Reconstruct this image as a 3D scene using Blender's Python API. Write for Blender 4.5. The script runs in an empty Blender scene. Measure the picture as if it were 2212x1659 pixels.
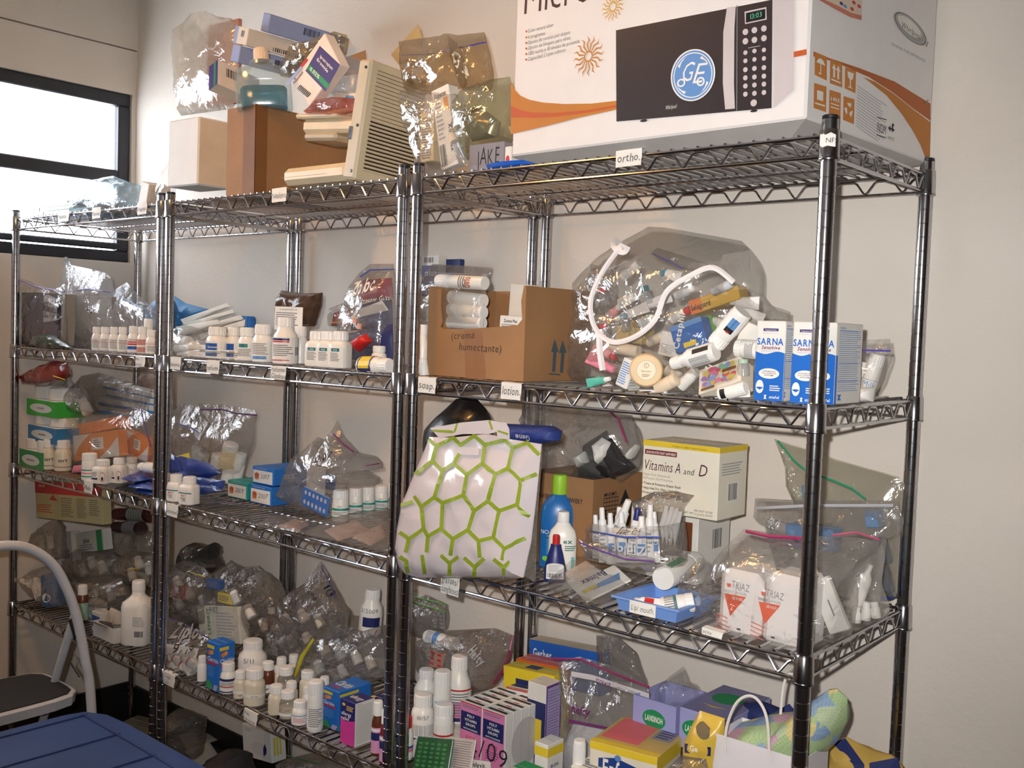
import bpy, math, random
from mathutils import Vector, Matrix, noise
random.seed(7)
SC = bpy.context.scene
COL = SC.collection
# ------------------------------------------------------------------ camera
CAM = Vector((0.66322, -1.50627, 1.50751)); FPX = 2208.9
M0 = Vector((0.75993982, 0.64913279, 0.03343789))      # right
M1 = Vector((-0.05821045, 0.01672992, 0.99816414))     # up
M2 = Vector((-0.64738166, 0.76049111, -0.05050004))    # forward
cd = bpy.data.cameras.new('camera'); cd.sensor_width = 36; cd.lens = 36 * FPX / 2212
cd.clip_start = .02
cam = bpy.data.objects.new('camera', cd); COL.objects.link(cam)
mw = Matrix((M0, M1, -M2)).transposed().to_4x4(); mw.translation = CAM
cam.matrix_world = mw
SC.camera = cam
# ------------------------------------------------------------------ world, lamps, exposure
w = bpy.data.worlds.new('world'); SC.world = w; w.use_nodes = True
bg = w.node_tree.nodes['Background']; bg.inputs[0].default_value = (.93, .96, 1, 1); bg.inputs[1].default_value = 12
vs = SC.view_settings; vs.view_transform = 'Standard'; vs.look = 'None'; vs.gamma = 1; vs.use_curve_mapping = False
vs.exposure = 0
SC.cycles.transparent_max_bounces = 28; SC.cycles.max_bounces = 5; SC.cycles.diffuse_bounces = 3; SC.cycles.glossy_bounces = 3; SC.cycles.use_adaptive_sampling = True; SC.cycles.adaptive_threshold = .12; SC.cycles.adaptive_min_samples = 20; SC.cycles.sample_clamp_indirect = 4
def lamp(name, kind, loc, energy, col, size, aim=None):
    l = bpy.data.lights.new(name, kind); l.energy = energy; l.color = col
    if kind == 'AREA': l.shape = 'DISK'; l.size = size
    else: l.shadow_soft_size = size
    o = bpy.data.objects.new(name, l); COL.objects.link(o); o.location = loc
    if aim is not None: o.rotation_euler = (Vector(aim) - Vector(loc)).to_track_quat('-Z', 'Y').to_euler()
    return o
lamp('ceiling_lamp_light', 'AREA', (-1.25, -.75, 2.68), 12.5, (1, .50, .15), .26, (-1.25, -.75, 0))
lamp('camera_flash', 'SPOT', CAM - M0 * .05 + M1 * .055 - M2 * .02, 134, (1, .965, .935), .012, CAM + M2 * 2 + M0 * .12 + M1 * .05)
bpy.data.lights['camera_flash'].spot_size = math.radians(86); bpy.data.lights['camera_flash'].spot_blend = 1
# daylight comes through the window opening: a portal only helps to sample it
pl = bpy.data.lights.new('window_portal', 'AREA'); pl.shape = 'RECTANGLE'; pl.size = 2.85; pl.size_y = .6; pl.cycles.is_portal = True
po = bpy.data.objects.new('window_portal', pl); COL.objects.link(po); po.location = (-2.93, -1.0, 2.02)
po.rotation_euler = Vector((1, 0, 0)).to_track_quat('-Z', 'Z').to_euler()
# ------------------------------------------------------------------ pixel helpers (author-time measuring of real places)
def nu(u): return FPX * M0 - (u - 1106) * M2
def nv(v): return FPX * M1 + (v - 829.5) * M2
def ray(u, v): return M2 + M0 * ((u - 1106) / FPX) - M1 * ((v - 829.5) / FPX)
def ony(u, v, y): d = ray(u, v); return CAM + d * ((y - CAM.y) / d.y)
def onz(u, v, z): d = ray(u, v); return CAM + d * ((z - CAM.z) / d.z)
def onx(u, v, x): d = ray(u, v); return CAM + d * ((x - CAM.x) / d.x)
def along_u(A, d, u): n = nu(u); return -n.dot(A - CAM) / n.dot(d)        # t with A+t*d in pixel column u
def along_v(A, d, v): n = nv(v); return -n.dot(A - CAM) / n.dot(d)
def stand(u, y, z): A = Vector((0, y, z)); return A + Vector((1, 0, 0)) * along_u(A, Vector((1, 0, 0)), u)
def ppm(P): return FPX / M2.dot(P - CAM)                                    # pixels per metre at P
def zat(P, v): return P.z + along_v(P, Vector((0, 0, 1)), v)
# ------------------------------------------------------------------ materials
def lin(c): return tuple((x / 255 / 12.92) if x / 255 <= .04045 else ((x / 255 + .055) / 1.055) ** 2.4 for x in c) + (1,)
MC = {}
def K(c, rough=.5, metal=0, var=.06, vs=18., bump=0., bs=60., spec=.5, coat=0, name=None, alpha=1, sss=0):
    key = (c, rough, metal, var, vs, bump, bs, spec, coat, alpha, sss)
    if key in MC: return MC[key]
    m = bpy.data.materials.new(name or 'm_%02x%02x%02x' % tuple(int(x) for x in c)); m.use_nodes = True
    nt = m.node_tree; b = nt.nodes['Principled BSDF']
    b.inputs['Roughness'].default_value = rough; b.inputs['Metallic'].default_value = metal
    b.inputs['Specular IOR Level'].default_value = spec; b.inputs['Coat Weight'].default_value = coat
    if alpha < 1: b.inputs['Alpha'].default_value = alpha
    tc = nt.nodes.new('ShaderNodeTexCoord')
    base = lin(c)
    if var:
        n = nt.nodes.new('ShaderNodeTexNoise'); n.inputs['Scale'].default_value = vs; n.inputs['Detail'].default_value = 4
        nt.links.new(tc.outputs['Object'], n.inputs['Vector'])
        r = nt.nodes.new('ShaderNodeValToRGB'); e = r.color_ramp.elements
        e[0].position = .3; e[1].position = .7
        e[0].color = tuple(x * (1 - var) for x in base[:3]) + (1,); e[1].color = tuple(min(1, x * (1 + var)) for x in base[:3]) + (1,)
        nt.links.new(n.outputs['Fac'], r.inputs[0]); nt.links.new(r.outputs[0], b.inputs['Base Color'])
    else: b.inputs['Base Color'].default_value = base
    if bump:
        n2 = nt.nodes.new('ShaderNodeTexNoise'); n2.inputs['Scale'].default_value = bs; n2.inputs['Detail'].default_value = 3
        nt.links.new(tc.outputs['Object'], n2.inputs['Vector'])
        bp = nt.nodes.new('ShaderNodeBump'); bp.inputs['Strength'].default_value = bump; bp.inputs['Distance'].default_value = .004
        nt.links.new(n2.outputs['Fac'], bp.inputs['Height']); nt.links.new(bp.outputs[0], b.inputs['Normal'])
    MC[key] = m
    return m
def film(name, tint, gloss=.12, haze=.10, hcol=(.8, .8, .78), bump=.38, bs=28, rough=.14):
    """thin clear plastic film: lets light straight through, a little milky, with glossy crinkles"""
    key = ('film', name)
    if key in MC: return MC[key]
    m = bpy.data.materials.new(name); m.use_nodes = True; nt = m.node_tree; N = nt.nodes; L = nt.links
    N.remove(N['Principled BSDF']); out = N['Material Output']
    tr = N.new('ShaderNodeBsdfTransparent'); tr.inputs[0].default_value = tint + (1,)
    df = N.new('ShaderNodeBsdfDiffuse'); df.inputs[0].default_value = hcol + (1,)
    tl = N.new('ShaderNodeBsdfTranslucent'); tl.inputs[0].default_value = hcol + (1,)
    gl = N.new('ShaderNodeBsdfGlossy'); gl.inputs['Roughness'].default_value = rough
    tc = N.new('ShaderNodeTexCoord'); no = N.new('ShaderNodeTexNoise'); no.inputs['Scale'].default_value = bs; no.inputs['Detail'].default_value = 3
    no.inputs['Distortion'].default_value = 1.2
    bp = N.new('ShaderNodeBump'); bp.inputs['Strength'].default_value = bump; bp.inputs['Distance'].default_value = .008
    L.new(tc.outputs['Object'], no.inputs['Vector'])
    vo = N.new('ShaderNodeTexVoronoi'); vo.inputs['Scale'].default_value = bs * .8; mxv = N.new('ShaderNodeMix'); mxv.data_type = 'VECTOR'; mxv.inputs[0].default_value = .08
    L.new(tc.outputs['Object'], mxv.inputs[4]); L.new(no.outputs['Color'], mxv.inputs[5]); L.new(mxv.outputs[1], vo.inputs['Vector'])
    ma = N.new('ShaderNodeMath'); ma.operation = 'MULTIPLY_ADD'; ma.inputs[1].default_value = .7; L.new(vo.outputs['Distance'], ma.inputs[0]); L.new(no.outputs['Fac'], ma.inputs[2]); L.new(ma.outputs[0], bp.inputs['Height'])
    for s in (gl, df): L.new(bp.outputs[0], s.inputs['Normal'])
    ad = N.new('ShaderNodeMixShader'); ad.inputs[0].default_value = .5; L.new(df.outputs[0], ad.inputs[1]); L.new(tl.outputs[0], ad.inputs[2])
    m1 = N.new('ShaderNodeMixShader'); m1.inputs[0].default_value = haze; L.new(tr.outputs[0], m1.inputs[1]); L.new(ad.outputs[0], m1.inputs[2])
    lw = N.new('ShaderNodeLayerWeight'); lw.inputs[0].default_value = .35; L.new(bp.outputs[0], lw.inputs['Normal'])
    mu = N.new('ShaderNodeMath'); mu.operation = 'MULTIPLY_ADD'; mu.inputs[1].default_value = .24; mu.inputs[2].default_value = gloss * .7
    L.new(lw.outputs['Fresnel'], mu.inputs[0])
    m2 = N.new('ShaderNodeMixShader'); L.new(mu.outputs[0], m2.inputs[0]); L.new(m1.outputs[0], m2.inputs[1]); L.new(gl.outputs[0], m2.inputs[2])
    L.new(m2.outputs[0], out.inputs[0])
    MC[key] = m
    return m
FILM = film('clear_plastic_film', (.96, .955, .95), .05, .11, (.75, .74, .72))
FILMX = film('very_clear_film', (.95, .95, .95), .03, .03, (.75, .74, .74), .4)
FILMG = film('grey_plastic_film', (.88, .87, .86), .05, .19, (.70, .69, .67))
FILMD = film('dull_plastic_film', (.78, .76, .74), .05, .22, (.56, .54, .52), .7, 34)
FILMW = film('milky_plastic_film', (.90, .92, .95), .06, .25, (.85, .87, .9))
WHITE = K((236, 235, 232), .45); PAPER = K((232, 230, 224), .7); CARDW = K((226, 224, 218), .6)
BLACK = K((22, 22, 24), .5); INK = K((35, 32, 36), .7, var=0); GREY = K((120, 122, 126), .6, var=0); LGREY = K((168, 168, 170), .7, var=0)
KRAFT = K((154, 114, 76), .75, var=.12, vs=7, bump=.15, bs=90); KRAFTD = K((138, 92, 50), .6, var=.12, vs=9)
NAVY = K((32, 40, 96), .45, var=.03); BLUE = K((36, 112, 200), .4, var=.04); RED = K((196, 34, 36), .4, var=.04)
PWHITE = K((238, 236, 230), .35, coat=.2, var=.03); CAPW = K((240, 239, 236), .4, var=.02)
CHROME = K((184, 184, 188), .17, 1, var=.05, vs=40)
STEEL = K((150, 150, 154), .22, 1, var=.06, vs=40)
# ------------------------------------------------------------------ mesh building
class MB:
    def __init__(s): s.v = []; s.f = []; s.m = []; s.sm = []
    def add(s, vs, fs, mi=0, smooth=False, T=None):
        o = len(s.v); s.v += [tuple(T @ Vector(p)) if T else tuple(p) for p in vs]
        for f in fs: s.f.append([i + o for i in f]); s.m.append(mi); s.sm.append(smooth)
        return s
    def box(s, x0, y0, z0, x1, y1, z1, b=0., mi=0, T=None):
        if x1 < x0: x0, x1 = x1, x0
        if y1 < y0: y0, y1 = y1, y0
        if z1 < z0: z0, z1 = z1, z0
        b = min(b, .45 * (x1 - x0), .45 * (y1 - y0), .45 * (z1 - z0))
        if b <= 0:
            vs = [(x, y, z) for x in (x0, x1) for y in (y0, y1) for z in (z0, z1)]
            return s.add(vs, [(0, 1, 3, 2), (4, 6, 7, 5), (0, 4, 5, 1), (2, 3, 7, 6), (0, 2, 6, 4), (1, 5, 7, 3)], mi, False, T)
        vs = []; idx = {}
        X = (x0, x1); Y = (y0, y1); Z = (z0, z1)
        for i in (0, 1):
            for j in (0, 1):
                for k in (0, 1):
                    for a in range(3):
                        p = [X[i], Y[j], Z[k]]
                        for q, c in ((0, i), (1, j), (2, k)):
                            if q != a: p[q] += b * (1 if c == 0 else -1)
                        idx[i, j, k, a] = len(vs); vs.append(p)
        fs = []
        for a in range(3):
            for c in (0, 1):
                q = []
                for (m, n) in ((0, 0), (1, 0), (1, 1), (0, 1)):
                    t = [0, 0, 0]; t[a] = c; t[(a + 1) % 3] = m; t[(a + 2) % 3] = n
                    q.append(idx[t[0], t[1], t[2], a])
                fs.append(q if c else q[::-1])
        for a in range(3):
            p1, p2 = (a + 1) % 3, (a + 2) % 3
            for m in (0, 1):
                for n in (0, 1):
                    t0 = [0, 0, 0]; t0[p1] = m; t0[p2] = n; t1 = list(t0); t1[a] = 1
                    fs.append([idx[(*t0, p1)], idx[(*t1, p1)], idx[(*t1, p2)], idx[(*t0, p2)]])
        for i in (0, 1):
            for j in (0, 1):
                for k in (0, 1): fs.append([idx[i, j, k, 0], idx[i, j, k, 1], idx[i, j, k, 2]])
        return s.add(vs, fs, mi, False, T)
    def tube(s, pts, r, n=6, mi=0, closed=False, cap=True, T=None):
        pts = [Vector(p) for p in pts]; k = len(pts); vs = []; fs = []
        up = None
        for i, p in enumerate(pts):
            if closed: t = pts[(i + 1) % k] - pts[i - 1]
            else: t = pts[min(i + 1, k - 1)] - pts[max(i - 1, 0)]
            t.normalize()
            if up is None: up = Vector((0, 0, 1)) if abs(t.z) < .9 else Vector((1, 0, 0))
            a = t.cross(up); a.normalize(); b = a.cross(t); up = b
            rr = r[i] if isinstance(r, (list, tuple)) else r
            for j in range(n):
                q = 2 * math.pi * j / n; vs.append(p + a * (math.cos(q) * rr) + b * (math.sin(q) * rr))
        for i in range(k if closed else k - 1):
            for j in range(n):
                A = i * n; B = ((i + 1) % k) * n; j2 = (j + 1) % n
                fs.append((A + j, A + j2, B + j2, B + j))
        if cap and not closed: fs += [tuple(range(n))[::-1], tuple(range((k - 1) * n, k * n))]
        return s.add(vs, fs, mi, True, T)
    def loft(s, rings, n=20, mi=0, smooth=True, T=None, top=True, bot=True):
        """rings: (z, rx, ry, power, ox, oy); power 2 is round, larger is squarer"""
        vs = []; fs = []
        for R in rings:
            z, rx, ry = R[0], R[1], R[2]; pw = R[3] if len(R) > 3 else 2; ox = R[4] if len(R) > 4 else 0; oy = R[5] if len(R) > 5 else 0
            for j in range(n):
                q = 2 * math.pi * (j + .5) / n; c, si = math.cos(q), math.sin(q)
                d = (abs(c) ** pw + abs(si) ** pw) ** (-1 / pw)
                vs.append((ox + rx * c * d, oy + ry * si * d, z))
        for i in range(len(rings) - 1):
            for j in range(n):
                j2 = (j + 1) % n; fs.append((i * n + j, i * n + j2, (i + 1) * n + j2, (i + 1) * n + j))
        s.add(vs, fs, mi, smooth, T)
        o = len(s.v) - len(vs)
        if bot: s.f.append([o + j for j in range(n)][::-1]); s.m.append(mi); s.sm.append(False)
        if top: s.f.append([o + (len(rings) - 1) * n + j for j in range(n)]); s.m.append(mi); s.sm.append(False)
        return s
    def mesh(s, name, mats):
        me = bpy.data.meshes.new(name); me.from_pydata(s.v, [], s.f)
        for m in (mats if isinstance(mats, (list, tuple)) else [mats]): me.materials.append(m)
        me.polygons.foreach_set('material_index', s.m); me.polygons.foreach_set('use_smooth', s.sm); me.update()
        if any(s.sm): me.set_sharp_from_angle(angle=math.radians(38))
        return me
    def obj(s, name, mats, parent=None, T=None): return link(name, s.mesh(name, mats), parent, T)
def link(name, me, parent=None, T=None):
    o = bpy.data.objects.new(name, me); COL.objects.link(o)
    if T is not None: o.matrix_world = T
    if parent: o.parent = parent
    return o
def tag(o, label=None, cat=None, group=None, kind=None):
    if label: o['label'] = label
    if cat: o['category'] = cat
    if group: o['group'] = group
    if kind: o['kind'] = kind
    return o
def thing(name, label, cat, T=None, group=None, kind=None):
    return tag(link(name, None, None, T), label, cat, group, kind)
def struct(name, mb, mats, parent=None, T=None):
    o = mb.obj(name, mats, parent, T)
    if not parent: o['kind'] = 'structure'
    return o
def frame(o, x, y, z=None):
    x = Vector(x).normalized(); y = Vector(y); y = (y - x * y.dot(x)).normalized(); z = x.cross(y)
    T = Matrix((x, y, z)).transposed().to_4x4(); T.translation = o
    return T
def TR(p, rz=0, rx=0, ry=0): return Matrix.Translation(p) @ Matrix.Rotation(rz, 4, 'Z') @ Matrix.Rotation(ry, 4, 'Y') @ Matrix.Rotation(rx, 4, 'X')
# ------------------------------------------------------------------ lettering: glyph outlines of the built-in font
GL = {}
def load_glyphs():
    chars = 'ABCDEFGHIJKLMNOPQRSTUVWXYZabcdefghijklmnopqrstuvwxyz0123456789.,()/-:%&|+\u00f3\u00f1\u00fa\u2022'
    tmp = []
    for st, off in (('r', -.004), ('b', .022), ('h', -.006)):
        for i, c in enumerate(chars):
            cu = bpy.data.curves.new('g', 'FONT'); cu.body = c; cu.size = 1; cu.resolution_u = 2; cu.offset = off; cu.fill_mode = 'FRONT'
            o = bpy.data.objects.new('g', cu); COL.objects.link(o); tmp.append((st, c, o, cu))
    dg = bpy.context.evaluated_depsgraph_get(); dg.update()
    for st, c, o, cu in tmp:
        me = bpy.data.meshes.new_from_object(o.evaluated_get(dg))
        vs = [(v.co.x, v.co.y) for v in me.vertices]; fs = [tuple(p.vertices) for p in me.polygons]
        x1 = max((v[0] for v in vs), default=.2)
        GL[st, c] = (vs, fs, x1)
        bpy.data.meshes.remove(me)
    for st, c, o, cu in tmp: bpy.data.objects.remove(o); bpy.data.curves.remove(cu)
load_glyphs()
def text2d(s, st='r', shear=0., jit=0., wide=1.):
    vs = []; fs = []; x = 0
    for c in s:
        if c == ' ': x += .28 * wide; continue
        g = GL.get((st, c))
        if not g: continue
        o = len(vs); dy = random.uniform(-jit, jit); sh = shear + random.uniform(-jit, jit) * 1.5; k = 1 + random.uniform(-jit, jit)
        vs += [(x + a * wide * k + b * sh, b * k + dy) for a, b in g[0]]; fs += [tuple(i + o for i in f) for f in g[1]]
        x += (g[2] + .07) * wide
    return vs, fs, x
class Print:
    """flat print lying on a surface given by mapper(u,v,lift); one mesh, one slot per ink"""
    def __init__(s, mapper, W, H, seg=1): s.mp = mapper; s.W = W; s.H = H; s.seg = seg; s.mb = MB(); s.mats = []; s.k = 0
    def _mi(s, m):
        if m not in s.mats: s.mats.append(m)
        return s.mats.index(m)
    def poly(s, vs, fs, m):
        s.k += 1; l = .0003 + .00008 * min(s.k, 60)
        s.mb.add([s.mp(a, b, l) for a, b in vs], fs, s._mi(m)); return s
    def rect(s, u0, v0, u1, v1, m):
        if s.seg <= 1: U = [u0, u1]; V = [v0, v1]
        else:
            def cut(a, b):
                if b < a: a, b = b, a
                return [a] + [k / s.seg for k in range(int(a * s.seg) - 1, int(b * s.seg) + 2) if a + 1e-6 < k / s.seg < b - 1e-6] + [b]
            U = cut(u0, u1); V = cut(v0, v1) if s.seg > 10 else [v0, v1]
        n = len(U)
        return s.poly([(a, b) for b in V for a in U], [(j * n + i, j * n + i + 1, (j + 1) * n + i + 1, (j + 1) * n + i) for j in range(len(V) - 1) for i in range(n - 1)], m)
    def pg(s, pts, m): return s.poly(pts, [tuple(range(len(pts)))], m)
    def ell(s, cu, cv, ru, rv, m, n=24, hole=0):
        P = [(cu + ru * math.cos(6.2832 * i / n), cv + rv * math.sin(6.2832 * i / n)) for i in range(n)]
        if not hole: return s.pg(P, m)
        Q = [(cu + ru * hole * math.cos(6.2832 * i / n), cv + rv * hole * math.sin(6.2832 * i / n)) for i in range(n)]
        return s.poly(P + Q, [(i, (i + 1) % n, n + (i + 1) % n, n + i) for i in range(n)], m)
    def txt(s, t, u, v, h, m, st='r', al='l', shear=0., jit=0., wide=1., rot=0., fit=None):
        """h: letter height as a share of the face height"""
        vs, fs, L = text2d(t, st, shear, jit, wide); hh = h * s.H / .72
        if fit and L * hh > fit * s.W: hw = fit * s.W / L
        else: hw = hh
        ox = {'l': 0, 'c': -L * hw / 2, 'r': -L * hw}[al]; c, si = math.cos(rot), math.sin(rot)
        P = []
        for a, b in vs:
            x = ox + a * hw; y = b * hh; x, y = x * c - y * si, x * si + y * c
            P.append((u + x / s.W, v + y / s.H))
        return s.poly(P, fs, m)
    def lines(s, u0, v0, u1, v1, n, m, fill=.45, rag=.3):
        for i in range(n):
            v = v1 - (v1 - v0) * (i + .5) / n; hh = (v1 - v0) / n * fill / 2
            e = u1 - (u1 - u0) * random.uniform(0, rag); s.rect(u0, v - hh, e, v + hh, m); s.k -= 1
        s.k += 1; return s
    def bars(s, u0, v0, u1, v1, m, n=16):
        for i in range(n):
            a = u0 + (u1 - u0) * i / n; s.rect(a, v0, a + (u1 - u0) / n * random.uniform(.25, .75), v1, m); s.k -= 1
        s.k += 1; return s
    def done(s, parent, name='printed_lettering', T=None):
        return s.mb.obj(name, s.mats, parent, T) if s.mb.f else None
def face_map(sx, sy, sz, f):
    """local box: x 0..sx, y 0..sy (front is y=0), z 0..sz"""
    if f == 'F': return (lambda u, v, l: (u * sx, -l, v * sz)), sx, sz
    if f == 'R': return (lambda u, v, l: (sx + l, u * sy, v * sz)), sy, sz
    if f == 'L': return (lambda u, v, l: (-l, sy - u * sy, v * sz)), sy, sz
    if f == 'T': return (lambda u, v, l: (u * sx, v * sy, sz + l)), sx, sy
    return (lambda u, v, l: (u * sx, sy - v * sy, -l)), sx, sy
# ------------------------------------------------------------------ measures of the place
D = .43415
XC1, XC0, XB1, XB0, XA1, XA0 = 0, -.8945, -.93774, -1.84824, -1.89148, -2.78259
ZS = {1: 1.8108, 2: 1.3932, 3: .9987, 4: .5330}
DECK = {k: z + .018 for k, z in ZS.items()}; DECK[0] = 0.
YW = D + .030; XL = -2.862
CEIL = 2.78; XR = 2.3; YF = -3.3
# ------------------------------------------------------------------ the room
WALLM = K((222, 214, 204), .85, var=.035, vs=3, bump=.25, bs=70, name='painted_plaster')
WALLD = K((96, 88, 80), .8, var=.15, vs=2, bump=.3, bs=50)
struct('floor', MB().box(XL - .2, YF, -.1, XR, YW + .2, 0), K((70, 60, 52), .5, var=.15, vs=5))
struct('ceiling', MB().box(XL - .2, YF, CEIL, XR, YW + .2, CEIL + .1), WALLM)
struct('wall_back', MB().box(XL - .2, YW, 0, XR, YW + .15, CEIL), WALLM)
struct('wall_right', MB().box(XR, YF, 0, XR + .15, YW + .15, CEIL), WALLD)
struct('wall_front', MB().box(XL - .2, YF - .15, 0, XR, YF, CEIL), WALLM)
struct('added_dark_panel_1', MB().box(XL, YF, 0, XR, YF + .02, 1.30, .003), K((44, 36, 30), .6, var=.15))  # unseen dark panel added so the lower chrome posts reflect dark
WZ0, WZ1, WY0, WY1 = 1.715, 2.325, -2.45, .448
b = MB()
b.box(XL - .15, YF, 0, XL, YW, WZ0); b.box(XL - .15, YF, WZ1, XL, YW, 2.482); b.box(XL - .15, YF, 2.486, XL + .006, YW, CEIL)
b.box(XL - .15, YF, WZ0, XL, WY0, WZ1); b.box(XL - .15, WY1, WZ0, XL, YW, WZ1)
struct('wall_left', b, WALLM)
BBM = K((26, 24, 24), .55, var=.1)
struct('baseboard_back', MB().box(XL + .014, YW - .012, 0, XR, YW, .15, .003), BBM)
struct('baseboard_left', MB().box(XL, YF, 0, XL + .012, YW, .15, .003), BBM)
# window_1: black steel frame, pivoting sashes, panes
FRM = K((30, 32, 40), .45, var=.15)
GLASS = film('window_glass', (.97, .98, 1), .02, .0, (1, 1, 1), 0, 5, .02)
wx0, wx1 = XL - .05, XL - .012
wr = tag(link('window_1', None, None, Matrix.Translation((XL, 0, 0))), None, None, None, 'structure')
def wbar(n, y0, z0, y1, z1, x0=wx0 - XL, x1=wx1 - XL): MB().box(x0, y0, z0, x1, y1, z1, .004).obj(n, FRM, wr).matrix_local = Matrix.Identity(4)
def fixl(o): o.matrix_local = Matrix.Identity(4)
wbar('window_frame', WY0, WZ1 - .045, WY1, WZ1); wbar('window_frame', WY0, WZ0, WY1, WZ0 + .040)
wbar('window_frame', WY1 - .045, WZ0 + .04, WY1, WZ1 - .045); wbar('window_frame', WY0, WZ0 + .04, WY0 + .045, WZ1 - .045)
wbar('mullion', WY0 + .045, 2.0, WY1 - .045, 2.047); wbar('mullion', -.70, WZ0 + .04, -.65, 2.0, wx0 - XL + .002, wx1 - XL - .002); wbar('mullion', -.70, 2.047, -.65, WZ1 - .045, wx0 - XL + .002, wx1 - XL - .002)
wbar('sash_bar', -.28, WZ0 + .045, WY1 - .05, WZ0 + .068, wx1 - XL - .01, wx1 - XL + .012)
for y0, y1 in ((WY0 + .045, -.70), (-.65, WY1 - .045)):
    for z0, z1 in ((WZ0 + .04, 2.0), (2.047, WZ1 - .045)):
        fixl(MB().box(-.034, y0, z0, -.031, y1, z1).obj('window_pane', GLASS, wr))
# ------------------------------------------------------------------ wire shelving units
def zig(x0, x1, zt, zb, per, ax):
    n = max(2, round((x1 - x0) / per)); p = (x1 - x0) / n; pts = []
    for i in range(n):
        a = x0 + i * p
        for fr, z in ((0, zt), (.36, zt), (.44, zt - .003), (.62, zb + .003), (.68, zb), (.74, zb + .003), (.92, zt - .003)):
            pts.append((a + fr * p, z))
    pts.append((x1, zt))
    return [((q, 0, z) if ax == 'x' else (0, q, z)) for q, z in pts]
def post_mesh(h):
    R = [(.0, .009, .009), (.012, .009, .009), (.012, .0125, .0125)]
    z = .03
    while z < h - .035:
        R += [(z, .0127, .0127), (z + .0007, .0118, .0118), (z + .0019, .0118, .0118), (z + .0026, .0127, .0127)]; z += .0254
    R += [(h - .005, .0127, .0127)]
    return MB().loft(R, 16).mesh('post', CHROME)
PH = 1.852
POST = post_mesh(PH)
CAPM = MB().loft([(.008, .0125, .0125), (.0125, .0125, .0125), (.0135, .0112, .0112)], 16).mesh('post_cap', K((60, 60, 64), .4, .7))
COLLAR = MB().loft([(-.024, .0150, .0150), (-.0225, .0162, .0162), (.019, .0152, .0152), (.021, .0140, .0140)], 18).mesh('collar', CHROME)
COLLAR2 = MB().loft([(-.0255, .0166, .0166), (-.0235, .0172, .0172), (-.0220, .0166, .0166)], 18).mesh('collar_ring', STEEL)
WIRE = MB().tube([(0, -.001, 0), (0, D + .001, 0)], .0021, 6).mesh('deck_wire', CHROME)
def unit(x0, x1, label, nz=(1, 2, 3, 4)):
    u = thing('shelving_unit', label, 'shelving', Matrix.Translation((x0, 0, 0)), 'chrome wire shelving units along the wall')
    W = x1 - x0
    for y in (0, D):
        for x in (0, W):
            p = link('post', POST, u); p.matrix_local = Matrix.Translation((x, y, 0))
            c = link('post_cap', CAPM, p); c.matrix_local = Matrix.Translation((0, 0, PH - .012))
            for k in nz:
                c = link('collar', COLLAR, p); c.matrix_local = Matrix.Translation((0, 0, ZS[k]))
                c = link('collar_ring', COLLAR2, p); c.matrix_local = Matrix.Translation((0, 0, ZS[k]))
    for k in nz:
        b = MB(); e = .014; zt = .0118; zb = -.0195
        for y in (0, D):
            for z, r in ((zt, .0032), (zb, .0032)): b.tube([(e, y, z), (W - e, y, z)], r, 8)
        for x in (0, W):
            for z, r in ((zt, .0032), (zb, .0032)): b.tube([(x, e, z), (x, D - e, z)], r, 8)
        s = b.obj('shelf_frame', CHROME, u); s.matrix_local = Matrix.Translation((0, 0, ZS[k]))
        for y in (0, D):
            t = MB().tube(zig(e + .006, W - e - .006, zt - .005, zb + .003, .072, 'x'), .0021, 6).obj('truss_wire', CHROME, s); t.matrix_local = Matrix.Translation((0, y, 0))
        for x in (0, W):
            t = MB().tube(zig(e + .006, D - e - .006, zt - .005, zb + .003, .062, 'y'), .0021, 6).obj('truss_wire', CHROME, s); t.matrix_local = Matrix.Translation((x, 0, 0))
        for f in (.33, .67):
            t = MB().tube([(.003, D * f, zt - .002), (W - .003, D * f, zt - .002)], .0026, 6).obj('support_wire', CHROME, s); fixl(t)
        n = int((W - .05) / .0254)
        for i in range(n + 1):
            d = link('deck_wire', WIRE, s); d.matrix_local = Matrix.Translation((.025 + i * (W - .05) / n, 0, zt + .0042))
unit(XA0, XA1, 'chrome wire shelving unit standing under the window')
unit(XB0, XB1, 'middle chrome wire shelving unit with handwritten paper tags')
unit(XC0, XC1, 'nearest chrome wire shelving unit carrying the microwave carton')
# ------------------------------------------------------------------ builders of things
def prism(mb, pts, y0, y1, mi=0, T=None):
    """polygon in x,z swept from y0 to y1"""
    n = len(pts); vs = [(x, y0, z) for x, z in pts] + [(x, y1, z) for x, z in pts]
    fs = [tuple(range(n)), tuple(range(2 * n - 1, n - 1, -1))] + [(i, i + n, (i + 1) % n + n, (i + 1) % n) for i in range(n)]
    return mb.add(vs, fs, mi, False, T)
def face_px(T, f, sx, sy, sz):
    inv = T.inverted()
    def px(u, v):
        o = inv @ CAM; d = inv.to_3x3() @ ray(u, v)
        if f == 'F': q = o + d * (-o.y / d.y); return q.x / sx, q.z / sz
        if f == 'R': q = o + d * ((sx - o.x) / d.x); return q.y / sy, q.z / sz
        if f == 'L': q = o + d * (-o.x / d.x); return 1 - q.y / sy, q.z / sz
        if f == 'T': q = o + d * ((sz - o.z) / d.z); return q.x / sx, q.y / sy
        q = o + d * (-o.z / d.z); return q.x / sx, 1 - q.y / sy
    return px
def pgx(p, pts, m): return p.pg([p.px(*a) for a in pts], m)
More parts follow.
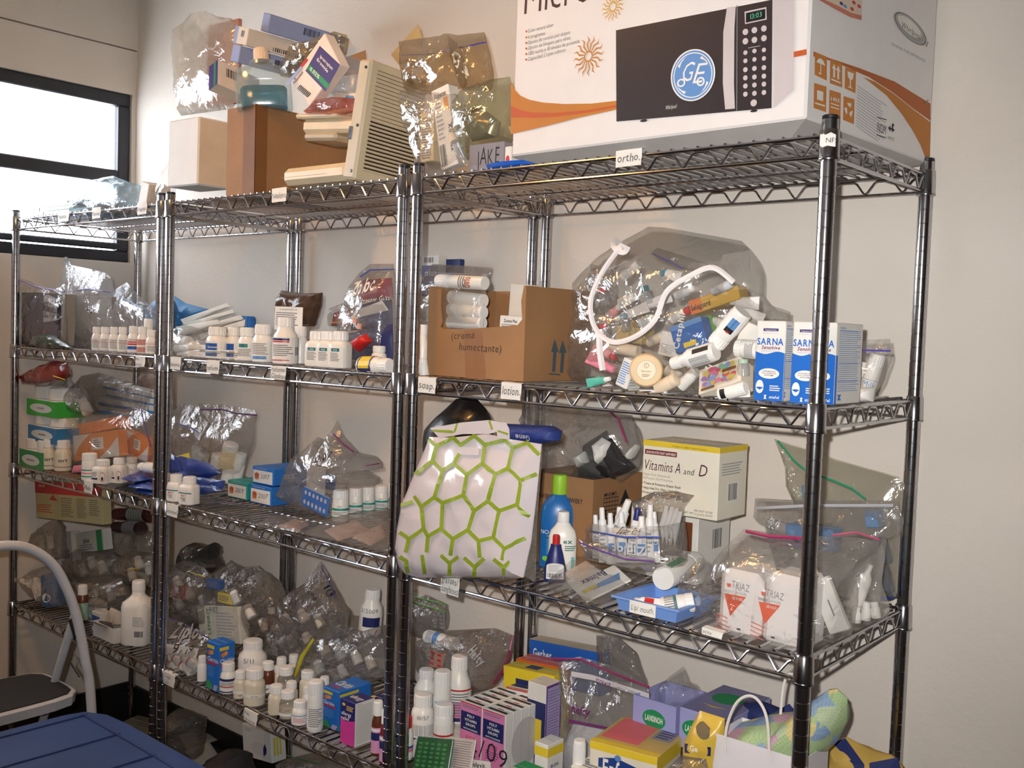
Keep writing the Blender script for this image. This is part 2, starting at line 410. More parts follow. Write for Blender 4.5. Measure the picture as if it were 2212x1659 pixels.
def txtx(p, t, a, b, hpx, m, st='r', shear=0., jit=0.):
    """lettering on a baseline from photo point a to b, letters hpx tall"""
    A = Vector(p.px(*a)); B = Vector(p.px(*b)); C = Vector(p.px(a[0] + (b[1] - a[1]) * 0, a[1] - hpx))
    S = lambda q: Vector((q.x * p.W, q.y * p.H)); A, B, C = S(A), S(B), S(C)
    vs, fs, L = text2d(t, st, shear, jit); ex = (B - A) / max(L, .01); up = Vector((-(B - A).y, (B - A).x)).normalized() * ((C - A).length / .72)
    return p.poly([((A + ex * x + up * y).x / p.W, (A + ex * x + up * y).y / p.H) for x, y in vs], fs, m)
def linesx(p, tl, tr, bl, n, m, fill=.4, rag=.25):
    for i in range(n):
        f0 = (i + .5 - fill / 2) / n; f1 = (i + .5 + fill / 2) / n; e = 1 - random.uniform(0, rag)
        P = lambda f, k: (tl[0] + (bl[0] - tl[0]) * f + (tr[0] - tl[0]) * k, tl[1] + (bl[1] - tl[1]) * f + (tr[1] - tl[1]) * k)
        pgx(p, [P(f0, 0), P(f1, 0), P(f1, e), P(f0, e)], m); p.k -= 1
    p.k += 1
def prints(root, T, sx, sy, sz, pr):
    for f, fn in (pr or {}).items():
        mp, W, H = face_map(sx, sy, sz, f); p = Print(mp, W, H); p.px = face_px(T, f, sx, sy, sz); fn(p); p.done(root)
def box_thing(name, label, cat, T, sx, sy, sz, mat=CARDW, pr=None, group=None, bev=.0015, extra=None, side=None):
    r = thing(name, label, cat, T, group)
    mb = MB().box(0, 0, 0, sx, sy, sz, bev); mats = [mat]
    if side:
        mats += [side]
        for i in (0, 1): pass
        for i in range(len(mb.f)):
            if i in (0, 1): mb.m[i] = 1
    mb.obj('carton_body', mats, r); prints(r, T, sx, sy, sz, pr)
    # seams of the closing flaps on the top
    MB().box(.002, sy * .5 - .0006, sz - .0002, sx - .002, sy * .5 + .0006, sz + .0004).obj('flap_seam', LGREY, r)
    if extra: extra(r, sx, sy, sz)
    return r
def carton(name, label, ul, ur, vt, Y, S=None, z0=None, depth=.05, rr=None, rz=0., vb=None, **k):
    """box standing on shelf S: left and right bottom corners of its front in photo columns, top row, front-left corner at depth Y"""
    z = DECK[S] if z0 is None else z0
    if Y is None: Y = onz(ul, vb, z).y
    A = stand(ul, Y, z); d = Vector((math.cos(rz), math.sin(rz), 0)); n = Vector((-d.y, d.x, 0))
    sx = along_u(A, d, ur); B = A + d * sx; sz = zat((A + B) / 2, vt) - z
    if rr: depth = along_u(B, n, rr)
    T = TR(A, rz)
    return box_thing(name, label, k.pop('cat', 'box'), T, sx, depth, sz, **k)
def slab(name, label, bl, br, tl, Y, depth, Yt=None, Yr=None, **k):
    """box in any attitude: three corners of its front face as photo points at depths Y, Yr, Yt"""
    A = ony(*bl, Y); B = ony(*br, Y if Yr is None else Yr); C = ony(*tl, Y if Yt is None else Yt)
    x = (B - A); sx = x.length; x.normalize(); z = C - A; z = z - x * z.dot(x); sz = z.length; z.normalize(); y = z.cross(x)
    T = Matrix((x, y, z)).transposed().to_4x4(); T.translation = A
    return box_thing(name, label, k.pop('cat', 'box'), T, sx, depth, sz, **k)
# bottles ---------------------------------------------------------
KINDS = {  # body rings (share of body height, share of radius), neck share, cap height share, cap radius share, corner power
 'pill': ([(0, .9), (.03, 1), (.74, 1), (.86, .93), (.94, .78), (1, .70)], .26, .80, 2.0),
 'square': ([(0, .92), (.03, 1), (.80, 1), (.90, .90), (.96, .74), (1, .68)], .24, .78, 5.0),
 'vial': ([(0, .95), (.02, 1), (.9, 1), (.97, .96), (1, .92)], .26, .97, 2.0),
 'jug': ([(0, .93), (.03, 1), (.70, 1), (.80, .92), (.88, .62), (.93, .46), (1, .44)], .16, .50, 4.5),
 'lotion': ([(0, .92), (.03, 1), (.72, .98), (.84, .86), (.93, .58), (1, .42)], .16, .42, 2.6),
 'sun': ([(0, .93), (.02, 1), (.70, 1), (.82, .93), (.92, .72), (.98, .42), (1, .38)], .17, .40, 2.4),
 'cone': ([(0, .94), (.03, 1), (.35, .96), (.75, .66), (.92, .48), (1, .46)], .22, .50, 2.4),
 'wide': ([(0, .92), (.03, 1), (.62, 1), (.78, .92), (.88, .70), (1, .62)], .20, .66, 2.0),
}
def loc_bottle(name, label, T, r, h, kind='pill', body=PWHITE, cap=CAPW, lab=None, span=200, lz=(.08, .72), ry=None, caph=None, capr=None, group=None, cat='bottle', ribs=True, fill=None, strip=None):
    rings, ch, cr, pw = KINDS[kind]; ch = caph or ch; cr = capr or cr; hb = h * (1 - ch); ry = ry or r; q = ry / r
    root = thing(name, label, cat, T, group)
    MB().loft([(z * hb, r * k, ry * k, pw if k > .9 else 2 + (pw - 2) * max(0, (k - .7) / .2)) for z, k in rings], 24).obj('bottle_body', body, root)
    rc = min(r, ry) * cr if q < .9 else r * cr; z0 = hb; n = 36 if ribs else 24; b = MB()
    vs = []; fs = []; prof = [(0, 1.0), (.06, 1.02), (.80, 1.0), (.92, .96), (1, .86)]
    for z, k in prof:
        for j in range(n):
            rr = rc * k * ((1.0 if j % 2 else .96) if (ribs and .02 < z < .9) else 1); a = 6.2832 * j / n
            vs.append((rr * math.cos(a), rr * math.sin(a), z0 + z * h * ch))
    for i in range(len(prof) - 1):
        for j in range(n): fs.append((i * n + j, i * n + (j + 1) % n, (i + 1) * n + (j + 1) % n, (i + 1) * n + j))
    fs += [tuple(range(n))[::-1], tuple(range((len(prof) - 1) * n, len(prof) * n))]
    b.add(vs, fs, 0, not ribs); b.obj('cap', cap, root)
    if fill: MB().loft([(.004, r * .9, ry * .9, pw), (hb * fill, r * .93, ry * .93, pw)], 20).obj('contents', K((226, 214, 190), .6), root)
    if lab:
        sp = math.radians(span); v0, v1 = lz[0] * hb, lz[1] * hb
        def mp(u, v, l):
            a = (u - .5) * sp; c, s = math.cos(a), math.sin(a); d = (abs(c) ** pw + abs(s) ** pw) ** (-1 / pw)
            return ((r * d + .0005 + l) * c, (ry * d + .0005 + l) * s, v0 + (v1 - v0) * v)
        p = Print(mp, sp * (r + ry) / 2, v1 - v0, 10); lab(p); p.done(root, 'label')
    return root
def bot(label, S, u, w, vt, vb=None, Y=None, z0=None, rot=0, name='pill_bottle', flat=None, **k):
    z = DECK[S] if z0 is None else z0
    if Y is None:
        Q = onz(u, vb, z); Y = max(.02, min(.40, Q.y + w / 2 / ppm(Q) * .8))
    P = stand(u, Y, z); r = w / 2 / ppm(P); h = zat(P, vt + w * .06) - z
    a = math.atan2(CAM.y - P.y, CAM.x - P.x) + math.radians(rot)
    T = TR(P, a)
    return loc_bottle(name, label, T, r * (flat or 1), h, ry=r, **k)
def bot2(label, p0, p1, Y, w, Y1=None, name='bottle', flat=None, **k):
    """bottle in any attitude: base centre and cap end as photo points"""
    A = ony(*p0, Y); B = ony(*p1, Y if Y1 is None else Y1); z = (B - A); h = z.length; z.normalize()
    x = CAM - A; x = (x - z * x.dot(z)).normalized(); y = z.cross(x)
    T = Matrix((x, y, z)).transposed().to_4x4(); T.translation = A; r = w / 2 / ppm(A)
    return loc_bottle(name, label, T, r * (flat or 1), h, ry=r, **k)
def LB(bg=PAPER, bands=(), txt=(), ln=None, lc=GREY, u=(.12, .88), bar=None, bu=(0, 1)):
    def fn(p):
        if bg: p.rect(0, 0, 1, 1, bg)
        for a, b, c in bands: p.rect(bu[0], a, bu[1], b, c)
        for t in txt: p.txt(t[0], .5, t[1], t[2], t[3], t[4] if len(t) > 4 else 'b', 'c', fit=.5)
        if ln: p.lines(u[0] + .12, ln[0], u[1] - .12, ln[1], ln[2], lc)
        if bar: p.bars(bar[0], bar[1], bar[2], bar[3], INK, 10)
    return fn
# bags --------------------------------------------------------------
def sheet_points(out, y0):
    return [ony(u, v, y0) for u, v in out]
def bag(name, label, out, Y=None, S=None, T=.05, film_=None, cat='bag', group=None, crumple=.006, cf=22, flat=.45, seed=0, zips=(), pr=None, rings=9, sub=.012, lean=0., tb=None, edge=.5, mat2=None):
    """pillow of plastic film: outline as photo points at depth Y; thick below, flat above"""
    if Y is None:
        lo = max(out, key=lambda a: a[1]); Y = onz(*lo, DECK[S]).y; Y = max(.02 + T * .5, min(.41 - T * .4, Y + T * .5))
    P = [ony(u, v, Y) for u, v in out]
    loop = []
    for i, a in enumerate(P):
        b = P[(i + 1) % len(P)]; k = max(1, int((b - a).length / sub))
        for j in range(k): loop.append(a.lerp(b, j / k))
    n = len(loop); c = sum(loop, Vector()) / n; zs = [p.z for p in loop]; z0, z1 = min(zs), max(zs)
    org = Vector((c.x, Y, z0)); off = Vector((seed * 3.7, seed * 1.3, seed * 2.1))
    vs = []; fs = []
    def th(p, r):
        hz = (p.z - z0) / max(1e-4, z1 - z0); k = max(0., min(1., (hz - (1 - flat)) / flat)) if flat > 0 else 0.; k = k * k * (3 - 2 * k)
        k2 = min(1, hz / .12 + .35)
        return T * .5 * (1 - r ** 2.4) ** edge * (1 - .90 * k) * k2
    def cr(p, s, r):
        q = p * cf + off + Vector((0, s * 5, 0)); a = noise.noise(q); b2 = noise.noise(q * 2.3 + off)
        return crumple * ((1 - abs(a) * 2) * .9 + (1 - abs(b2) * 2) * .45) * min(1, (1 - r) * 5 + .25)
    front = []
    for s in (-1, 1):
        base = len(vs)
        for ri in range(rings + 1):
            r = 1 - ri / (rings + .4)
            for p in loop:
                q = c + (p - c) * r; d = th(q, r) + cr(q, s, r); hz = (q.z - z0)
                pos = Vector((q.x, Y + s * max(.0006, d) + lean * hz, q.z)); vs.append(pos - org)
                if s < 0: front.append(pos)
        for ri in range(rings):
            for j in range(n):
                a, b = base + ri * n + j, base + ri * n + (j + 1) % n; q = (a, b, b + n, a + n)
                fs.append(q if s < 0 else q[::-1])
        ctr = len(vs); d = th(c, 0) + cr(c, s, 0); vs.append(Vector((c.x, Y + s * d + lean * (c.z - z0), c.z)) - org)
        for j in range(n):
            q = (base + rings * n + j, base + rings * n + (j + 1) % n, ctr); fs.append(q if s < 0 else q[::-1])
        if s > 0:
            h0 = base - (rings + 1) * n - 1
            for j in range(n): fs.append((h0 + j, base + j, base + (j + 1) % n, h0 + (j + 1) % n))
    mb = MB().add(vs, fs, 0, True)
    multi = zips or pr
    if multi:
        root = thing(name, label, cat, Matrix.Translation(org), group); mb.obj('bag_film', film_ or FILM, root)
    else:
        root = tag(mb.obj(name, film_ or FILM, None, Matrix.Translation(org)), label, cat, group)
    def fy(x, z):
        best = sorted(((q.x - x) ** 2 + (q.z - z) ** 2, q.y) for q in front)[:5]; ww = [1 / (d + 1e-6) for d, _ in best]
        return .5 * sum(a * b[1] for a, b in zip(ww, best)) / sum(ww) + .5 * min(b[1] for b in best[:4])
    for zp in zips:
        pts, m = zp[0], zp[1]; r = zp[2] if len(zp) > 2 else .0016
        L = []
        for i in range(len(pts) - 1):
            k = max(2, int(math.hypot(pts[i + 1][0] - pts[i][0], pts[i + 1][1] - pts[i][1]) / 14))
            for j in range(k): L.append((pts[i][0] + (pts[i + 1][0] - pts[i][0]) * j / k, pts[i][1] + (pts[i + 1][1] - pts[i][1]) * j / k))
        L.append(pts[-1]); Q = []
        for u, v in L:
            q = ony(u, v, Y); q = ony(u, v, fy(q.x, q.z) - .001); Q.append(q - org)
        MB().tube(Q, r, 5).obj('zip_seal', m, root)
    if pr:
        # print lies on the front film, laid out over the outline's plane
        xs = [p.x for p in P]; x0, x1 = min(xs), max(xs); W, H = x1 - x0, z1 - z0
        def mp(u, v, l):
            x, z = x0 + u * W, z0 + v * H; return Vector((x, fy(x, z) - .0025 - l, z)) - org
        p = Print(mp, W, H, 14)
        def px(u, v):
            q = ony(u, v, Y)
            for _ in range(2): q = ony(u, v, fy(q.x, q.z) - .003)
            return (q.x - x0) / W, (q.z - z0) / H
        p.px = px; pr(p); p.done(root)
    return root
def sachet(name, label, out, Y, mat, T=.012, cat='sachet', group=None, **k):
    return bag(name, label, out, Y, T=T, film_=mat, cat=cat, group=group, crumple=k.pop('crumple', .0015), flat=k.pop('flat', .3), rings=5, **k)
def note(label, u, v, wpx, hpx, S, lines, ang=0, hh=.3, name='shelf_tag', y=-.0075, rz=0.):
    """paper tag folded over the front rail, handwritten"""
    A = ony(u, v, y); k = ppm(A); kx = abs(along_u(A, Vector((1, 0, 0)), u + 100)) / 100
    sx = wpx * kx; sz = hpx / k; T = Matrix.Translation(A) @ Matrix.Rotation(math.radians(ang * .2), 4, 'Y') @ Matrix.Translation((-sx / 2, 0, -sz / 2))
    r = thing(name, label, 'paper tag', T)
    n = 6; mb = MB()
    vs = []; fs = []
    for j in range(5):
        for i in range(n + 1):
            f = i / n; g = j / 4; vs.append((f * sx, -.0012 * math.sin(f * 3.1) - (.002 if (i == n and j < 2) else 0), g * sz))
    for j in range(4):
        for i in range(n): a = j * (n + 1) + i; fs.append((a, a + 1, a + n + 2, a + n + 1))
    mb.add(vs, fs); m = len(mb.v); mb.add([(x, y + .0005, z) for x, y, z in vs], [f[::-1] for f in fs]); mb.add([(0, -.0002, sz), (sx, -.0002, sz), (sx, .014, sz + .001), (0, .014, sz + .001)], [(0, 1, 2, 3)])
    mb.obj('paper', PAPER, r)
    p = Print(lambda a, b, l: (a * sx, -.0014 - l - .0006, b * sz), sx, sz)
    for i, t in enumerate(lines):
        p.txt(t, .08, 1 - (i + .78) / max(1, len(lines)) - (.0 if len(lines) > 1 else -.05), (hh if len(lines) < 2 else hh * .8) * 1.15, INK, 'r', 'l', shear=.15, jit=.05, fit=.9)
    p.done(r, 'handwriting')
    return r
def squeeze(label, p0, p1, Y, w, body=PWHITE, cap=CAPW, Y1=None, name='ointment_tube', band=None, group=None, cat='tube'):
    """squeeze tube: crimped end p0, cap end p1"""
    A = ony(*p0, Y); B = ony(*p1, Y if Y1 is None else Y1); z = B - A; h = z.length; z.normalize(); x = CAM - A; x = (x - z * x.dot(z)).normalized(); y = z.cross(x)
    T = Matrix((x, y, z)).transposed().to_4x4(); T.translation = A; r = w / 2 / ppm(A)
    root = thing(name, label, cat, T, group)
    MB().loft([(0, .001, r * 1.1, 8), (h * .05, .0015, r * 1.1, 8), (h * .4, r * .55, r * .98, 2.5), (h * .76, r * .8, r * .85), (h * .8, r * .5, r * .5)], 18).obj('tube_body', body, root)
    MB().loft([(h * .78, r * .62, r * .62), (h * .98, r * .55, r * .55), (h, r * .45, r * .45)], 16).obj('cap', cap, root)
    if band:
        p = Print(lambda u, v, l: (r * (.15 + .62 * v) * math.cos((u - .5) * 2.2) + .001 + l, r * 1.02 * math.sin((u - .5) * 2.4), h * (.1 + .62 * v)), r * 2, h * .6, 8)
        band(p); p.done(root)
    return root

def sheet(pts, ys, mat, name, par, t=.002):
    P = [ony(u, v, y) for (u, v), y in zip(pts, ys)]; v = (CAM - P[0]).normalized(); n = len(P); o = par.location
    MB().add([p - o for p in P] + [p - v * t - o for p in P], [tuple(range(n)), tuple(range(2 * n - 1, n - 1, -1))] + [(i, i + n, (i + 1) % n + n, (i + 1) % n) for i in range(n)]).obj(name, mat, par)
# ================================================================== TOP SHELF
ORANGE = K((188, 118, 34), .55, var=.04); RUST = K((186, 84, 34), .55, var=.04); CREAM = K((216, 200, 166), .5, var=.05)
LILAC = K((150, 164, 206), .55, var=.03); PURPLE = K((62, 44, 112), .45, var=.03); GREEN = K((24, 140, 84), .45, var=.03); SILVER = K((196, 188, 190), .45, var=.04)
LBLUE = K((92, 142, 202), .45, var=.03); DKPIC = K((38, 32, 38), .4, var=.1, vs=4); BEIGE = K((214, 198, 166), .45, var=.05, coat=.1)
def sun(p, c, r0, r1, m, n=16):
    A = Vector(p.px(*c)); A = Vector((A.x * p.W, A.y * p.H)); B = Vector(p.px(c[0], c[1] - r1)); R = abs(B.y * p.H - A.y); k = R / r1
    P = lambda q: (q.x / p.W, q.y / p.H)
    vs = []; fs = []
    for i in range(n):
        a = 6.2832 * i / n
        for rr, off, wd in ((r0 * 1.25, 0, .10), (r0 + (r1 - r0) * .5, .16, .07), (r0 + (r1 - r0) * .75, -.02, .05), (r1, .10, .004)):
            for s in (-1, 1): vs.append(P(A + Vector((math.cos(a + off + s * wd), math.sin(a + off + s * wd))) * rr * k))
        b = i * 8; fs += [(b + j, b + j + 1, b + j + 3, b + j + 2) for j in (0, 2, 4)]
    p.poly(vs, fs, m)
    O = [P(A + Vector((math.cos(6.2832 * i / 28), math.sin(6.2832 * i / 28))) * r0 * 1.3 * k) for i in range(28)]
    I = [P(A + Vector((math.cos(6.2832 * i / 28), math.sin(6.2832 * i / 28))) * r0 * k) for i in range(28)]
    p.poly(O + I, [(i, (i + 1) % 28, 28 + (i + 1) % 28, 28 + i) for i in range(28)], m)
def ellx(p, c, a, b, m, n=32, hole=0):
    E = [(c[0] + a[0] * math.cos(6.2832 * i / n) + b[0] * math.sin(6.2832 * i / n), c[1] + a[1] * math.cos(6.2832 * i / n) + b[1] * math.sin(6.2832 * i / n)) for i in range(n)]
    if not hole: return pgx(p, E, m)
    I = [(c[0] + (x - c[0]) * hole, c[1] + (y - c[1]) * hole) for x, y in E]
    p.poly([p.px(*q) for q in E + I], [(i, (i + 1) % n, n + (i + 1) % n, n + i) for i in range(n)], m)
def mw_front(p):
    T1 = K((70, 40, 38), .7, var=0)
    txtx(p, 'Microondas', (1128, 32), (1450, -34), 62, T1)
    for i, (a, b, t) in enumerate((((1141, 71), (1196, 57), 'Color natural silver'), ((1141, 84), (1178, 75), '6 programas'), ((1141, 96), (1232, 73), 'Opci\u00f3n de cocci\u00f3n por etapas'), ((1141, 108), (1233, 85), 'Opci\u00f3n de bloqueo para ni\u00f1os'), ((1141, 120), (1253, 92), '1350 watts y 10 niveles de potencia'), ((1141, 132), (1223, 111), 'Capacidad 1,1 pies c\u00fabicos'))):
        txtx(p, t, a, b, 8, INK); ellx(p, (1137.5, a[1] - 3), (2, 0), (0, 2.4), RUST, 10)
    sun(p, (1272, 122), 9, 44, ORANGE); sun(p, (1325, 15), 8, 32, K((204, 152, 44), .55, var=.03))
    pgx(p, [(1105, 178), (1112, 193), (1125, 207), (1145, 216), (1175, 222), (1220, 225), (1280, 224), (1333, 218), (1333, 237), (1250, 255), (1180, 273), (1105, 290)], ORANGE)
    pgx(p, [(1105, 228), (1125, 238), (1150, 243), (1200, 244), (1270, 238), (1333, 227), (1333, 232), (1270, 244), (1200, 253), (1150, 255), (1105, 254)], RUST)
    pgx(p, [(1672, 0), (1717, -11), (1716, 194), (1672, 234)], SILVER)
    pgx(p, [(1332, 66), (1670, 0), (1668, 234), (1333, 263)], DKPIC)
    for c in ((1392, 261), (1630, 240)): ellx(p, c, (8, -1), (0, 3), BLACK, 12)
    pgx(p, [(1572, 17), (1591, 14), (1588, 60), (1587, 180), (1589, 235), (1568, 237), (1563, 180), (1564, 70)], SILVER)
    pgx(p, [(1593, 12), (1595, 12), (1594, 240), (1592, 240)], GREY)
    pgx(p, [(1610, 26), (1657, 16), (1658, 43), (1611, 53)], SILVER); pgx(p, [(1613, 29), (1655, 20), (1655, 41), (1613, 50)], K((14, 20, 22), .3, var=0))
    txtx(p, '13:03', (1620, 43), (1648, 36), 11, K((90, 210, 170), .5, var=0))
    rows = [(190, 180, 170, 6.2), (245, 237, 227, 6.2), (312, 302, 296, 4.6), (360, 352, 346, 4.6), (412, 405, 400, 5), (460, 455, 450, 5), (508, 502, 497, 5), (556, 551, 546, 5)]
    for r in rows:
        for x, y in zip((1612, 1631.5, 1652), r[:3]):
            ellx(p, (x, y / 2.724), (r[3], -r[3] * .12), (0, r[3] * 1.1), SILVER, 14); p.k -= 1
    ellx(p, (1630, 223), (7, -1), (0, 7.5), SILVER, 16); linesx(p, (1618, 103), (1646, 98), (1618, 106), 1, SILVER)
    c = (1499, 163)
    ellx(p, c, (48, -6), (0, 56), PAPER, 40); ellx(p, c, (45, -6), (0, 53), LBLUE, 40); ellx(p, c, (42, -5), (0, 49), PAPER, 40, .955)
    for a0 in (.35, 1.9, 3.5, 5.1):
        pts = [(c[0] + 41 * k * math.cos(a0 + t), c[1] - 48 * k * math.sin(a0 + t) - 5 * k * math.cos(a0 + t)) for k, t in ((.93, 0), (.93, .3), (.93, .7), (.80, .75), (.86, .45), (.90, .2))]
        pgx(p, pts, PAPER)
    txtx(p, 'G', (1471, 178), (1498, 175), 42, PAPER, 'r', .28); txtx(p, 'E', (1494, 182), (1522, 179), 44, PAPER, 'r', .28)
    ellx(p, (1474, 180), (9, -1), (0, 9), PAPER, 20, .62); ellx(p, (1516, 177), (9, -1), (0, 10), PAPER, 20, .62)
    txtx(p, 'Whirlpool', (1440, 238), (1464, 234), 9, PAPER, 'r', .3)
    pgx(p, [(1717, 113), (1745, 107), (1745, 119), (1717, 125)], RUST)
def mw_side(p):
    S = lambda L: [(1400 + x / 2.724, y / 2.724) for x, y in L]
    pgx(p, S([(972, 302), (1060, 340), (1240, 400), (1450, 480), (1660, 610), (1660, 710), (1560, 640), (1440, 545), (1300, 455), (1220, 420), (1100, 365), (972, 332)]), K((176, 92, 30), .55, var=.04))
    pgx(p, S([(1262, 452), (1330, 480), (1440, 550), (1560, 645), (1660, 720), (1655, 955), (1640, 950), (1600, 850), (1550, 760), (1490, 670), (1400, 560)]), ORANGE)
    I = [[(980, 305), (1050, 335), (1050, 475), (978, 440)], [(1070, 345), (1140, 375), (1140, 515), (1068, 490)], [(1158, 395), (1222, 420), (1218, 550), (1155, 520)], [(975, 488), (1048, 510), (1045, 660), (972, 635)], [(1065, 528), (1132, 548), (1130, 700), (1062, 672)], [(1148, 565), (1213, 585), (1210, 732), (1145, 705)]]
    sq = K((196, 124, 52), .6, var=.03)
    for q in I: pgx(p, S(q), sq); p.k -= 1
    p.k += 1
    def at(q, a, b): return (q[0][0] + (q[1][0] - q[0][0]) * a + (q[3][0] - q[0][0]) * b, q[0][1] + (q[1][1] - q[0][1]) * a + (q[3][1] - q[0][1]) * b)
    def ic(k, pts): pgx(p, S([at(I[k], a, b) for a, b in pts]), CARDW); p.k -= 1
    ic(0, [(.12, .42), (.3, .24), (.5, .18), (.7, .24), (.88, .42)]); ic(0, [(.47, .42), (.53, .42), (.53, .88), (.35, .88), (.35, .82), (.47, .82)])
    for a in (.25, .6): ic(1, [(a, .7), (a, .36), (a - .1, .36), (a + .08, .14), (a + .26, .36), (a + .16, .36), (a + .16, .7)])
    ic(1, [(.1, .78), (.9, .78), (.9, .84), (.1, .84)])
    ic(2, [(.2, .15), (.8, .15), (.72, .42), (.55, .5), (.55, .82), (.78, .88), (.22, .88), (.45, .82), (.45, .5), (.28, .42)])
    ic(3, [(.25, .25), (.75, .25), (.75, .62), (.25, .62)]); ic(3, [(.1, .76), (.9, .76), (.9, .82), (.1, .82)])
    txtx(p, '6 MAX', S([(1072, 590)])[0], S([(1126, 606)])[0], 9, CARDW, 'b'); ic(4, [(.12, .52), (.88, .52), (.88, .56), (.12, .56)]); ic(4, [(.12, .66), (.88, .66), (.88, .7), (.12, .7)])
    for a in range(3):
        t = a * 2.094; pts = [(.5 + r * math.cos(t + o), .5 + r * .8 * math.sin(t + o)) for r, o in ((.36, 0), (.36, .6), (.42, 1.1), (.2, 1.4), (.2, .2))]
        ic(5, pts)
    p.k += 1
    linesx(p, (1851, 182), (1915, 226), (1848, 275), 15, LGREY, .3)
    txtx(p, 'NOM', (1893, 284), (1913, 292), 22, INK); pgx(p, [(1893, 252), (1914, 258), (1914, 260), (1893, 254)], INK); pgx(p, [(1892, 290), (1913, 297), (1913, 299), (1892, 292)], INK)
    txtx(p, 'NYCE', (1916, 300), (1930, 305), 7, INK); pgx(p, [(1917, 276), (1922, 272), (1922, 276), (1931, 280), (1931, 283), (1922, 280), (1922, 285)], INK); pgx(p, [(1925, 284), (1925, 270), (1928, 266), (1931, 273), (1928, 272), (1928, 286)], INK)
    g1 = K((118, 118, 116), .5, var=.1); g2 = K((158, 158, 152), .5, var=.1)
    ellx(p, (1965, 62), (35, 26), (0, -25), g1, 40, .90); ellx(p, (1965, 62), (30, 22), (0, -21), g2, 40); ellx(p, (1963, 58), (26, 19), (0, -16), CARDW, 40)
    txtx(p, 'Whirlpool', (1945, 58), (1986, 86), 13, INK, 'r', .2)
    txtx(p, 'SENSING THE DIFFERENCE', (1923, 97), (1997, 135), 6, g1)
    pgx(p, [(1763, -2), (1860, -2), (1859, 44), (1836, 38), (1805, 22)], K((196, 120, 100), .6, var=.1)); pgx(p, [(1775, -2), (1860, -2), (1859, 34), (1836, 28), (1810, 14)], K((214, 196, 176), .6, var=.05))
    for c, m in (((1815, 8), PURPLE), ((1842, 6), RED), ((1838, 20), RED), ((1823, 14), LBLUE), ((1853, 14), RED)): ellx(p, c, (4, 2), (0, 4), m, 8)
    for y in (90, 215, 335): pgx(p, [(2001, y), (2003, y + 1), (1999, y + 12), (1997, y + 11)], GREY)
def mw_extra(r, sx, sy, sz):
    mb = MB(); i = .05; d = r['drop']; vs = [(0, 0, 0), (sx, 0, 0), (sx, sy, 0), (0, sy, 0), (i, i, -d), (sx - i, i, -d), (sx - i, sy - i, -d), (i, sy - i, -d)]
    mb.add(vs, [(0, 1, 5, 4), (1, 2, 6, 5), (2, 3, 7, 6), (3, 0, 4, 7), (4, 5, 6, 7)], 0); mb.obj('bottom_flap', K((196, 192, 188), .7, var=.05), r)  # greyer than the carton body: shade of the underside put into the colour
A = ony(1104, 338, -.004); Bq = ony(1740, 257, -.035); dx = Bq - A; dx.z = 0; rz = math.atan2(dx.y, dx.x); A.z = (A.z + Bq.z) / 2
n_ = Vector((-math.sin(rz), math.cos(rz), 0)); B2 = A + Vector((math.cos(rz), math.sin(rz), 0)) * dx.length
dep = min(along_u(B2, n_, 2007), (YW - .006 - B2.y) / n_.y)
T = TR(A, rz)
r = thing('microwave_carton', 'large white printed microwave oven carton on the top shelf', 'box', T); r['drop'] = A.z - DECK[1]
MWS = (dx.length, dep, .46); MB().box(0, 0, 0, *MWS, .004).obj('carton_body', K((228, 224, 222), .5, var=.02), r)
prints(r, T, *MWS, {'F': mw_front, 'R': mw_side}); mw_extra(r, *MWS); del r['drop']
# ---- cluster of bags left of the microwave carton
def xo(p):
    p.rect(0, .93, 1, 1, PAPER); p.txt('Xopenex', .12, .88, .07, INK, 'b', fit=.7); p.rect(.62, .70, .86, .86, K((224, 150, 60), .6, var=0)); p.lines(.1, .35, .5, .85, 9, LGREY); p.bars(.08, .03, .42, .3, INK, 14); p.txt('Xopenex', .72, .52, .06, INK, 'b', rot=-1.57)
slab('medicine_box', 'long white medicine box leaning in a clear bag beside the microwave carton', (953, 368), (990, 353), (903, 212), .035, .03, pr={'F': xo}, mat=K((226, 220, 210), .6))
slab('medicine_box', 'tan medicine box with fine print inside the leaning clear bag', (908, 352), (936, 347), (884, 250), .05, .03, pr={'F': lambda p: p.lines(.1, .05, .9, .9, 16, GREY)}, mat=K((206, 186, 148), .6))
bag('plastic_bag', 'creased clear bag holding the two leaning medicine boxes', [(868, 195), (905, 192), (985, 203), (1012, 240), (1004, 345), (962, 372), (926, 400), (902, 335), (880, 262)], .045, T=.075, flat=.1, film_=FILM, seed=1, crumple=.008)
bag('zip_bag', 'brownish zip bag with folded top standing above the leaning medicine boxes', [(862, 90), (888, 86), (950, 78), (962, 72), (985, 92), (1003, 140), (1000, 190), (940, 205), (882, 200), (868, 140)], .09, T=.06, film_=film('tan_plastic_film', (.78, .70, .56), .06, .12, (.7, .62, .5)), seed=2, flat=.5, crumple=.008, zips=[([(868, 118), (920, 118), (972, 108)], K((120, 110, 150), .4))])
bag('zip_bag', 'tan zip bag with blue seal next to the microwave carton', [(966, 72), (990, 76), (1046, 70), (1054, 120), (1063, 166), (1058, 195), (1000, 196), (982, 130)], .13, T=.05, film_=film('tan_plastic_film', (1, 1, 1)), seed=3, flat=.4, zips=[([(992, 103), (1050, 91)], K((70, 70, 170), .4))])
sachet('paper_leaf', 'brown paper corner sticking up behind the tan zip bags', [(845, 118), (903, 52), (914, 84), (900, 130), (862, 140)], .16, K((176, 156, 112), .8), T=.006, cat='paper')
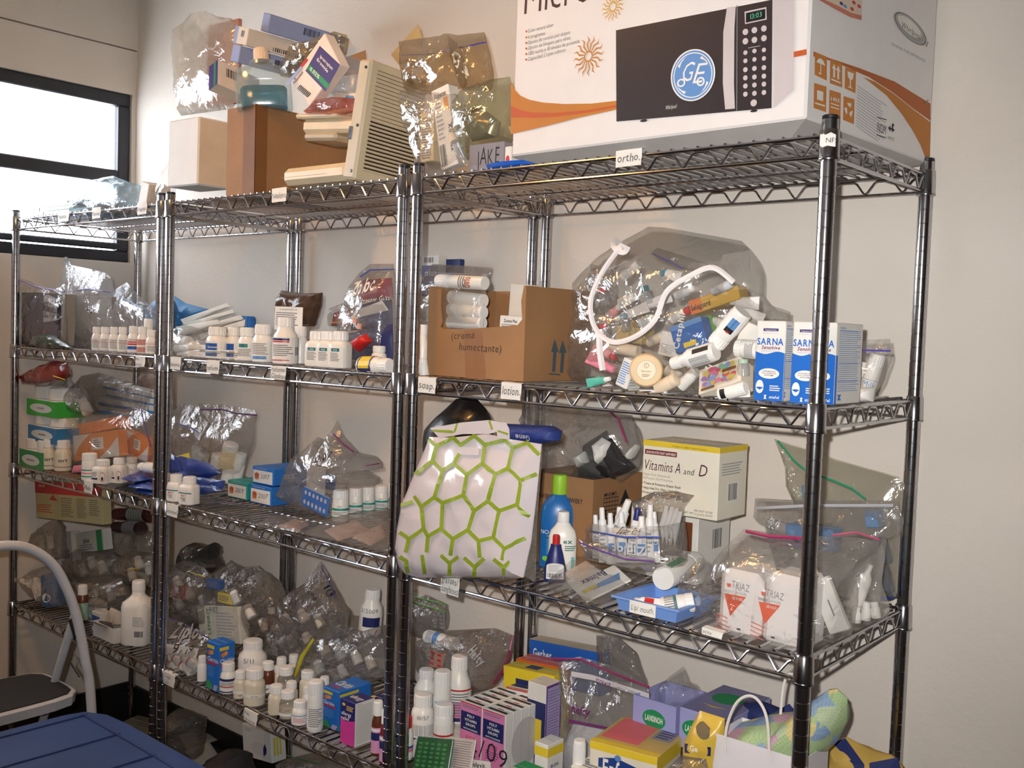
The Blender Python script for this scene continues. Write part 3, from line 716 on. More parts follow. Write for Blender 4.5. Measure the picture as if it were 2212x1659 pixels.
bag('plastic_bag', 'greenish clear bag with dark contents touching the microwave carton', [(985, 225), (1012, 188), (1060, 172), (1101, 166), (1102, 300), (1085, 318), (1010, 346), (988, 300)], .07, T=.085, flat=.15, film_=film('greenish_film', (.78, .80, .68), .07, .10, (.62, .64, .52)), seed=4, crumple=.009)
sachet('foil_pouch', 'crumpled silver pouch inside the greenish clear bag', [(1000, 250), (1040, 232), (1080, 262), (1072, 296), (1020, 306)], .075, K((170, 160, 146), .3, .5), T=.03, crumple=.006)
bot2('dark round lid inside the greenish clear bag', (1028, 252), (1034, 236), .08, 26, kind='vial', name='jar', body=K((40, 38, 36), .5), cap=BLACK, cat='jar')
bot2('small clear vial in the bag beside the leaning medicine boxes', (1000, 352), (975, 290), .02, 18, kind='vial', name='vial', body=FILMW, cap=K((210, 196, 176), .5), cat='vial')
carton('grey_box', 'grey box handwritten JAKE beside the microwave carton', 1012, 1087, 309, .03, 1, depth=.07, mat=K((134, 132, 140), .6), pr={'F': lambda p: p.txt('JAKE', .25, .2, .62, INK, 'h', jit=.06, fit=.65)})
carton('medicine_box', 'white printed box wedged against the microwave carton corner', 1089, 1103, 316, .03, 1, depth=.06, pr={'F': lambda p: p.ell(.5, .4, .3, .2, RED)})
P = stand(1090, .012, DECK[1]); tag(MB().loft([(.0, .045, .028), (.004, .066, .034), (.011, .070, .036), (.009, .066, .032)], 28).obj('blue_dish', K((30, 92, 190), .3), None, Matrix.Translation(P + Vector((0, .03, 0)))), 'shallow blue plastic dish under the grey handwritten box', 'dish')
# ---- brown carton with supplies
def openbox(name, label, T, sx, sy, sz, mat=KRAFT, front=None, group=None, pr=None, flaps=(), tape=None, t=.004):
    r = thing(name, label, 'box', T, group)
    f = front or [(0, 0), (sx, 0), (sx, sz), (0, sz)]
    prism(MB(), f, 0, t).obj('front_panel', mat, r); MB().box(0, sy - t, 0, sx, sy, sz).obj('back_panel', mat, r)
    MB().box(0, t, 0, t, sy - t, sz).obj('side_panel', mat, r); MB().box(sx - t, t, 0, sx, sy - t, sz).obj('side_panel', mat, r)
    MB().box(t, t, 0, sx - t, sy - t, t).obj('bottom_panel', mat, r); prints(r, T, sx, sy, sz, pr)
    for pts in flaps: MB().add(pts, [(0, 1, 2, 3)]).add([(a, b2, c - .003) for a, b2, c in pts], [(3, 2, 1, 0)]).obj('flap', mat, r)
    if tape: tape(r)
    return r
TAPE = K((122, 82, 46), .6, spec=.3)
z = DECK[1]; A = stand(488, .03, z); sx = along_u(A, Vector((1, 0, 0)), 549); B = A + Vector((sx, 0, 0)); dep = min(.40, along_u(B, Vector((0, 1, 0)), 768)); hz = zat(B, 224) - z
def tp(r):
    MB().box(sx - .05, -.001, 0, sx + .001, 0, hz).box(sx, -.001, 0, sx + .001, .035, hz).obj('packing_tape', TAPE, r)
cbx = openbox('cardboard_box', 'brown taped cardboard box full of supplies on the middle top shelf', TR(A), sx, dep, hz, KRAFT, tape=tp)
sheet([(720, 142), (752, 122), (790, 108), (792, 158), (735, 165)], [.30] * 5, KRAFT, 'flap', cbx, .004)
BXI = hz
slab('white_carton', 'plain white carton leaning in front of the brown taped box', (361, 405), (426, 399), (392, 257), .012, .105, mat=K((222, 222, 220), .65, var=.03), bev=.004, side=K((214, 198, 176), .7))
bag('silver_bag', 'shiny white plastic sack rising behind the leaning white carton', [(380, 60), (395, 50), (412, 30), (445, 24), (470, 36), (500, 40), (520, 60), (515, 160), (500, 235), (392, 250), (384, 215), (378, 110)], .14, T=.07, film_=film('white_sack', (.90, .86, .80), .10, .42, (.86, .82, .76), .4, 22), flat=.15, seed=5, crumple=.007, cf=13)
slab('brown_tray', 'brown cardboard tray lying in the white plastic sack', (446, 232), (512, 222), (404, 66), .14, .012, mat=K((168, 120, 94), .7), Yt=.135)
bc = lambda u0, v0, u1, v1: (lambda p: p.bars(u0, v0, u1, v1, INK, 16))
slab('supply_box', 'long white barcoded box on top of the heap in the brown carton', (503, 92), (531, 99), (508, 54), .10, .28, pr={'R': bc(.3, .12, .68, .35), 'F': lambda p: (p.rect(0, 0, .25, 1, LILAC), p.bars(.5, .45, .75, .8, INK, 8))}, mat=K((226, 216, 204), .6))
slab('supply_box', 'pale blue box behind the long white barcoded box', (562, 66), (577, 70), (574, 28), .15, .27, pr={'R': bc(.42, .45, .62, .85), 'T': lambda p: p.rect(0, 0, 1, 1, LILAC)}, mat=LILAC)
slab('supply_box', 'pale blue box under the long white barcoded box', (497, 132), (514, 136), (499, 94), .09, .25, pr={'R': bc(.45, .25, .68, .75)}, mat=LILAC)
slab('supply_box', 'short box with purple and green end beside the clear jug', (451, 196), (470, 181), (457, 140), .06, .13, Yt=.075, pr={'F': lambda p: (p.rect(0, 0, 1, 1, PURPLE), p.rect(.55, 0, .75, 1, GREEN)), 'R': lambda p: p.bars(.2, .45, .45, .8, INK, 8)}, mat=K((222, 210, 196), .6))
r = bot2('clear plastic jug of blue liquid with a white cap in the brown carton', (573, 238), (563, 106), .07, 118, name='jug', kind='jug', body=film('jug_plastic', (.86, .92, .93), .08, .16, (.8, .86, .86), .1, 8), cap=K((226, 206, 184), .5), capr=.50, caph=.2, flat=.55, cat='jug')
MB().loft([(.004, .028, .056, 4), (.05, .030, .058, 4), (.056, .027, .054, 4)], 24).obj('blue_liquid', film('blue_liquid', (.25, .55, .66), .05, .4, (.1, .4, .5), .2, 10), r)
bag('plastic_bag', 'brownish clear bag hanging over the long barcoded box', [(608, 165), (640, 95), (690, 86), (722, 68), (748, 75), (742, 110), (700, 140), (650, 175)], .11, T=.06, film_=film('tan_plastic_film', (1, 1, 1)), flat=.2, seed=6, crumple=.01)
def nas(p):
    pgx(p, [(660, 153), (691, 99), (735, 140), (703, 198)], PURPLE); pgx(p, [(663, 148), (669, 139), (713, 184), (707, 193)], GREEN)
    txtx(p, '0.02%', (669, 151), (689, 171), 8, PAPER, 'b'); txtx(p, 'Ipratropium', (691, 124), (718, 152), 7, PAPER, 'b'); txtx(p, 'Bromide', (684, 130), (708, 158), 7, PAPER, 'b')
    pgx(p, [(649, 142), (663, 126), (666, 130), (653, 146)], RED); txtx(p, 'Nasonex', (636, 183), (656, 156), 8, INK, 'b'); pgx(p, [(617, 180), (650, 143), (655, 148), (622, 186)], LILAC)
    for i in range(9): pgx(p, [(642 + i * 2.6, 192 + i * 2.2), (650 + i * 2.6, 183 + i * 2.2), (651.4 + i * 2.6, 184.2 + i * 2.2), (643.4 + i * 2.6, 193.2 + i * 2.2)], INK); p.k -= 1
slab('inhalant_box', 'tilted white and purple box marked 0.02% beside the clear jug', (667, 230), (735, 140), (620, 182), .035, .03, pr={'F': nas}, mat=K((232, 222, 214), .6))
r = thing('plastic_cup', 'clear ribbed plastic cup in the brown carton', 'cup', TR(ony(742, 205, .12), 0, -.15)); n = 32
MB().loft([(0, .030, .030), (.004, .033, .033), (.02, .034, .034), (.021, .036, .036), (.04, .036, .036), (.041, .038, .038), (.075, .040, .040), (.08, .036, .036)], 24, top=False).obj('cup_wall', FILMW, r); MB().loft([(.078, .0405, .0405), (.082, .0405, .0405)], 24).obj('rim', FILMW, r)
bag('pink_bag', 'pink plastic bag on the edge of the brown carton', [(662, 244), (690, 216), (730, 210), (768, 212), (768, 238), (720, 252)], .05, T=.05, film_=film('pink_film', (.78, .42, .40), .08, .35, (.7, .35, .33)), flat=.1, seed=7, group=None)
slab('small_box', 'small white box with blue end above the pink bag', (722, 214), (766, 217), (726, 198), .08, .04, pr={'F': lambda p: (p.rect(.55, .1, .95, .6, LBLUE), p.rect(.55, 0, 1, .12, ORANGE))}, mat=K((224, 212, 196), .6))
# ---- beige appliance parts
A_ = ony(739, 386, .015); B_ = ony(765, 388, .015); C_ = ony(786, 128, .03)
x = (B_ - A_); sx = x.length; x.normalize(); zz = C_ - A_; zz = zz - x * zz.dot(x); sz = zz.length; zz.normalize(); y = zz.cross(x)
T = Matrix((x, y, zz)).transposed().to_4x4(); T.translation = A_
r = thing('vent_panel', 'beige louvred appliance cover leaning by the brown carton', 'vent cover', T); sy = .18
MB().box(0, 0, 0, sx, sy, sz, .004).obj('cover_body', BEIGE, r); MB().box(sx * .15, -.004, .004, sx * .95, 0, sz - .004, .002).obj('edge_strip', K((196, 190, 172), .4), r)
DK = K((60, 48, 36), .8)
MB().box(sx, .022, sz * .09, sx + .0006, sy - .008, sz * .93).obj('slot_shade_plate', K((46, 36, 26), .8), r)  # flat dark plate: shade inside the louvre slots put into its colour
for i in range(26):
    zz_ = sz * (.09 + .84 * i / 26); Tt = Matrix.Translation((sx + .0012, 0, zz_)) @ Matrix.Rotation(-.35, 4, 'Y'); o = MB().box(-.001, .018, 0, .002, sy - .004, sz * .84 / 26 * (.58 if i < 13 else .93), .0005).obj('louvre', BEIGE, r); o.matrix_local = Tt
for f in (.07, .45, .93): o = MB().loft([(0, .004, .004), (.0025, .003, .003)], 10).obj('screw', STEEL, r); o.matrix_local = Matrix.Translation((sx * .75, -.004, sz * f)) @ Matrix.Rotation(math.pi / 2, 4, 'X')
MB().box(sx * .1, -.006, sz * .33, sx * .4, -.004, sz * .44, .001).obj('latch', STEEL, r)
r = slab('nebulizer_case', 'beige plastic appliance case on its side beside the brown carton', (650, 287), (764, 285), (645, 258), .05, .13, mat=BEIGE, bev=.008, cat='appliance')
MB().box(-.012, -.012, .032, .14, .12, .044, .004).obj('lid_rim', BEIGE, r); MB().box(.01, .0, -.018, .13, .11, .001, .006).obj('underside', K((176, 164, 140), .5), r); MB().box(.02, .01, .044, .13, .11, .056, .005).obj('raised_panel', BEIGE, r)
r = slab('nebulizer_unit', 'rounded beige nebulizer lying on the wire deck behind the paper tag', (607, 401), (745, 388), (606, 364), .02, .14, mat=BEIGE, bev=.012, cat='appliance')
MB().box(-.0006, -.0006, .018, .17, .1406, .0186).obj('seam', K((150, 138, 112), .6), r)
# ---- under the window
def book(label, u0, u1, v, z0, h, m):
    A = stand(u0, .075, z0); sx = along_u(A, Vector((1, 0, 0)), u1); r = thing('book', label, 'book', TR(A, .0))
    MB().box(0, 0, 0, sx, .15, .002).box(0, 0, h - .002, sx, .15, h).box(0, 0, 0, .002, .15, h).obj('cover', m, r); MB().box(.002, .002, .002, sx - .003, .148, h - .002).obj('pages', PAPER, r)
book('lower white book lying under the window on the top shelf', 92, 190, 0, DECK[1], .026, K((206, 210, 214), .5)); book('green book lying on a white book under the window', 84, 158, 0, DECK[1] + .027, .014, K((120, 150, 110), .5))
book('grey booklet topping the books under the window', 145, 175, 0, DECK[1] + .044, .010, K((150, 150, 156), .5))
bag('plastic_bag', 'pale blue plastic bag of supplies in front of the window', [(160, 470), (170, 440), (190, 408), (220, 384), (245, 380), (272, 392), (300, 400), (300, 462), (230, 470)], .13, T=.13, film_=film('blue_film', (.72, .86, .93), .08, .30, (.62, .78, .86)), flat=.15, seed=8, crumple=.012)
bag('plastic_bag', 'clear crumpled bag between the blue bag and small white box', [(205, 460), (235, 420), (290, 398), (308, 440), (295, 458)], .08, T=.08, film_=FILM, flat=.2, seed=9, crumple=.01)
slab('small_box', 'small white box beside the blue bag under the window', (297, 448), (313, 455), (294, 386), .05, .07, mat=K((226, 224, 222), .6), side=K((206, 192, 174), .7), pr={'R': lambda p: p.lines(.15, .2, .8, .85, 9, LGREY)})
bag('plastic_bag', 'clear scrap of plastic between white box and leaning white carton', [(345, 440), (352, 385), (366, 345), (372, 400), (366, 440)], .06, T=.04, film_=FILM, seed=10)
note('blank faded tag on the top rail under the window, nearest the left post', 137, 466, 26, 26, 1, ['Neuro'], -4); note('faded tag on the top rail below the pale blue bag', 208, 460, 20, 24, 1, ['Plasma'], -4); note('faded tag on the top rail below the small white box', 307, 450, 22, 26, 1, ['Vitamin'], -4)
note('paper tag reading Nebulizers on the middle top rail', 603, 421, 33, 30, 1, ['Nebulizers'], -5, .34); note('paper tag reading Ortho below the microwave carton', 1358, 341, 58, 36, 1, ['ortho.'], -5, .44)
# worn tape on the collar of the nearest post
r = thing('tape_scrap', 'torn white tape stuck on the collar of the nearest post', 'tape', Matrix.Translation((0, 0, ZS[1] - .008)))
p = Print(lambda u, v, l: ((.0168 + l) * math.cos(-2.1 + u * 1.5), (.0168 + l) * math.sin(-2.1 + u * 1.5), v * .022), .025, .022, 12); p.pg([(0, .15), (.2, 0), (.5, .1), (1, .02), (1, .85), (.7, 1), (.4, .85), (0, .95)], PAPER); p.txt('NFS', .4, .3, .35, INK, 'h'); p.done(r, 'tape')
# ================================================================== SECOND SHELF
DB = K((28, 84, 160), .45, var=.03); TEAL = K((36, 116, 128), .45, var=.03); YEL = K((226, 196, 50), .45, var=.03); PINK = K((220, 130, 150), .5, var=.03); ORG = K((222, 120, 50), .5, var=.03)
AMBER = K((96, 50, 30), .3); PILL = K((224, 212, 186), .35, var=.06)
# ---- nearest unit: soap and lotion
def arrow(p, c):
    x, y = c; m = K((70, 84, 92), .7, var=.05)
    pgx(p, [(x, y), (x + 9, y + 29), (x + 4, y + 28), (x + 1, y + 71), (x - 6, y + 71), (x - 3, y + 28), (x - 8, y + 29)], m)
def cr_side(p):
    arrow(p, (1198, 732)); arrow(p, (1215, 734)); pgx(p, [(1185, 806), (1210, 808), (1210, 811), (1185, 809)], K((70, 84, 92), .7, var=.05))
def cr_front(p):
    pgx(p, [(1002, 713), (1041, 711), (1050, 822), (1006, 822)], K((142, 98, 58), .35, var=.05))
    txtx(p, '(crema', (974, 733), (1026, 731), 16, INK, 'h', .1, .04); txtx(p, 'humectante)', (991, 755), (1084, 763), 17, INK, 'h', .1, .04)
z = DECK[2]; A = stand(921, .035, z); rz = 0.; sx = along_u(A, Vector((1, 0, 0)), 1130); B = A + Vector((sx, 0, 0)); dep = along_u(B, Vector((0, 1, 0)), 1270); T = TR(A)
LP = face_px(T, 'F', 1, 1, 1)
fr = [(0, 0), (sx, 0), (sx, LP(1130, 617)[1]), LP(1138, 617), LP(1134, 640), LP(1131, 660), LP(1134, 690), LP(1128, 700), LP(1100, 705), LP(1040, 708), LP(1000, 711), LP(955, 710), LP(951, 706), LP(955, 696), LP(951, 660), LP(953, 625), (0, LP(930, 620)[1])]
fr = [(0, 0), (sx, 0), (sx, LP(1130, 617)[1]), (sx - .006, LP(1130, 617)[1]), (sx - .012, LP(1120, 650)[1]), (sx - .008, LP(1120, 690)[1]), LP(1118, 702), LP(1075, 706), LP(1040, 708), LP(1000, 711), LP(955, 710), LP(951, 706), LP(955, 696), LP(951, 660), LP(953, 625), (0, LP(930, 620)[1])]
hz = max(LP(1130, 617)[1], LP(930, 620)[1])
print('crema', sx, dep, hz)
dep = min(dep, .36)
openbox('cardboard_box', 'brown cardboard box with cut-away front handwritten crema humectante', T, sx, dep, hz, KRAFT, front=fr, pr={'F': cr_front, 'R': cr_side})
bag('plastic_bag', 'clear bag of small white lotion bottles in the cut-away box', [(950, 705), (956, 640), (945, 600), (960, 592), (1040, 592), (1046, 640), (1044, 706)], .10, T=.06, film_=FILM, flat=.1, seed=11, crumple=.004)
for i, (a, b2, y, t) in enumerate((((1048, 612), (946, 606), .075, 'top white lotion bottle lying in the bag in the cut-away box'), ((1046, 650), (955, 640), .10, 'second white bottle lying under the top lotion bottle'), ((958, 668), (1046, 675), .10, 'third white bottle lying in the bag in the cut-away box'), ((960, 695), (1044, 698), .10, 'lowest white bottle seen in the cut-away box bag'))):
    bot2(t, a, b2, y, 30, kind='vial', name='lotion_bottle', lab=(LB(None, txt=(('Gelo', .35, .3, RUST, 'b'),), ln=(.5, .9, 4)) if i == 0 else None))
slab('small_box', 'tall white box standing in the back of the cut-away box', (1096, 700), (1134, 704), (1097, 612), .16, .05, mat=CARDW)
slab('leaflet_box', 'small white box with printed edge inside the cut-away box', (1078, 712), (1126, 716), (1081, 681), .045, .06, pr={'F': lambda p: (p.txt('Zavera Plus', .5, .55, .22, INK, 'b', 'c', fit=.6), p.lines(.1, .1, .9, .45, 3, GREY))}, mat=CARDW)
bag('zip_bag', 'grey zip bag standing behind the cut-away box', [(905, 700), (912, 600), (935, 570), (1063, 578), (1055, 610), (1062, 615), (1050, 645), (1030, 700)], .30, T=.07, film_=FILMG, flat=.4, seed=12, zips=[([(940, 590), (1058, 594)], K((150, 150, 165), .4))])
slab('medicine_box', 'purple and white carton behind the cut-away box', (905, 640), (945, 640), (912, 552), .37, .03, pr={'F': lambda p: (p.rect(0, 0, 1, .75, PURPLE), p.txt('olus', .3, .5, .16, PAPER, 'b'), p.bars(.25, .82, .75, .95, INK, 8))}, mat=CARDW)
slab('blue_box', 'dark blue carton corner behind the grey zip bag', (960, 640), (990, 640), (968, 560), .40, .02, mat=K((34, 50, 110), .5))
bot('white bottle squeezed between post and cut-away box', 2, 912, 26, 700, Y=.08, kind='wide', name='lotion_bottle')
bot2('round white soap jar lying beside the cut-away box', (917, 812), (912, 776), .03, 22, kind='vial', name='jar', cat='jar')
# ---- big clear zipper bag of toiletries
BW = K((238, 232, 232), .6, var=.05, bump=.2, bs=200)
bigout = [(1262, 830), (1258, 760), (1268, 690), (1275, 610), (1330, 530), (1402, 490), (1440, 492), (1600, 520), (1622, 540), (1622, 625), (1650, 655), (1690, 668), (1692, 690), (1660, 720), (1640, 850), (1540, 858), (1400, 845), (1310, 842)]
r = bag('zipper_bag', 'big clear vinyl zipper bag full of toiletries', bigout, .17, T=.25, film_=film('vinyl_film', (.92, .915, .90), .05, .11, (.72, .71, .69), .55, 24), flat=.30, seed=13, crumple=.013, cf=17, edge=.35)
def zipper(pts, wd, y):
    P = [ony(u, v, yy) for u, v, yy in pts]; L = []
    for i in range(len(P) - 1):
        a, b2 = P[i], P[i + 1]; p0 = P[max(0, i - 1)]; p3 = P[min(len(P) - 1, i + 2)]
        for j in range(6):
            t = j / 6; L.append(.5 * ((2 * a) + (b2 - p0) * t + (2 * p0 - 5 * a + 4 * b2 - p3) * t * t + (3 * a - p0 - 3 * b2 + p3) * t ** 3))
    L.append(P[-1]); mb = MB(); vs = []; fs = []
    for i, q in enumerate(L):
        t = (L[min(i + 1, len(L) - 1)] - L[max(i - 1, 0)]).normalized(); v = (CAM - q).normalized(); s = t.cross(v).normalized(); s = (s + v * .3).normalized()
        for a, e in ((-1, 0), (0, .0022), (1, 0), (0, -.001)): vs.append(q + s * a * wd + v * e)
    for i in range(len(L) - 1):
        for j in range(4): fs.append((i * 4 + j, i * 4 + (j + 1) % 4, i * 4 + 4 + (j + 1) % 4, i * 4 + 4 + j))
    o = mb.add(vs, fs, 0, True).obj('zipper_tape', BW, r); o.matrix_parent_inverse = r.matrix_world.inverted(); return o
bpy.context.view_layer.update()
zipper([(1335, 540, .07), (1300, 590, .045), (1276, 650, .035), (1284, 705, .03), (1320, 738, .03), (1370, 728, .03), (1415, 690, .03), (1440, 630, .035), (1490, 596, .04), (1540, 578, .05), (1585, 610, .06)], .0048, 0)
zipper([(1335, 517, .10), (1330, 530, .08), (1345, 540, .075), (1352, 530, .07)], .010, 0)
zipper([(1294, 715, .032), (1296, 760, .03), (1302, 800, .03)], .006, 0)
def saf(p): txtx(p, 'Safeguard', (1546, 690), (1478, 700), 22, PAPER, 'b'); pgx(p, [(1470, 680), (1505, 668), (1510, 685), (1475, 700)], ORG)
def cet(p):
    p.rect(0, .82, 1, 1, LBLUE); p.txt('Cetaphil', .12, .12, .25, PAPER, 'b', rot=1.1); p.rect(.3, .1, .7, .28, YEL)
slab('soap_box', 'yellow soap carton lying in the zipper bag', (1494, 680), (1600, 645), (1490, 650), .13, .045, Yr=.14, mat=K((218, 176, 60), .5), pr={'F': lambda p: (p.rect(0, 0, .25, 1, ORG), p.txt('Safeguard', .02, .25, .4, INK, 'b', fit=.4))})
slab('lotion_box', 'blue lotion carton leaning in the zipper bag', (1460, 765), (1528, 742), (1480, 695), .08, .03, mat=K((26, 96, 176), .45), pr={'F': cet})
slab('green_box', 'small green carton behind the blue lotion carton', (1512, 728), (1546, 712), (1512, 690), .14, .03, mat=K((96, 164, 56), .5))
def art(p):
    p.rect(.08, .1, .92, .9, K((206, 196, 170), .6, var=.05))
    for i in range(46):
        m = random.choice([K((150, 110, 170), .6, var=.1), K((200, 120, 140), .6, var=.1), K((130, 150, 190), .6, var=.1), K((120, 170, 140), .6, var=.1), K((200, 90, 90), .6, var=.1), K((196, 170, 90), .6, var=.1)])
        p.ell(random.uniform(.15, .85), random.uniform(.2, .82), .07, .1, m, 9)
    p.rect(.1, .02, .42, .12, K((96, 66, 40), .5)); p.rect(.6, .5, .92, .62, K((120, 76, 46), .5))
slab('soap_box', 'flowered pastel soap carton at the front of the zipper bag', (1508, 852), (1600, 822), (1484, 808), .035, .04, Yt=.06, mat=K((222, 212, 196), .6), pr={'F': art})
slab('soap_box', 'white printed soap carton leaning left of the round soap', (1328, 836), (1358, 838), (1320, 765), .04, .05, rr=None) if False else slab('soap_box', 'white printed soap carton leaning left of the round soap', (1328, 830), (1352, 842), (1318, 757), .03, .045, mat=CARDW, pr={'F': lambda p: p.lines(.1, .1, .85, .9, 10, LBLUE), 'R': lambda p: p.lines(.1, .1, .8, .9, 8, LGREY)})
# round soap, wrapped
P = ony(1396, 800, .03); dirv = (CAM - P).normalized(); up = Vector((0, 0, 1)); xx = up.cross(dirv).normalized(); T = Matrix((xx, dirv.cross(xx), dirv)).transposed().to_4x4(); T.translation = P
r2 = thing('round_soap', 'round cream soap in pleated wrapper at the front of the zipper bag', 'soap', T); R_ = 37 / ppm(P)
mb = MB(); n = 48; prof = [(-.02, .80), (-.018, .95), (-.008, 1.0), (.002, .97), (.006, .88), (.0075, .60)]
vs = []; fs = []
for zz_, k in prof:
    for j in range(n): rr = R_ * k * (1 + (.012 if j % 2 else -.008) * (1 if k > .7 else 0)); vs.append((rr * math.cos(6.2832 * j / n), rr * math.sin(6.2832 * j / n), zz_))
for i in range(len(prof) - 1):
    for j in range(n): fs.append((i * n + j, i * n + (j + 1) % n, (i + 1) * n + (j + 1) % n, (i + 1) * n + j))
fs.append(tuple(range((len(prof) - 1) * n, len(prof) * n))); mb.add(vs, fs, 0, True).obj('wrapped_soap', K((230, 200, 156), .55, var=.05), r2)
p = Print(lambda u, v, l: ((u - .5) * 2 * R_, (v - .5) * 2 * R_, .0076 + l), 2 * R_, 2 * R_); p.ell(.5, .5, .30, .30, K((236, 218, 186), .5, var=.02), 30); gy = K((150, 124, 84), .6, var=0); p.ell(.5, .5, .29, .29, gy, 30, .965); p.ell(.5, .64, .075, .075, gy, 16, .8); p.txt('S', .5, .61, .08, gy, 'r', 'c'); p.txt('Sheraton', .5, .45, .05, gy, 'b', 'c'); p.lines(.38, .3, .62, .4, 3, gy); p.done(r2)
AB = lambda p: (p.rect(0, 0, 1, 1, WHITE), p.rect(.35, .25, .6, .75, LBLUE), p.rect(.35, .75, .6, 1, BLACK), p.ell(.48, .97, .06, .05, RED), p.txt('Aveeno', .5, .5, .12, INK, 'r', 'c', rot=1.57))
bot2('white lotion bottle slanting at the front of the zipper bag', (1605, 673), (1545, 745), .045, 44, kind='vial', name='lotion_bottle', lab=AB)
bot2('white lotion bottle lying below the blue lotion carton', (1547, 758), (1452, 786), .03, 42, kind='wide', name='lotion_bottle', lab=lambda p: (p.rect(0, 0, 1, 1, WHITE), p.bars(.2, .1, .5, .9, GREY, 14), p.rect(.6, 0, .75, .7, BLACK)))
bot2('white bottle with printed label near the blue printed lotion boxes', (1640, 756), (1592, 752), .06, 42, kind='vial', name='lotion_bottle', lab=LB(None, ln=(.1, .9, 6)))
bot2('little white bottle lying under the flowered soap carton', (1556, 852), (1612, 838), .022, 30, kind='vial', name='lotion_bottle', lab=lambda p: p.rect(.3, .1, .7, .5, BLACK))
bot2('clear green capped vial beside the flowered soap carton', (1606, 812), (1605, 776), .05, 26, kind='pill', name='vial', body=FILMW, cap=K((170, 196, 176), .4), cat='vial')
sp = K((242, 238, 236), .4)
for k, (a, b2, y, wd, t, m) in enumerate((((1640, 655), (1578, 652), .15, 26, 'white tube lying at the top right in the zipper bag', sp), ((1650, 690), (1590, 662), .16, 22, 'thin white tube under the top right tube in the zipper bag', sp), ((1400, 662), (1330, 690), .12, 22, 'pale tube seen behind the white zipper edge', K((222, 214, 210), .5)), ((1450, 640), (1372, 668), .14, 22, 'white toothpaste tube with blue cap in the zipper bag', sp), ((1470, 600), (1432, 588), .16, 24, 'white tube with teal cap near the bag top', sp), ((1380, 760), (1300, 746), .10, 26, 'cream bottle lying behind the round soap', K((230, 214, 190), .5)), ((1270, 770), (1325, 800), .05, 26, 'pink lotion tube at the left edge of the zipper bag', PINK), ((1285, 745), (1330, 775), .08, 24, 'rosy bottle above the pink lotion tube', K((222, 160, 160), .5)), ((1268, 828), (1318, 818), .04, 18, 'mint green tube at the bottom left of the zipper bag', K((92, 190, 170), .5)), ((1420, 840), (1462, 818), .05, 30, 'cream oval soap right of the round soap', K((232, 212, 184), .5)), ((1470, 835), (1505, 800), .07, 26, 'white wrapped soap behind the flowered carton', CARDW), ((1350, 850), (1440, 848), .05, 16, 'white tube along the bottom of the zipper bag', sp), ((1620, 850), (1560, 856), .03, 14, 'white tube at the bottom right of the zipper bag', sp))):
    cp = [CAPW, CAPW, CAPW, BLUE, TEAL, CAPW, PINK, RED, CAPW, CAPW, CAPW, CAPW, CAPW][k]
    if k in (9, 10, 5): bot2(t, a, b2, y, wd, kind='vial', name='soap_bar' if k != 5 else 'lotion_bottle', body=m, cap=m, ribs=False, cat='soap' if k != 5 else 'bottle')
    else: squeeze(t, a, b2, y, wd, m, cp, name='lotion_tube')
slab('tan_box', 'tan card box in the middle of the zipper bag', (1330, 735), (1385, 745), (1325, 700), .11, .04, mat=K((188, 166, 110), .7))
slab('white_box', 'white card box left of the blue lotion carton', (1420, 765), (1462, 775), (1424, 712), .10, .04, mat=CARDW, pr={'F': lambda p: p.lines(.1, .1, .9, .5, 6, LGREY)})
slab('white_box', 'white box wedged right of the slanting lotion bottle', (1590, 735), (1628, 752), (1608, 692), .075, .03, mat=CARDW)
for (u, v, y, m, t) in ((1300, 630, .12, RED, 'red capped vial high on the left of the zipper bag'), (1302, 708, .08, RED, 'red capped vial low on the left of the zipper bag'), (1392, 626, .13, TEAL, 'teal capped vial in the middle of the zipper bag'), (1434, 592, .16, K((40, 140, 160), .4), 'teal capped vial near the top of the zipper bag'), (1346, 686, .10, K((120, 160, 180), .4), 'pale blue capped vial behind the white zipper')):
    bot2(t, (u + 8, v + 30), (u, v - 8), y, 22, kind='pill', name='vial', body=FILMW, cap=m, cat='vial')
bag('zip_bag', 'empty clear zip bag folded into the top of the zipper bag', [(1405, 548), (1420, 535), (1530, 570), (1520, 590), (1478, 582)], .17, T=.03, film_=FILM, seed=14, zips=[([(1412, 548), (1475, 580)], K((90, 90, 190), .4))])
bag('zip_bag', 'small clear zip bag behind the left of the zipper bag', [(1272, 680), (1268, 620), (1278, 570), (1330, 585), (1330, 680)], .30, T=.03, film_=FILMG, seed=15)
MORE = [((1345, 600), (1380, 570), 20, 'pale sample tube under the white zipper loop top'), ((1340, 655), (1372, 640), 22, 'milky vial left of the teal capped vial'), ((1385, 700), (1425, 682), 24, 'clear shampoo vial in the middle of the zipper bag'), ((1400, 740), (1440, 722), 22, 'creamy sample bottle under the white zipper bend'), ((1450, 690), (1492, 668), 22, 'pearly sample bottle left of the yellow soap carton'), ((1460, 640), (1500, 622), 20, 'silver sample tube above the yellow soap carton'), ((1540, 630), (1580, 612), 20, 'greyish sample tube right of the zipper end'), ((1370, 700), (1340, 720), 20, 'amber sample vial beside the tan card box'), ((1310, 690), (1340, 660), 20, 'rosy sample vial inside the zipper loop'), ((1630, 700), (1600, 690), 20, 'white sample bottle just left of the blue lotion cartons'), ((1560, 790), (1590, 806), 24, 'bluish sample vial right of the lying lotion bottle'), ((1440, 800), (1470, 812), 24, 'ivory sample soap below the lying lotion bottle'), ((1290, 820), (1330, 850), 20, 'pale sample tube at the bottom left of the zipper bag'), ((1480, 852), (1520, 856), 16, 'grey sample sachet tube below the flowered carton'), ((1560, 700), (1530, 690), 22, 'white sample cap behind the slanting lotion bottle')]
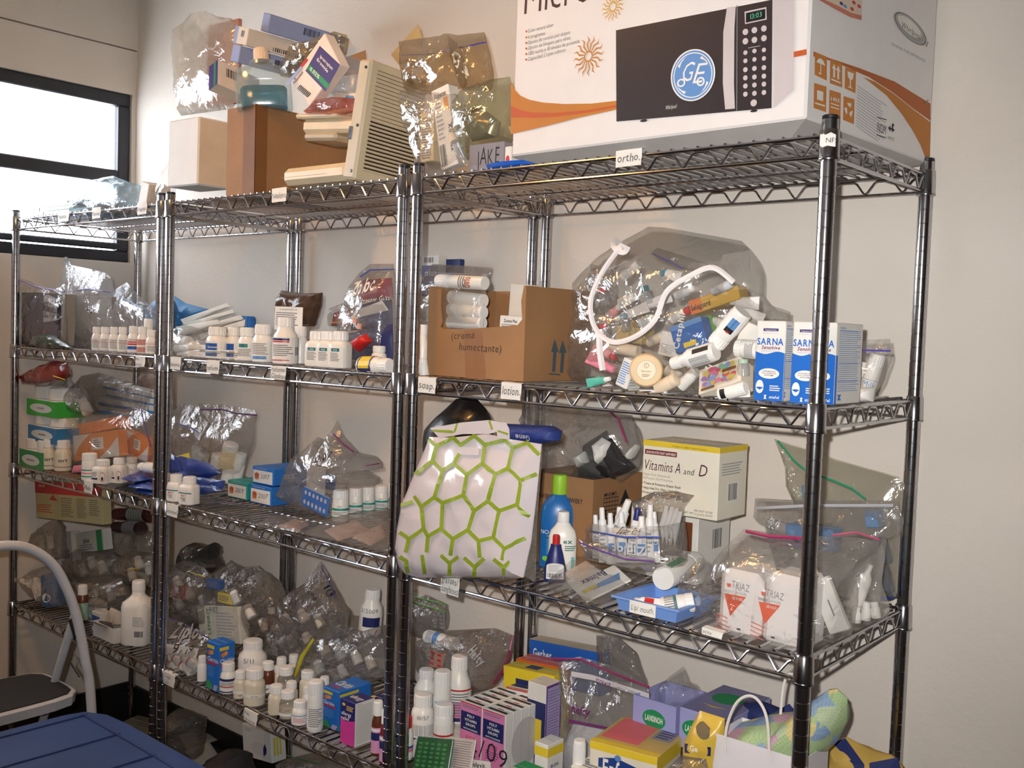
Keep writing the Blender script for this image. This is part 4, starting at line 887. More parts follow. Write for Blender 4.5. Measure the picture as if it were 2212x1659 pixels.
MCOL = [(214, 208, 200), (226, 222, 214), (206, 214, 216), (232, 214, 186), (236, 232, 228), (200, 200, 204), (190, 190, 190), (190, 150, 90), (220, 150, 150), (238, 236, 234), (176, 196, 216), (236, 222, 196), (226, 220, 226), (186, 186, 190), (236, 236, 236)]
for i, (a, b2, wd, t) in enumerate(MORE):
    bot2(t, a, b2, .09 + .015 * (i % 5), wd, kind=['vial', 'pill', 'wide'][i % 3], name='sample_bottle', body=K(MCOL[i], .4), cap=[CAPW, K((200, 204, 210), .4), TEAL, CAPW, RED][i % 5] if i % 2 == 0 else CAPW, lab=LB(None, ln=(.2, .8, 4), lc=LGREY))
# ---- three printed lotion cartons
SB = K((30, 104, 196), .4, var=.02)
def sarna(p):
    pts = [(0, .0), (1, 0), (1, .62)] + [(1 - i / 10, .60 + .018 * math.sin(i * .7)) for i in range(11)]
    p.pg(pts, SB); p.rect(.24, .87, .76, .905, PURPLE); p.txt('Fragrance Free', .5, .878, .016, PAPER, 'b', 'c', fit=.46)
    p.txt('SARNA', .5, .70, .085, SB, 'b', 'c', fit=.93); p.txt('Sensitive', .52, .645, .045, K((120, 40, 100), .5, var=0), 'b', 'c', .25, fit=.75); p.txt('ANTI-ITCH LOTION', .5, .612, .018, LBLUE, 'r', 'c', fit=.7); p.txt('Dermatologist Recommended', .5, .84, .012, LBLUE, 'r', 'c', fit=.75)
    p.ell(.5, .34, .36, .065, PAPER, 24); p.txt('AVAILABLE IN A', .5, .36, .016, PURPLE, 'b', 'c', fit=.5); p.txt('7.5 FL OZ BOTTLE', .5, .335, .016, PURPLE, 'b', 'c', fit=.58); p.txt('WITH PUMP', .5, .31, .016, PURPLE, 'b', 'c', fit=.4)
    p.ell(.2, .17, .14, .085, PAPER, 20); p.pg([(.06, .16), (.2, .13), (.34, .16), (.2, .17)], SB); p.lines(.55, .12, .95, .2, 3, PAPER); p.txt('stiefel', .72, .03, .035, PAPER, 'b', 'c'); p.pg([(.36, .02), (.46, .02), (.43, .045), (.46, .07), (.36, .07), (.39, .045)], PAPER)
def sarna_side(p):
    p.rect(0, 0, .08, .6, SB); p.txt('Drug Facts', .12, .93, .025, SB, 'b', 'l', fit=.5); p.lines(.1, .15, .92, .92, 30, LBLUE, .28, .2); p.rect(.1, .9, .92, .905, SB); p.rect(.1, .70, .92, .705, SB); p.rect(.1, .5, .92, .505, SB); p.rect(.1, .28, .92, .285, SB); p.pg([(.1, .05), (.25, .05), (.2, .085), (.25, .12), (.1, .12), (.15, .085)], SB)
for (a, b2, vt, y, rr, t, rz_) in ((1628, 1690, 693, .018, 1702, 'leftmost of three blue and white lotion cartons by the nearest post', 0), (1706, 1768, 695, .010, 1782, 'middle blue and white lotion carton beside the nearest post', 0), (1776, 1812, 700, .035, 1857, 'rightmost blue and white lotion carton, partly behind the nearest post', .0)):
    if y == .035:
        z = DECK[2]; C0 = stand(1800, .035, z); sx = .05; dp = .062; A = C0 - Vector((sx, 0, 0)); hz = zat(C0, 697) - z; dp = along_u(C0, Vector((0, 1, 0)), 1857); box_thing('lotion_carton', t, 'box', TR(A), sx, dp, hz, CARDW, {'F': sarna, 'R': sarna_side}); print('sarna', dp, hz)
    else: carton('lotion_carton', t, a, b2, vt, y, 2, depth=.03, mat=CARDW, pr={'F': sarna, 'R': sarna_side})
bag('zip_bag', 'small clear zip bag right of the blue lotion cartons', [(1848, 866), (1852, 735), (1922, 732), (1927, 765), (1905, 825), (1880, 868)], .20, T=.05, film_=FILM, flat=.4, seed=16, zips=[([(1854, 756), (1924, 758)], K((90, 80, 170), .4))])
bot2('white lotion bottle inside the small clear zip bag', (1868, 858), (1898, 765), .20, 34, kind='vial', name='lotion_bottle', lab=LB(None, txt=(('Milk', .4, .3, LBLUE, 'h'),), bands=((.75, .77, LBLUE),)))
bot2('second white bottle behind the lotion bottle in the small clear bag', (1858, 830), (1862, 782), .225, 24, kind='vial', name='lotion_bottle')
sachet('tissue_pack', 'crumpled white tissue at the bottom of the small clear bag', [(1852, 868), (1856, 832), (1890, 838), (1886, 868)], .19, CARDW, T=.03, crumple=.005)
note('paper tag reading soap at the left of the near second shelf', 922, 832, 40, 34, 2, ['soap.'], 4, .42); note('paper tag reading lotion under the cut-away box', 1104, 845, 45, 36, 2, ['lotion.'], 5, .45)
# ---- middle unit: medicine bottles
def rowb(label, u, w, vt, y, **k): return bot(label, 2, u, w, vt, Y=y, **k)
LBL = lambda c, t='': LB(PAPER, bu=(.22, .62), bands=((.45, .9, c), (.05, .3, c)), txt=((t, .6, .12, PAPER),) if t else (), ln=(.08, .4, 3))
rowb('white pill bottle with blue label marked 06/09 at the left of the metformin row', 469, 48, 703, .055, lab=LBL(DB, 'Glumetza'), rot=-25, kind='pill')
rowb('white pill bottle with blue label behind the two stacked small boxes', 505, 34, 705, .085, lab=LBL(DB), rot=-25)
rowb('white pill bottle with teal label in the metformin row', 533, 38, 705, .06, lab=LB(PAPER, bu=(.3, .62), bands=((.72, .95, TEAL),), ln=(.15, .65, 5)), rot=-20)
rowb('big white jar with blue lid at the back of the metformin row', 527, 48, 680, .20, cap=BLUE, caph=.30, capr=.97, kind='vial', name='jar', cat='jar')
rowb('white pill bottle with blue stripe left of the tallest bottle', 567, 44, 698, .05, lab=LB(PAPER, bu=(.25, .7), bands=((.05, .22, LBLUE),), ln=(.3, .95, 7)), rot=-20)
rowb('tallest white pill bottle marked 11/07 in the metformin row', 616, 54, 682, .045, lab=LB(PAPER, bu=(.2, .66), bands=((.86, .95, NAVY), (.78, .84, RED), (.02, .06, RED)), ln=(.2, .7, 6), bar=(.8, .25, .92, .6)), rot=-15, kind='wide')
rowb('white pill bottle half hidden right of the tallest bottle', 648, 32, 703, .10)
PG = LB(PAPER, bu=(.28, .72), bands=((.80, .98, TEAL),), txt=(('PAR', .84, .09, PAPER),), ln=(.25, .75, 6))
for u, t in ((684, 'left one of three white square bottles with teal labels'), (709, 'middle one of three white square bottles with teal labels'), (735, 'right one of three white square bottles with teal labels')):
    rowb(t, u, 42, 713, .04, lab=PG, kind='square', rot=-32, span=110)
bot2('white vitamin bottle with yellow and navy label lying by the post', (782, 790), (843, 790), .03, 40, kind='pill', name='pill_bottle', lab=lambda p: (p.rect(0, 0, 1, 1, NAVY), p.rect(.25, .1, .55, .9, YEL)), span=300)
rowb('small white bottle standing behind the lying vitamin bottle', 818, 34, 745, .10)
sb = lambda p: (p.lines(.1, .2, .55, .8, 2, GREY), p.bars(.6, .2, .9, .8, INK, 10))
for a, b2, vt, y, z0, t in ((472, 512, 772, .028, DECK[2], 'lower of two small white boxes in front of the metformin row'), (471, 511, 757, .03, DECK[2] + .0185, 'upper small white box marked 08 in front of the metformin row')):
    carton('pill_box', t, a, b2, vt, y, z0=z0, depth=.03, pr={'F': sb}, mat=CARDW)
for vt, z0, t in ((760, DECK[2], 'lower flat white box left of the metformin row'), (745, DECK[2] + .021, 'upper flat white box left of the metformin row')):
    carton('pill_box', t, 405, 446, vt, .05, z0=z0, depth=.04, pr={'F': lambda p: p.txt('Actos', .6, .4, .3, GREY)}, mat=CARDW)
sachet('blue_sheet', 'folded blue plastic sheet behind the paper packets', [(372, 730), (378, 640), (400, 655), (412, 658), (450, 668), (440, 720)], .28, K((70, 140, 200), .5), T=.04, crumple=.008)
for i, (a, b2, c, d) in enumerate((((390, 690), (490, 655), (497, 662), (400, 705)), ((395, 700), (503, 668), (506, 676), (405, 715)), ((410, 712), (520, 680), (526, 690), (420, 726)), ((430, 722), (530, 690), (528, 705), (436, 735)), ((380, 706), (470, 690), (476, 700), (390, 728)))):
    sachet('paper_packet', ['topmost', 'second', 'third', 'lowest', 'foremost'][i] + ' white paper packet in the heap beside the blue sheet', [a, b2, c, d], .18 - i * .012, K((206, 206, 200), .7), T=.012)
bag('plastic_bag', 'clear bag of white cotton rolls at the left of the middle shelf', [(372, 775), (374, 715), (395, 700), (425, 708), (446, 735), (446, 772)], .10, T=.09, film_=FILM, flat=.15, seed=17, crumple=.008)
for i, (a, b2) in enumerate((((380, 735), (410, 740)), ((385, 755), (425, 750)), ((392, 770), (440, 765)))):
    bot2(['upper', 'middle', 'lower'][i] + ' white cotton roll in the clear bag', a, b2, .10, 26, kind='vial', name='cotton_roll', ribs=False, cat='cotton roll')
bag('pouch', 'clear pouch of dark brown capsules with a printed card', [(600, 640), (608, 627), (650, 634), (697, 632), (690, 660), (678, 705), (600, 705)], .17, T=.05, film_=K((74, 54, 40), .25, coat=.5, var=.3, vs=60), flat=.2, seed=18, crumple=.006, cat='pouch')
slab('information_card', 'white printed card on the dark brown pouch', (592, 712), (652, 716), (606, 662), .125, .002, mat=PAPER, pr={'F': lambda p: (p.txt('CLORDIAZEPOXIDO 5 MG', .5, .85, .07, INK, 'r', 'c', fit=.8), p.lines(.06, .2, .9, .78, 7, GREY))}, cat='card')
def zip_pr(p):
    txtx(p, 'Ziploc', (762, 642), (832, 628), 26, PAPER, 'b', .25); txtx(p, 'Freezer Guard', (780, 655), (848, 646), 10, PAPER, 'r', .25); pgx(p, [(765, 673), (845, 650), (838, 670), (758, 690)], K((206, 204, 202), .6))
MIXB = K((52, 60, 104), .4, var=.5, vs=22, bump=.4, bs=30)
bag('zip_bag', 'bulging zip bag of navy and red packets by the middle post', [(735, 770), (742, 700), (760, 640), (776, 590), (800, 570), (850, 570), (856, 660), (852, 790), (770, 795)], .17, T=.11, film_=FILMG, flat=.3, seed=19, crumple=.006, zips=[([(778, 598), (800, 583), (852, 582)], K((60, 90, 170), .4))], pr=zip_pr)
for i, (o, m, y, t) in enumerate((([(745, 775), (752, 720), (848, 700), (850, 788)], NAVY, .15, 'navy foil packet low in the bulging zip bag'), ([(758, 715), (775, 660), (846, 640), (848, 705)], MIXB, .17, 'navy patterned packet in the middle of the bulging zip bag'), ([(775, 655), (785, 605), (846, 600), (848, 645)], K((150, 44, 70), .4, var=.3), .18, 'crimson packet at the top of the bulging zip bag'), ([(760, 740), (790, 720), (802, 738), (775, 760)], RED, .115, 'red packet at the front of the bulging zip bag'))):
    sachet('foil_packet', t, o, y, m, T=.03, crumple=.004)
for (u, v, t) in ((766, 693, 'upper pink earplug in the bulging zip bag'), (776, 706, 'lower pink earplug in the bulging zip bag')): bot2(t, (u, v + 5), (u + 1, v - 7), .11, 11, kind='vial', name='earplug', body=K((214, 160, 140), .6), cap=K((214, 160, 140), .6), cat='earplug', ribs=False)
bag('zip_bag', 'small zip bag with red and yellow packets left of the bulging bag', [(712, 705), (714, 665), (740, 655), (765, 662), (770, 700), (745, 710)], .22, T=.03, film_=FILM, seed=20, zips=[([(714, 698), (745, 694)], YEL)])
sachet('red_packet', 'red packet inside the small zip bag left of the bulging bag', [(716, 704), (722, 676), (758, 668), (756, 704)], .22, K((190, 90, 84), .5, var=.3), T=.015)
note('paper tag at the left end of the middle second shelf', 379, 785, 24, 26, 2, ['Januvia'], 3); note('paper tag reading metformin on the middle second shelf', 460, 793, 29, 28, 2, ['metformin'], 3, .34); note('paper tag reading metformin combos on the middle second shelf', 601, 806, 34, 28, 2, ['metformin', 'Combos'], 3, .42)
# ---- unit under the window, second shelf
bag('zip_bag', 'wide clear zip bag holding navy leaflets at the left post', [(38, 750), (40, 600), (60, 606), (110, 630), (140, 612), (142, 748)], .03, T=.05, film_=FILMX, seed=21, flat=.4, zips=[([(38, 603), (80, 620), (138, 630)], K((130, 120, 180), .4), .0022)])
slab('dark_booklet', 'navy booklet standing in the wide clear bag at the left post', (46, 745), (92, 748), (46, 632), .028, .012, mat=K((28, 36, 64), .5), cat='booklet')
slab('dark_booklet', 'black and grey picture booklet in the wide clear bag', (90, 748), (124, 750), (90, 634), .030, .012, mat=K((40, 46, 70), .5), pr={'F': lambda p: (p.pg([(.0, .45), (0, .95), (.4, .98), (.95, .9), (.95, .5)], LGREY), p.pg([(.05, .8), (.9, .7), (.9, .62), (.05, .68)], BLACK), p.rect(.02, .04, .2, .3, RED), p.txt('Zip', .1, .55, .3, K((90, 96, 112), .5, var=0), 'b', fit=.8))}, cat='booklet')
slab('grey_folder', 'grey edged folder beside the navy booklets', (127, 745), (134, 747), (126, 632), .04, .04, mat=K((150, 146, 140), .6), cat='folder')
bag('zip_bag', 'tall milky zip bag handwritten 21 standing under the window', [(148, 752), (138, 640), (138, 556), (144, 554), (156, 573), (200, 582), (230, 590), (240, 600), (242, 700), (240, 752)], .12, T=.08, film_=FILMW, flat=.45, seed=22, crumple=.006, zips=[([(142, 630), (190, 624), (240, 632)], K((110, 110, 170), .4))], pr=lambda p: txtx(p, '21', (200, 678), (222, 668), 16, INK, 'h', 0, .05))
slab('grey_pad', 'grey cardboard pad inside the tall milky bag', (158, 750), (238, 756), (152, 640), .12, .025, mat=K((150, 146, 138), .7), cat='pad')
bag('zip_bag', 'clear zip bag leaning behind the small white bottles', [(243, 735), (243, 650), (250, 625), (275, 610), (305, 648), (330, 660), (338, 690), (338, 735)], .16, T=.07, film_=FILMW, flat=.4, seed=23, zips=[([(258, 640), (300, 662), (338, 676)], K((120, 160, 200), .4))])
bag('zip_bag', 'dark green pouch lying in front of the navy booklets', [(62, 745), (72, 724), (100, 720), (135, 735), (160, 752), (110, 756)], .004, T=.03, film_=K((52, 66, 58), .25, coat=.4), flat=.2, seed=24, cat='pouch')
sachet('blue_sheet', 'blue plastic wrap peeking out behind the left double posts', [(318, 730), (330, 660), (342, 640), (372, 640), (374, 720)], .20, K((70, 130, 180), .5), T=.05, crumple=.01)
SL = LB(PAPER, bands=((.62, .66, ORG),), ln=(.1, .9, 7))
for i, u in enumerate((209, 227, 246, 265)): rowb(['first', 'second', 'third', 'fourth'][i] + ' from the left of four small white bottles under the window', u, 21, 705, .04, lab=SL, rot=-20 + 10 * i, kind='pill')
rowb('small white bottle with red and blue label under the window', 288, 24, 703, .04, lab=LB(PAPER, bands=((.5, .62, RED), (.68, .78, RED), (.15, .4, DB)), ln=(.82, .98, 2)))
rowb('small bottle with pinkish label beside the red and blue label', 307, 22, 705, .035, lab=LB(K((190, 130, 120), .5), bands=((.4, .55, PAPER),)))
rowb('small white bottle with red line touching the double posts', 327, 24, 712, .045, lab=LB(PAPER, bands=((.75, .79, RED),), ln=(.1, .6, 5)))
rowb('white capped bottle standing behind the red lined bottle', 320, 24, 687, .10)
note('paper tag on the second rail at the right of the window unit', 303, 781, 22, 22, 2, ['Met', 'Special'], 3)
# ================================================================== THIRD SHELF
def flatbag(name, label, out, z, T=.02, film_=None, cat='bag', seed=0, crumple=.004, group=None, cf=24, tilt=0.):
    """plastic bag lying flat: outline as photo points on the plane z"""
    P = [onz(u, v, z + T * .25) for u, v in out]; loop = []
    for i, a in enumerate(P):
        b2 = P[(i + 1) % len(P)]; k = max(1, int((b2 - a).length / .014))
        for j in range(k): loop.append(a.lerp(b2, j / k))
    n = len(loop); c = sum(loop, Vector()) / n; org = Vector((c.x, c.y, z)); vs = []; fs = []; off = Vector((seed * 2.1, seed * 1.7, 0)); R = 6
    for s in (1, -1):
        base = len(vs)
        for ri in range(R + 1):
            r = 1 - ri / (R + .4)
            for p in loop:
                q = c + (p - c) * r; e = (1 - r ** 2.4) ** .5; d = T * .5 * e + crumple * (1 - 2 * abs(noise.noise(q * cf + off))) * min(1, .3 + (1 - r) * 4) * (1 if s > 0 else .1)
                vs.append(Vector((q.x, q.y, z + (T * .5 + max(0, d) if s > 0 else max(.0005, T * .5 - d)))) - org)
        for ri in range(R):
            for j in range(n): a, b2 = base + ri * n + j, base + ri * n + (j + 1) % n; q = (a, b2, b2 + n, a + n); fs.append(q if s > 0 else q[::-1])
        vs.append(Vector((0, 0, (T if s > 0 else .0005)))); ctr = len(vs) - 1
        for j in range(n): q = (base + R * n + j, base + R * n + (j + 1) % n, ctr); fs.append(q if s > 0 else q[::-1])
        if s < 0:
            h0 = 0
            for j in range(n): fs.append((h0 + j, base + j, base + (j + 1) % n, h0 + (j + 1) % n))
    return tag(MB().add(vs, fs, 0, True).obj(name, film_ or FILM, None, Matrix.Translation(org)), label, cat, group)
HG = K((140, 160, 40), .45, var=.05); VINYL = K((214, 204, 206), .22, coat=.7, var=.03, vs=6, bump=.25, bs=14)
Cx = lambda L: [(820 + x / 3.607, 840 + y / 3.607) for x, y in L]
def hexes(p):
    L = [[(385, 395), (440, 450), (575, 380), (630, 440), (735, 365), (820, 435), (970, 400), (1035, 460), (1150, 420), (1240, 510)], [(440, 450), (410, 560), (490, 640)], [(490, 640), (575, 580), (680, 670), (800, 580), (900, 665), (1000, 620), (1105, 715), (1220, 665)], [(820, 435), (800, 580)], [(1035, 460), (1000, 620)], [(575, 580), (620, 510)], [(490, 640), (425, 845)], [(680, 670), (650, 830)], [(900, 665), (845, 875)], [(1105, 715), (1075, 900)],
         [(275, 840), (325, 920), (425, 845), (490, 890), (650, 830), (735, 950), (845, 875), (935, 950), (1075, 900), (1165, 990)], [(490, 890), (480, 1090)], [(735, 950), (690, 1095)], [(935, 950), (885, 1155)], [(325, 920), (342, 1090)], [(165, 1120), (230, 1170), (342, 1090), (375, 1150), (475, 1090), (570, 1170), (685, 1100), (770, 1185), (885, 1158), (975, 1245), (1135, 1165)], [(230, 1170), (205, 1270)], [(375, 1150), (365, 1270)], [(570, 1170), (550, 1295)], [(770, 1185), (778, 1310)], [(975, 1245), (955, 1330)],
         [(330, 1300), (350, 1440)], [(480, 1300), (545, 1360), (610, 1310)], [(545, 1360), (545, 1450)], [(660, 1320), (740, 1390), (810, 1325)], [(740, 1390), (735, 1465)], [(890, 1330), (965, 1390), (1020, 1345)], [(965, 1390), (965, 1450)], [(165, 1310), (210, 1340), (220, 1430)], [(255, 880), (180, 905)], [(290, 660), (400, 570)]]
    for l in L:
        q = Cx(l)
        for i in range(len(q) - 1):
            a, b2 = Vector(q[i]), Vector(q[i + 1]); k = max(1, int((b2 - a).length / 9)); t = (b2 - a).normalized(); nn = Vector((-t.y, t.x)) * 4.1
            a = a - t * 1.5; b2 = b2 + t * 1.5; vs = []
            for j in range(k + 1): c = a.lerp(b2, j / k); vs += [p.px(*(c + nn)), p.px(*(c - nn))]
            p.poly(vs, [(2 * j, 2 * j + 1, 2 * j + 3, 2 * j + 2) for j in range(k)], HG); p.k -= 1
    q = Cx([(608, 452), (775, 458), (772, 518), (606, 510)]); p.poly([p.px(*a) for a in q], [(0, 1, 2, 3)], K((224, 216, 218), .7, var=.02, bump=.6, bs=900))
hb = bag('tote_bag', 'white vinyl tote bag with green hexagon pattern hanging over the shelf edge', Cx([(390, 375), (560, 380), (840, 350), (1015, 392), (1262, 430), (1245, 620), (1215, 900), (1180, 1200), (1120, 1470), (1040, 1480), (750, 1470), (300, 1470), (200, 1440), (150, 1380), (130, 1250), (135, 1100), (170, 930), (230, 760), (280, 640), (350, 480)]), -.048, T=.066, film_=VINYL, flat=.35, seed=31, crumple=.006, cf=11, pr=hexes, rings=12)
sheet(Cx([(393, 305), (640, 262), (850, 243), (950, 262), (985, 262), (915, 335), (850, 352), (650, 352), (465, 384)]), [-.07] * 9, VINYL, 'flap', hb)
sheet(Cx([(985, 262), (1010, 310), (1015, 395), (920, 385), (912, 330)]), [-.075] * 5, VINYL, 'flap', hb)
for l in ([(400, 318), (560, 322), (585, 340), (560, 345), (430, 335)], [(575, 330), (598, 268), (612, 266), (592, 338)], [(845, 245), (862, 246), (885, 315), (868, 318)], [(920, 320), (1000, 345), (1000, 362), (920, 335)]): sheet(Cx(l), [-.079] * len(l), HG, 'green_print', hb, .0005)
sheet(Cx([(1262, 430), (1268, 480), (1225, 1100), (1218, 1505), (1195, 1500), (1130, 1460), (1185, 1180), (1220, 880)]), [-.05] * 8, film('vinyl_side', (.85, .86, .80), .15, .2, (.8, .8, .78), .3, 20), 'side_gusset', hb)
bag('leather_pouch', 'black leather pouch standing behind the hexagon tote bag', [(925, 960), (927, 922), (950, 895), (985, 862), (1005, 858), (1032, 864), (1050, 884), (1056, 912), (1052, 960), (1050, 1100), (930, 1100)], .10, T=.10, film_=K((26, 24, 24), .35, coat=.3, bump=.3, bs=40), flat=.2, seed=32, crumple=.004, cat='pouch')
bag('blue_sack', 'dark blue cloth bag lying on top of the tote bag', [(1090, 915), (1195, 920), (1212, 932), (1208, 952), (1170, 960), (1100, 955)], .02, T=.06, film_=K((28, 50, 120), .6, var=.1), flat=.1, seed=33, crumple=.004, pr=lambda p: txtx(p, 'Gene', (1144, 942), (1112, 938), 12, LGREY, 'b'))
def bx(p): p.txt('INVERTIR / NOT INVERT', .5, .72, .05, INK, 'b', 'c', fit=.7)
def bx2(p):
    for i in range(6): p.rect(.2, .55 + i * .045, .48, .553 + i * .045 + .006, INK); p.rect(.2 + i * .055, .55, .207 + i * .055, .78, INK)
    p.pg([(.6, .5), (.64, .5), (.64, .7), (.75, .66), (.62, .85), (.5, .66), (.6, .7)], INK); p.txt('MAXIMO', .2, .8, .04, INK, 'b')
z = DECK[3]; Bc = stand(1275, .20, z); A = Bc - Vector((.17, 0, 0)); hz = zat(Bc, 1037) - z; dp = min(.225, along_u(Bc, Vector((0, 1, 0)), 1383)); openbox('cardboard_box', 'brown cardboard box behind the blue sunscreen bottle', TR(A), .17, dp, hz, KRAFT, pr={'F': bx, 'R': bx2})
bag('zip_bag', 'large grey zip bag of dark wrappers rising from the brown box', [(1132, 900), (1135, 872), (1200, 868), (1365, 897), (1378, 935), (1388, 965), (1380, 1012), (1340, 1045), (1180, 1045), (1150, 960)], .30, T=.13, film_=FILMG, flat=.25, seed=34, crumple=.008, zips=[([(1312, 884), (1335, 905), (1352, 955)], K((170, 60, 110), .4), .0022)])
for i, (o, m, y) in enumerate((([(1250, 1030), (1262, 960), (1310, 930), (1335, 990), (1330, 1035)], K((40, 38, 40), .3, coat=.3), .265), ([(1290, 960), (1320, 945), (1345, 985), (1375, 1010), (1330, 1030)], K((52, 50, 52), .25, coat=.4), .25), ([(1283, 960), (1300, 945), (1318, 955), (1312, 985), (1292, 1002)], CARDW, .235), ([(1243, 985), (1262, 975), (1268, 1000), (1250, 1010)], K((180, 180, 176), .5), .23), ([(1355, 985), (1372, 960), (1378, 962), (1362, 992)], CARDW, .25))):
    sachet('wrapper', ['black wrapper at the left of the grey zip bag', 'black shiny wrapper at the right of the grey zip bag', 'white torn card among the black wrappers', 'small grey packet left of the black wrappers', 'white strip right of the black wrappers'][i], o, y, m, T=.03, crumple=.006, cat='wrapper')
bot('large blue sunscreen bottle with lime cap next to the hexagon tote', 3, 1203, 80, 1020, vb=1232, kind='sun', body=K((26, 104, 176), .35, coat=.3), cap=K((150, 200, 50), .4), capr=.68, caph=.21, flat=.6, name='sunscreen_bottle', rot=0, lab=lambda p: (p.txt('NO-AD', .36, .62, .085, PAPER, 'r', 'c', fit=.42), p.rect(.3, .2, .7, .52, K((40, 130, 190), .4)), p.txt('45', .5, .28, .16, PAPER, 'b', 'c'), p.ell(.28, .12, .06, .05, K((120, 190, 60), .4)), p.lines(.3, .56, .7, .6, 1, HG)), lz=(.05, .72), span=170, ribs=False)
bot('white lotion bottle in front of the blue sunscreen bottle', 3, 1213, 62, 1101, vb=1246, kind='lotion', flat=.6, name='lotion_bottle', capr=.7, caph=.17, lab=lambda p: (p.txt('ex', .62, .75, .12, K((30, 110, 100), .5, var=0), 'b', 'c'), p.lines(.55, .55, .85, .7, 3, K((30, 110, 100), .5, var=0)), p.rect(.7, .05, .78, .4, K((110, 190, 180), .5, var=0))), span=170, ribs=False, lz=(.06, .8))
bot('small dark blue bottle with red cap in front of the white lotion', 3, 1198, 48, 1152, vb=1262, kind='cone', body=K((34, 44, 110), .3, coat=.3), cap=RED, capr=.52, caph=.20, flat=.6, name='lotion_bottle', lab=lambda p: (p.rect(.15, .0, .85, .75, PAPER), p.ell(.5, .75, .35, .2, PAPER), p.lines(.25, .42, .75, .85, 10, LGREY), p.bars(.22, .1, .78, .35, INK, 14)), span=130, lz=(.10, .55))
# vitamins cartons
def vit(p):
    p.rect(0, .92, 1, 1, YEL); p.rect(.03, .80, .46, .87, K((120, 40, 40), .5, var=0)); p.txt('SKIN PROTECTANT OINTMENT', .05, .815, .035, PAPER, 'b', 'l', fit=.4); p.txt('Compare to A&D Original Ointment', .62, .94, .025, INK, 'r', 'c', fit=.45)
    p.txt('Vitamins A', .02, .58, .15, K((74, 30, 40), .5, var=0), 'r', 'l', .22, fit=.50); p.txt('and', .55, .58, .09, INK, 'r', 'l', .22, fit=.14); p.txt('D', .74, .58, .17, K((74, 30, 40), .5, var=0), 'r', 'l', .22, fit=.12)
    p.txt('Diaper Rash Ointment &', .02, .50, .035, GREY, 'r', fit=.36); p.txt('All Purpose Skin Protectant', .02, .445, .035, GREY, 'r', fit=.4)
    for i, t in enumerate(('\u2022 Treats & Prevents Diaper Rash', '\u2022 Helps Heal Dry, Flaky, Chafed Skin', '\u2022 Protects & Soothes Minor Cuts & Burns')): p.txt(t, .01, .37 - i * .065, .034, INK, 'b', fit=.52)
    p.txt('144 UNIT DOSE', .95, .09, .03, INK, 'r', 'r'); p.txt('NET WT. 5 grams EACH', .95, .045, .03, INK, 'r', 'r')
def vits(p): p.rect(0, .92, 1, 1, YEL); p.lines(.1, .6, .85, .78, 5, LGREY); p.rect(.32, .22, .7, .5, PAPER); p.bars(.36, .25, .66, .48, INK, 14)
IV = K((232, 226, 208), .6, var=.02)
z = DECK[3]; Bc = stand(1503, .27, z); hz = zat(Bc, 1108) - z; dp = min(.13, along_u(Bc, Vector((0, 1, 0)), 1582)); sx = .16; box_thing('ointment_carton', 'plain white ointment carton under the vitamins carton', 'box', TR(Bc - Vector((sx, 0, 0))), sx, dp, hz, CARDW, {'F': lambda p: (p.rect(.72, .45, .92, .85, K((110, 60, 30), .5)), p.txt('VITAMIN D', .97, .2, .13, INK, 'b', 'r', fit=.6)), 'R': lambda p: p.bars(.45, .45, .75, .72, INK, 12)})
carton('ointment_carton', 'ivory Vitamins A and D ointment carton with yellow top edge', 1384, 1548, 958, .21, z0=DECK[3] + hz + .001, rr=1609, pr={'F': vit, 'R': vits}, mat=IV)
# diaper rash bag with tubes
sp = K((240, 238, 236), .4)
tb = lambda p: (p.rect(.2, .2, .8, .5, LBLUE),)
for i, (a, b2, y, wd, cp) in enumerate((((1305, 1215), (1300, 1096), .13, 20, CAPW), ((1322, 1218), (1318, 1108), .115, 20, CAPW), ((1318, 1190), (1358, 1080), .15, 26, CAPW), ((1345, 1215), (1342, 1106), .13, 22, CAPW), ((1362, 1215), (1378, 1098), .14, 24, K((30, 40, 110), .4)), ((1385, 1215), (1386, 1115), .115, 24, CAPW), ((1400, 1215), (1405, 1090), .15, 22, CAPW), ((1415, 1215), (1412, 1105), .16, 22, CAPW), ((1290, 1205), (1286, 1112), .15, 18, CAPW), ((1335, 1180), (1338, 1095), .17, 20, CAPW))):
    squeeze(['leftmost front', 'second front', 'tall slanting', 'middle', 'navy capped', 'front right', 'tall right', 'rearmost right', 'far left', 'rear middle'][i] + ' white ointment tube in the diaper rash bag', a, b2, y, wd, sp, cp, band=tb if i % 2 else (lambda p: p.lines(.2, .1, .8, .7, 5, LGREY)))
def dr(p):
    pgx(p, [(1323, 1140), (1387, 1142), (1378, 1162), (1324, 1158)], PAPER); txtx(p, 'Diaper Rash.', (1330, 1154), (1380, 1157), 9, INK, 'h', .15, .04)
    txtx(p, 'Ziploc', (1395, 1182), (1320, 1178), 20, K((190, 196, 206), .5), 'b'); txtx(p, 'Guard', (1425, 1166), (1385, 1163), 11, K((190, 196, 206), .5), 'r')
bag('zip_bag', 'open zip bag of ointment tubes tagged Diaper Rash', [(1276, 1132), (1340, 1136), (1425, 1137), (1472, 1128), (1476, 1222), (1425, 1236), (1350, 1225), (1272, 1205)], .125, T=.10, film_=FILM, flat=.05, seed=35, crumple=.004, edge=.3, zips=[([(1278, 1148), (1350, 1160), (1426, 1160)], K((70, 100, 200), .4))], pr=dr)
bag('zip_bag', 'grey plastic bag behind the diaper rash tubes', [(1365, 1085), (1412, 1062), (1462, 1062), (1500, 1070), (1478, 1095), (1470, 1200), (1400, 1200)], .20, T=.04, film_=FILMD, flat=.4, seed=36)
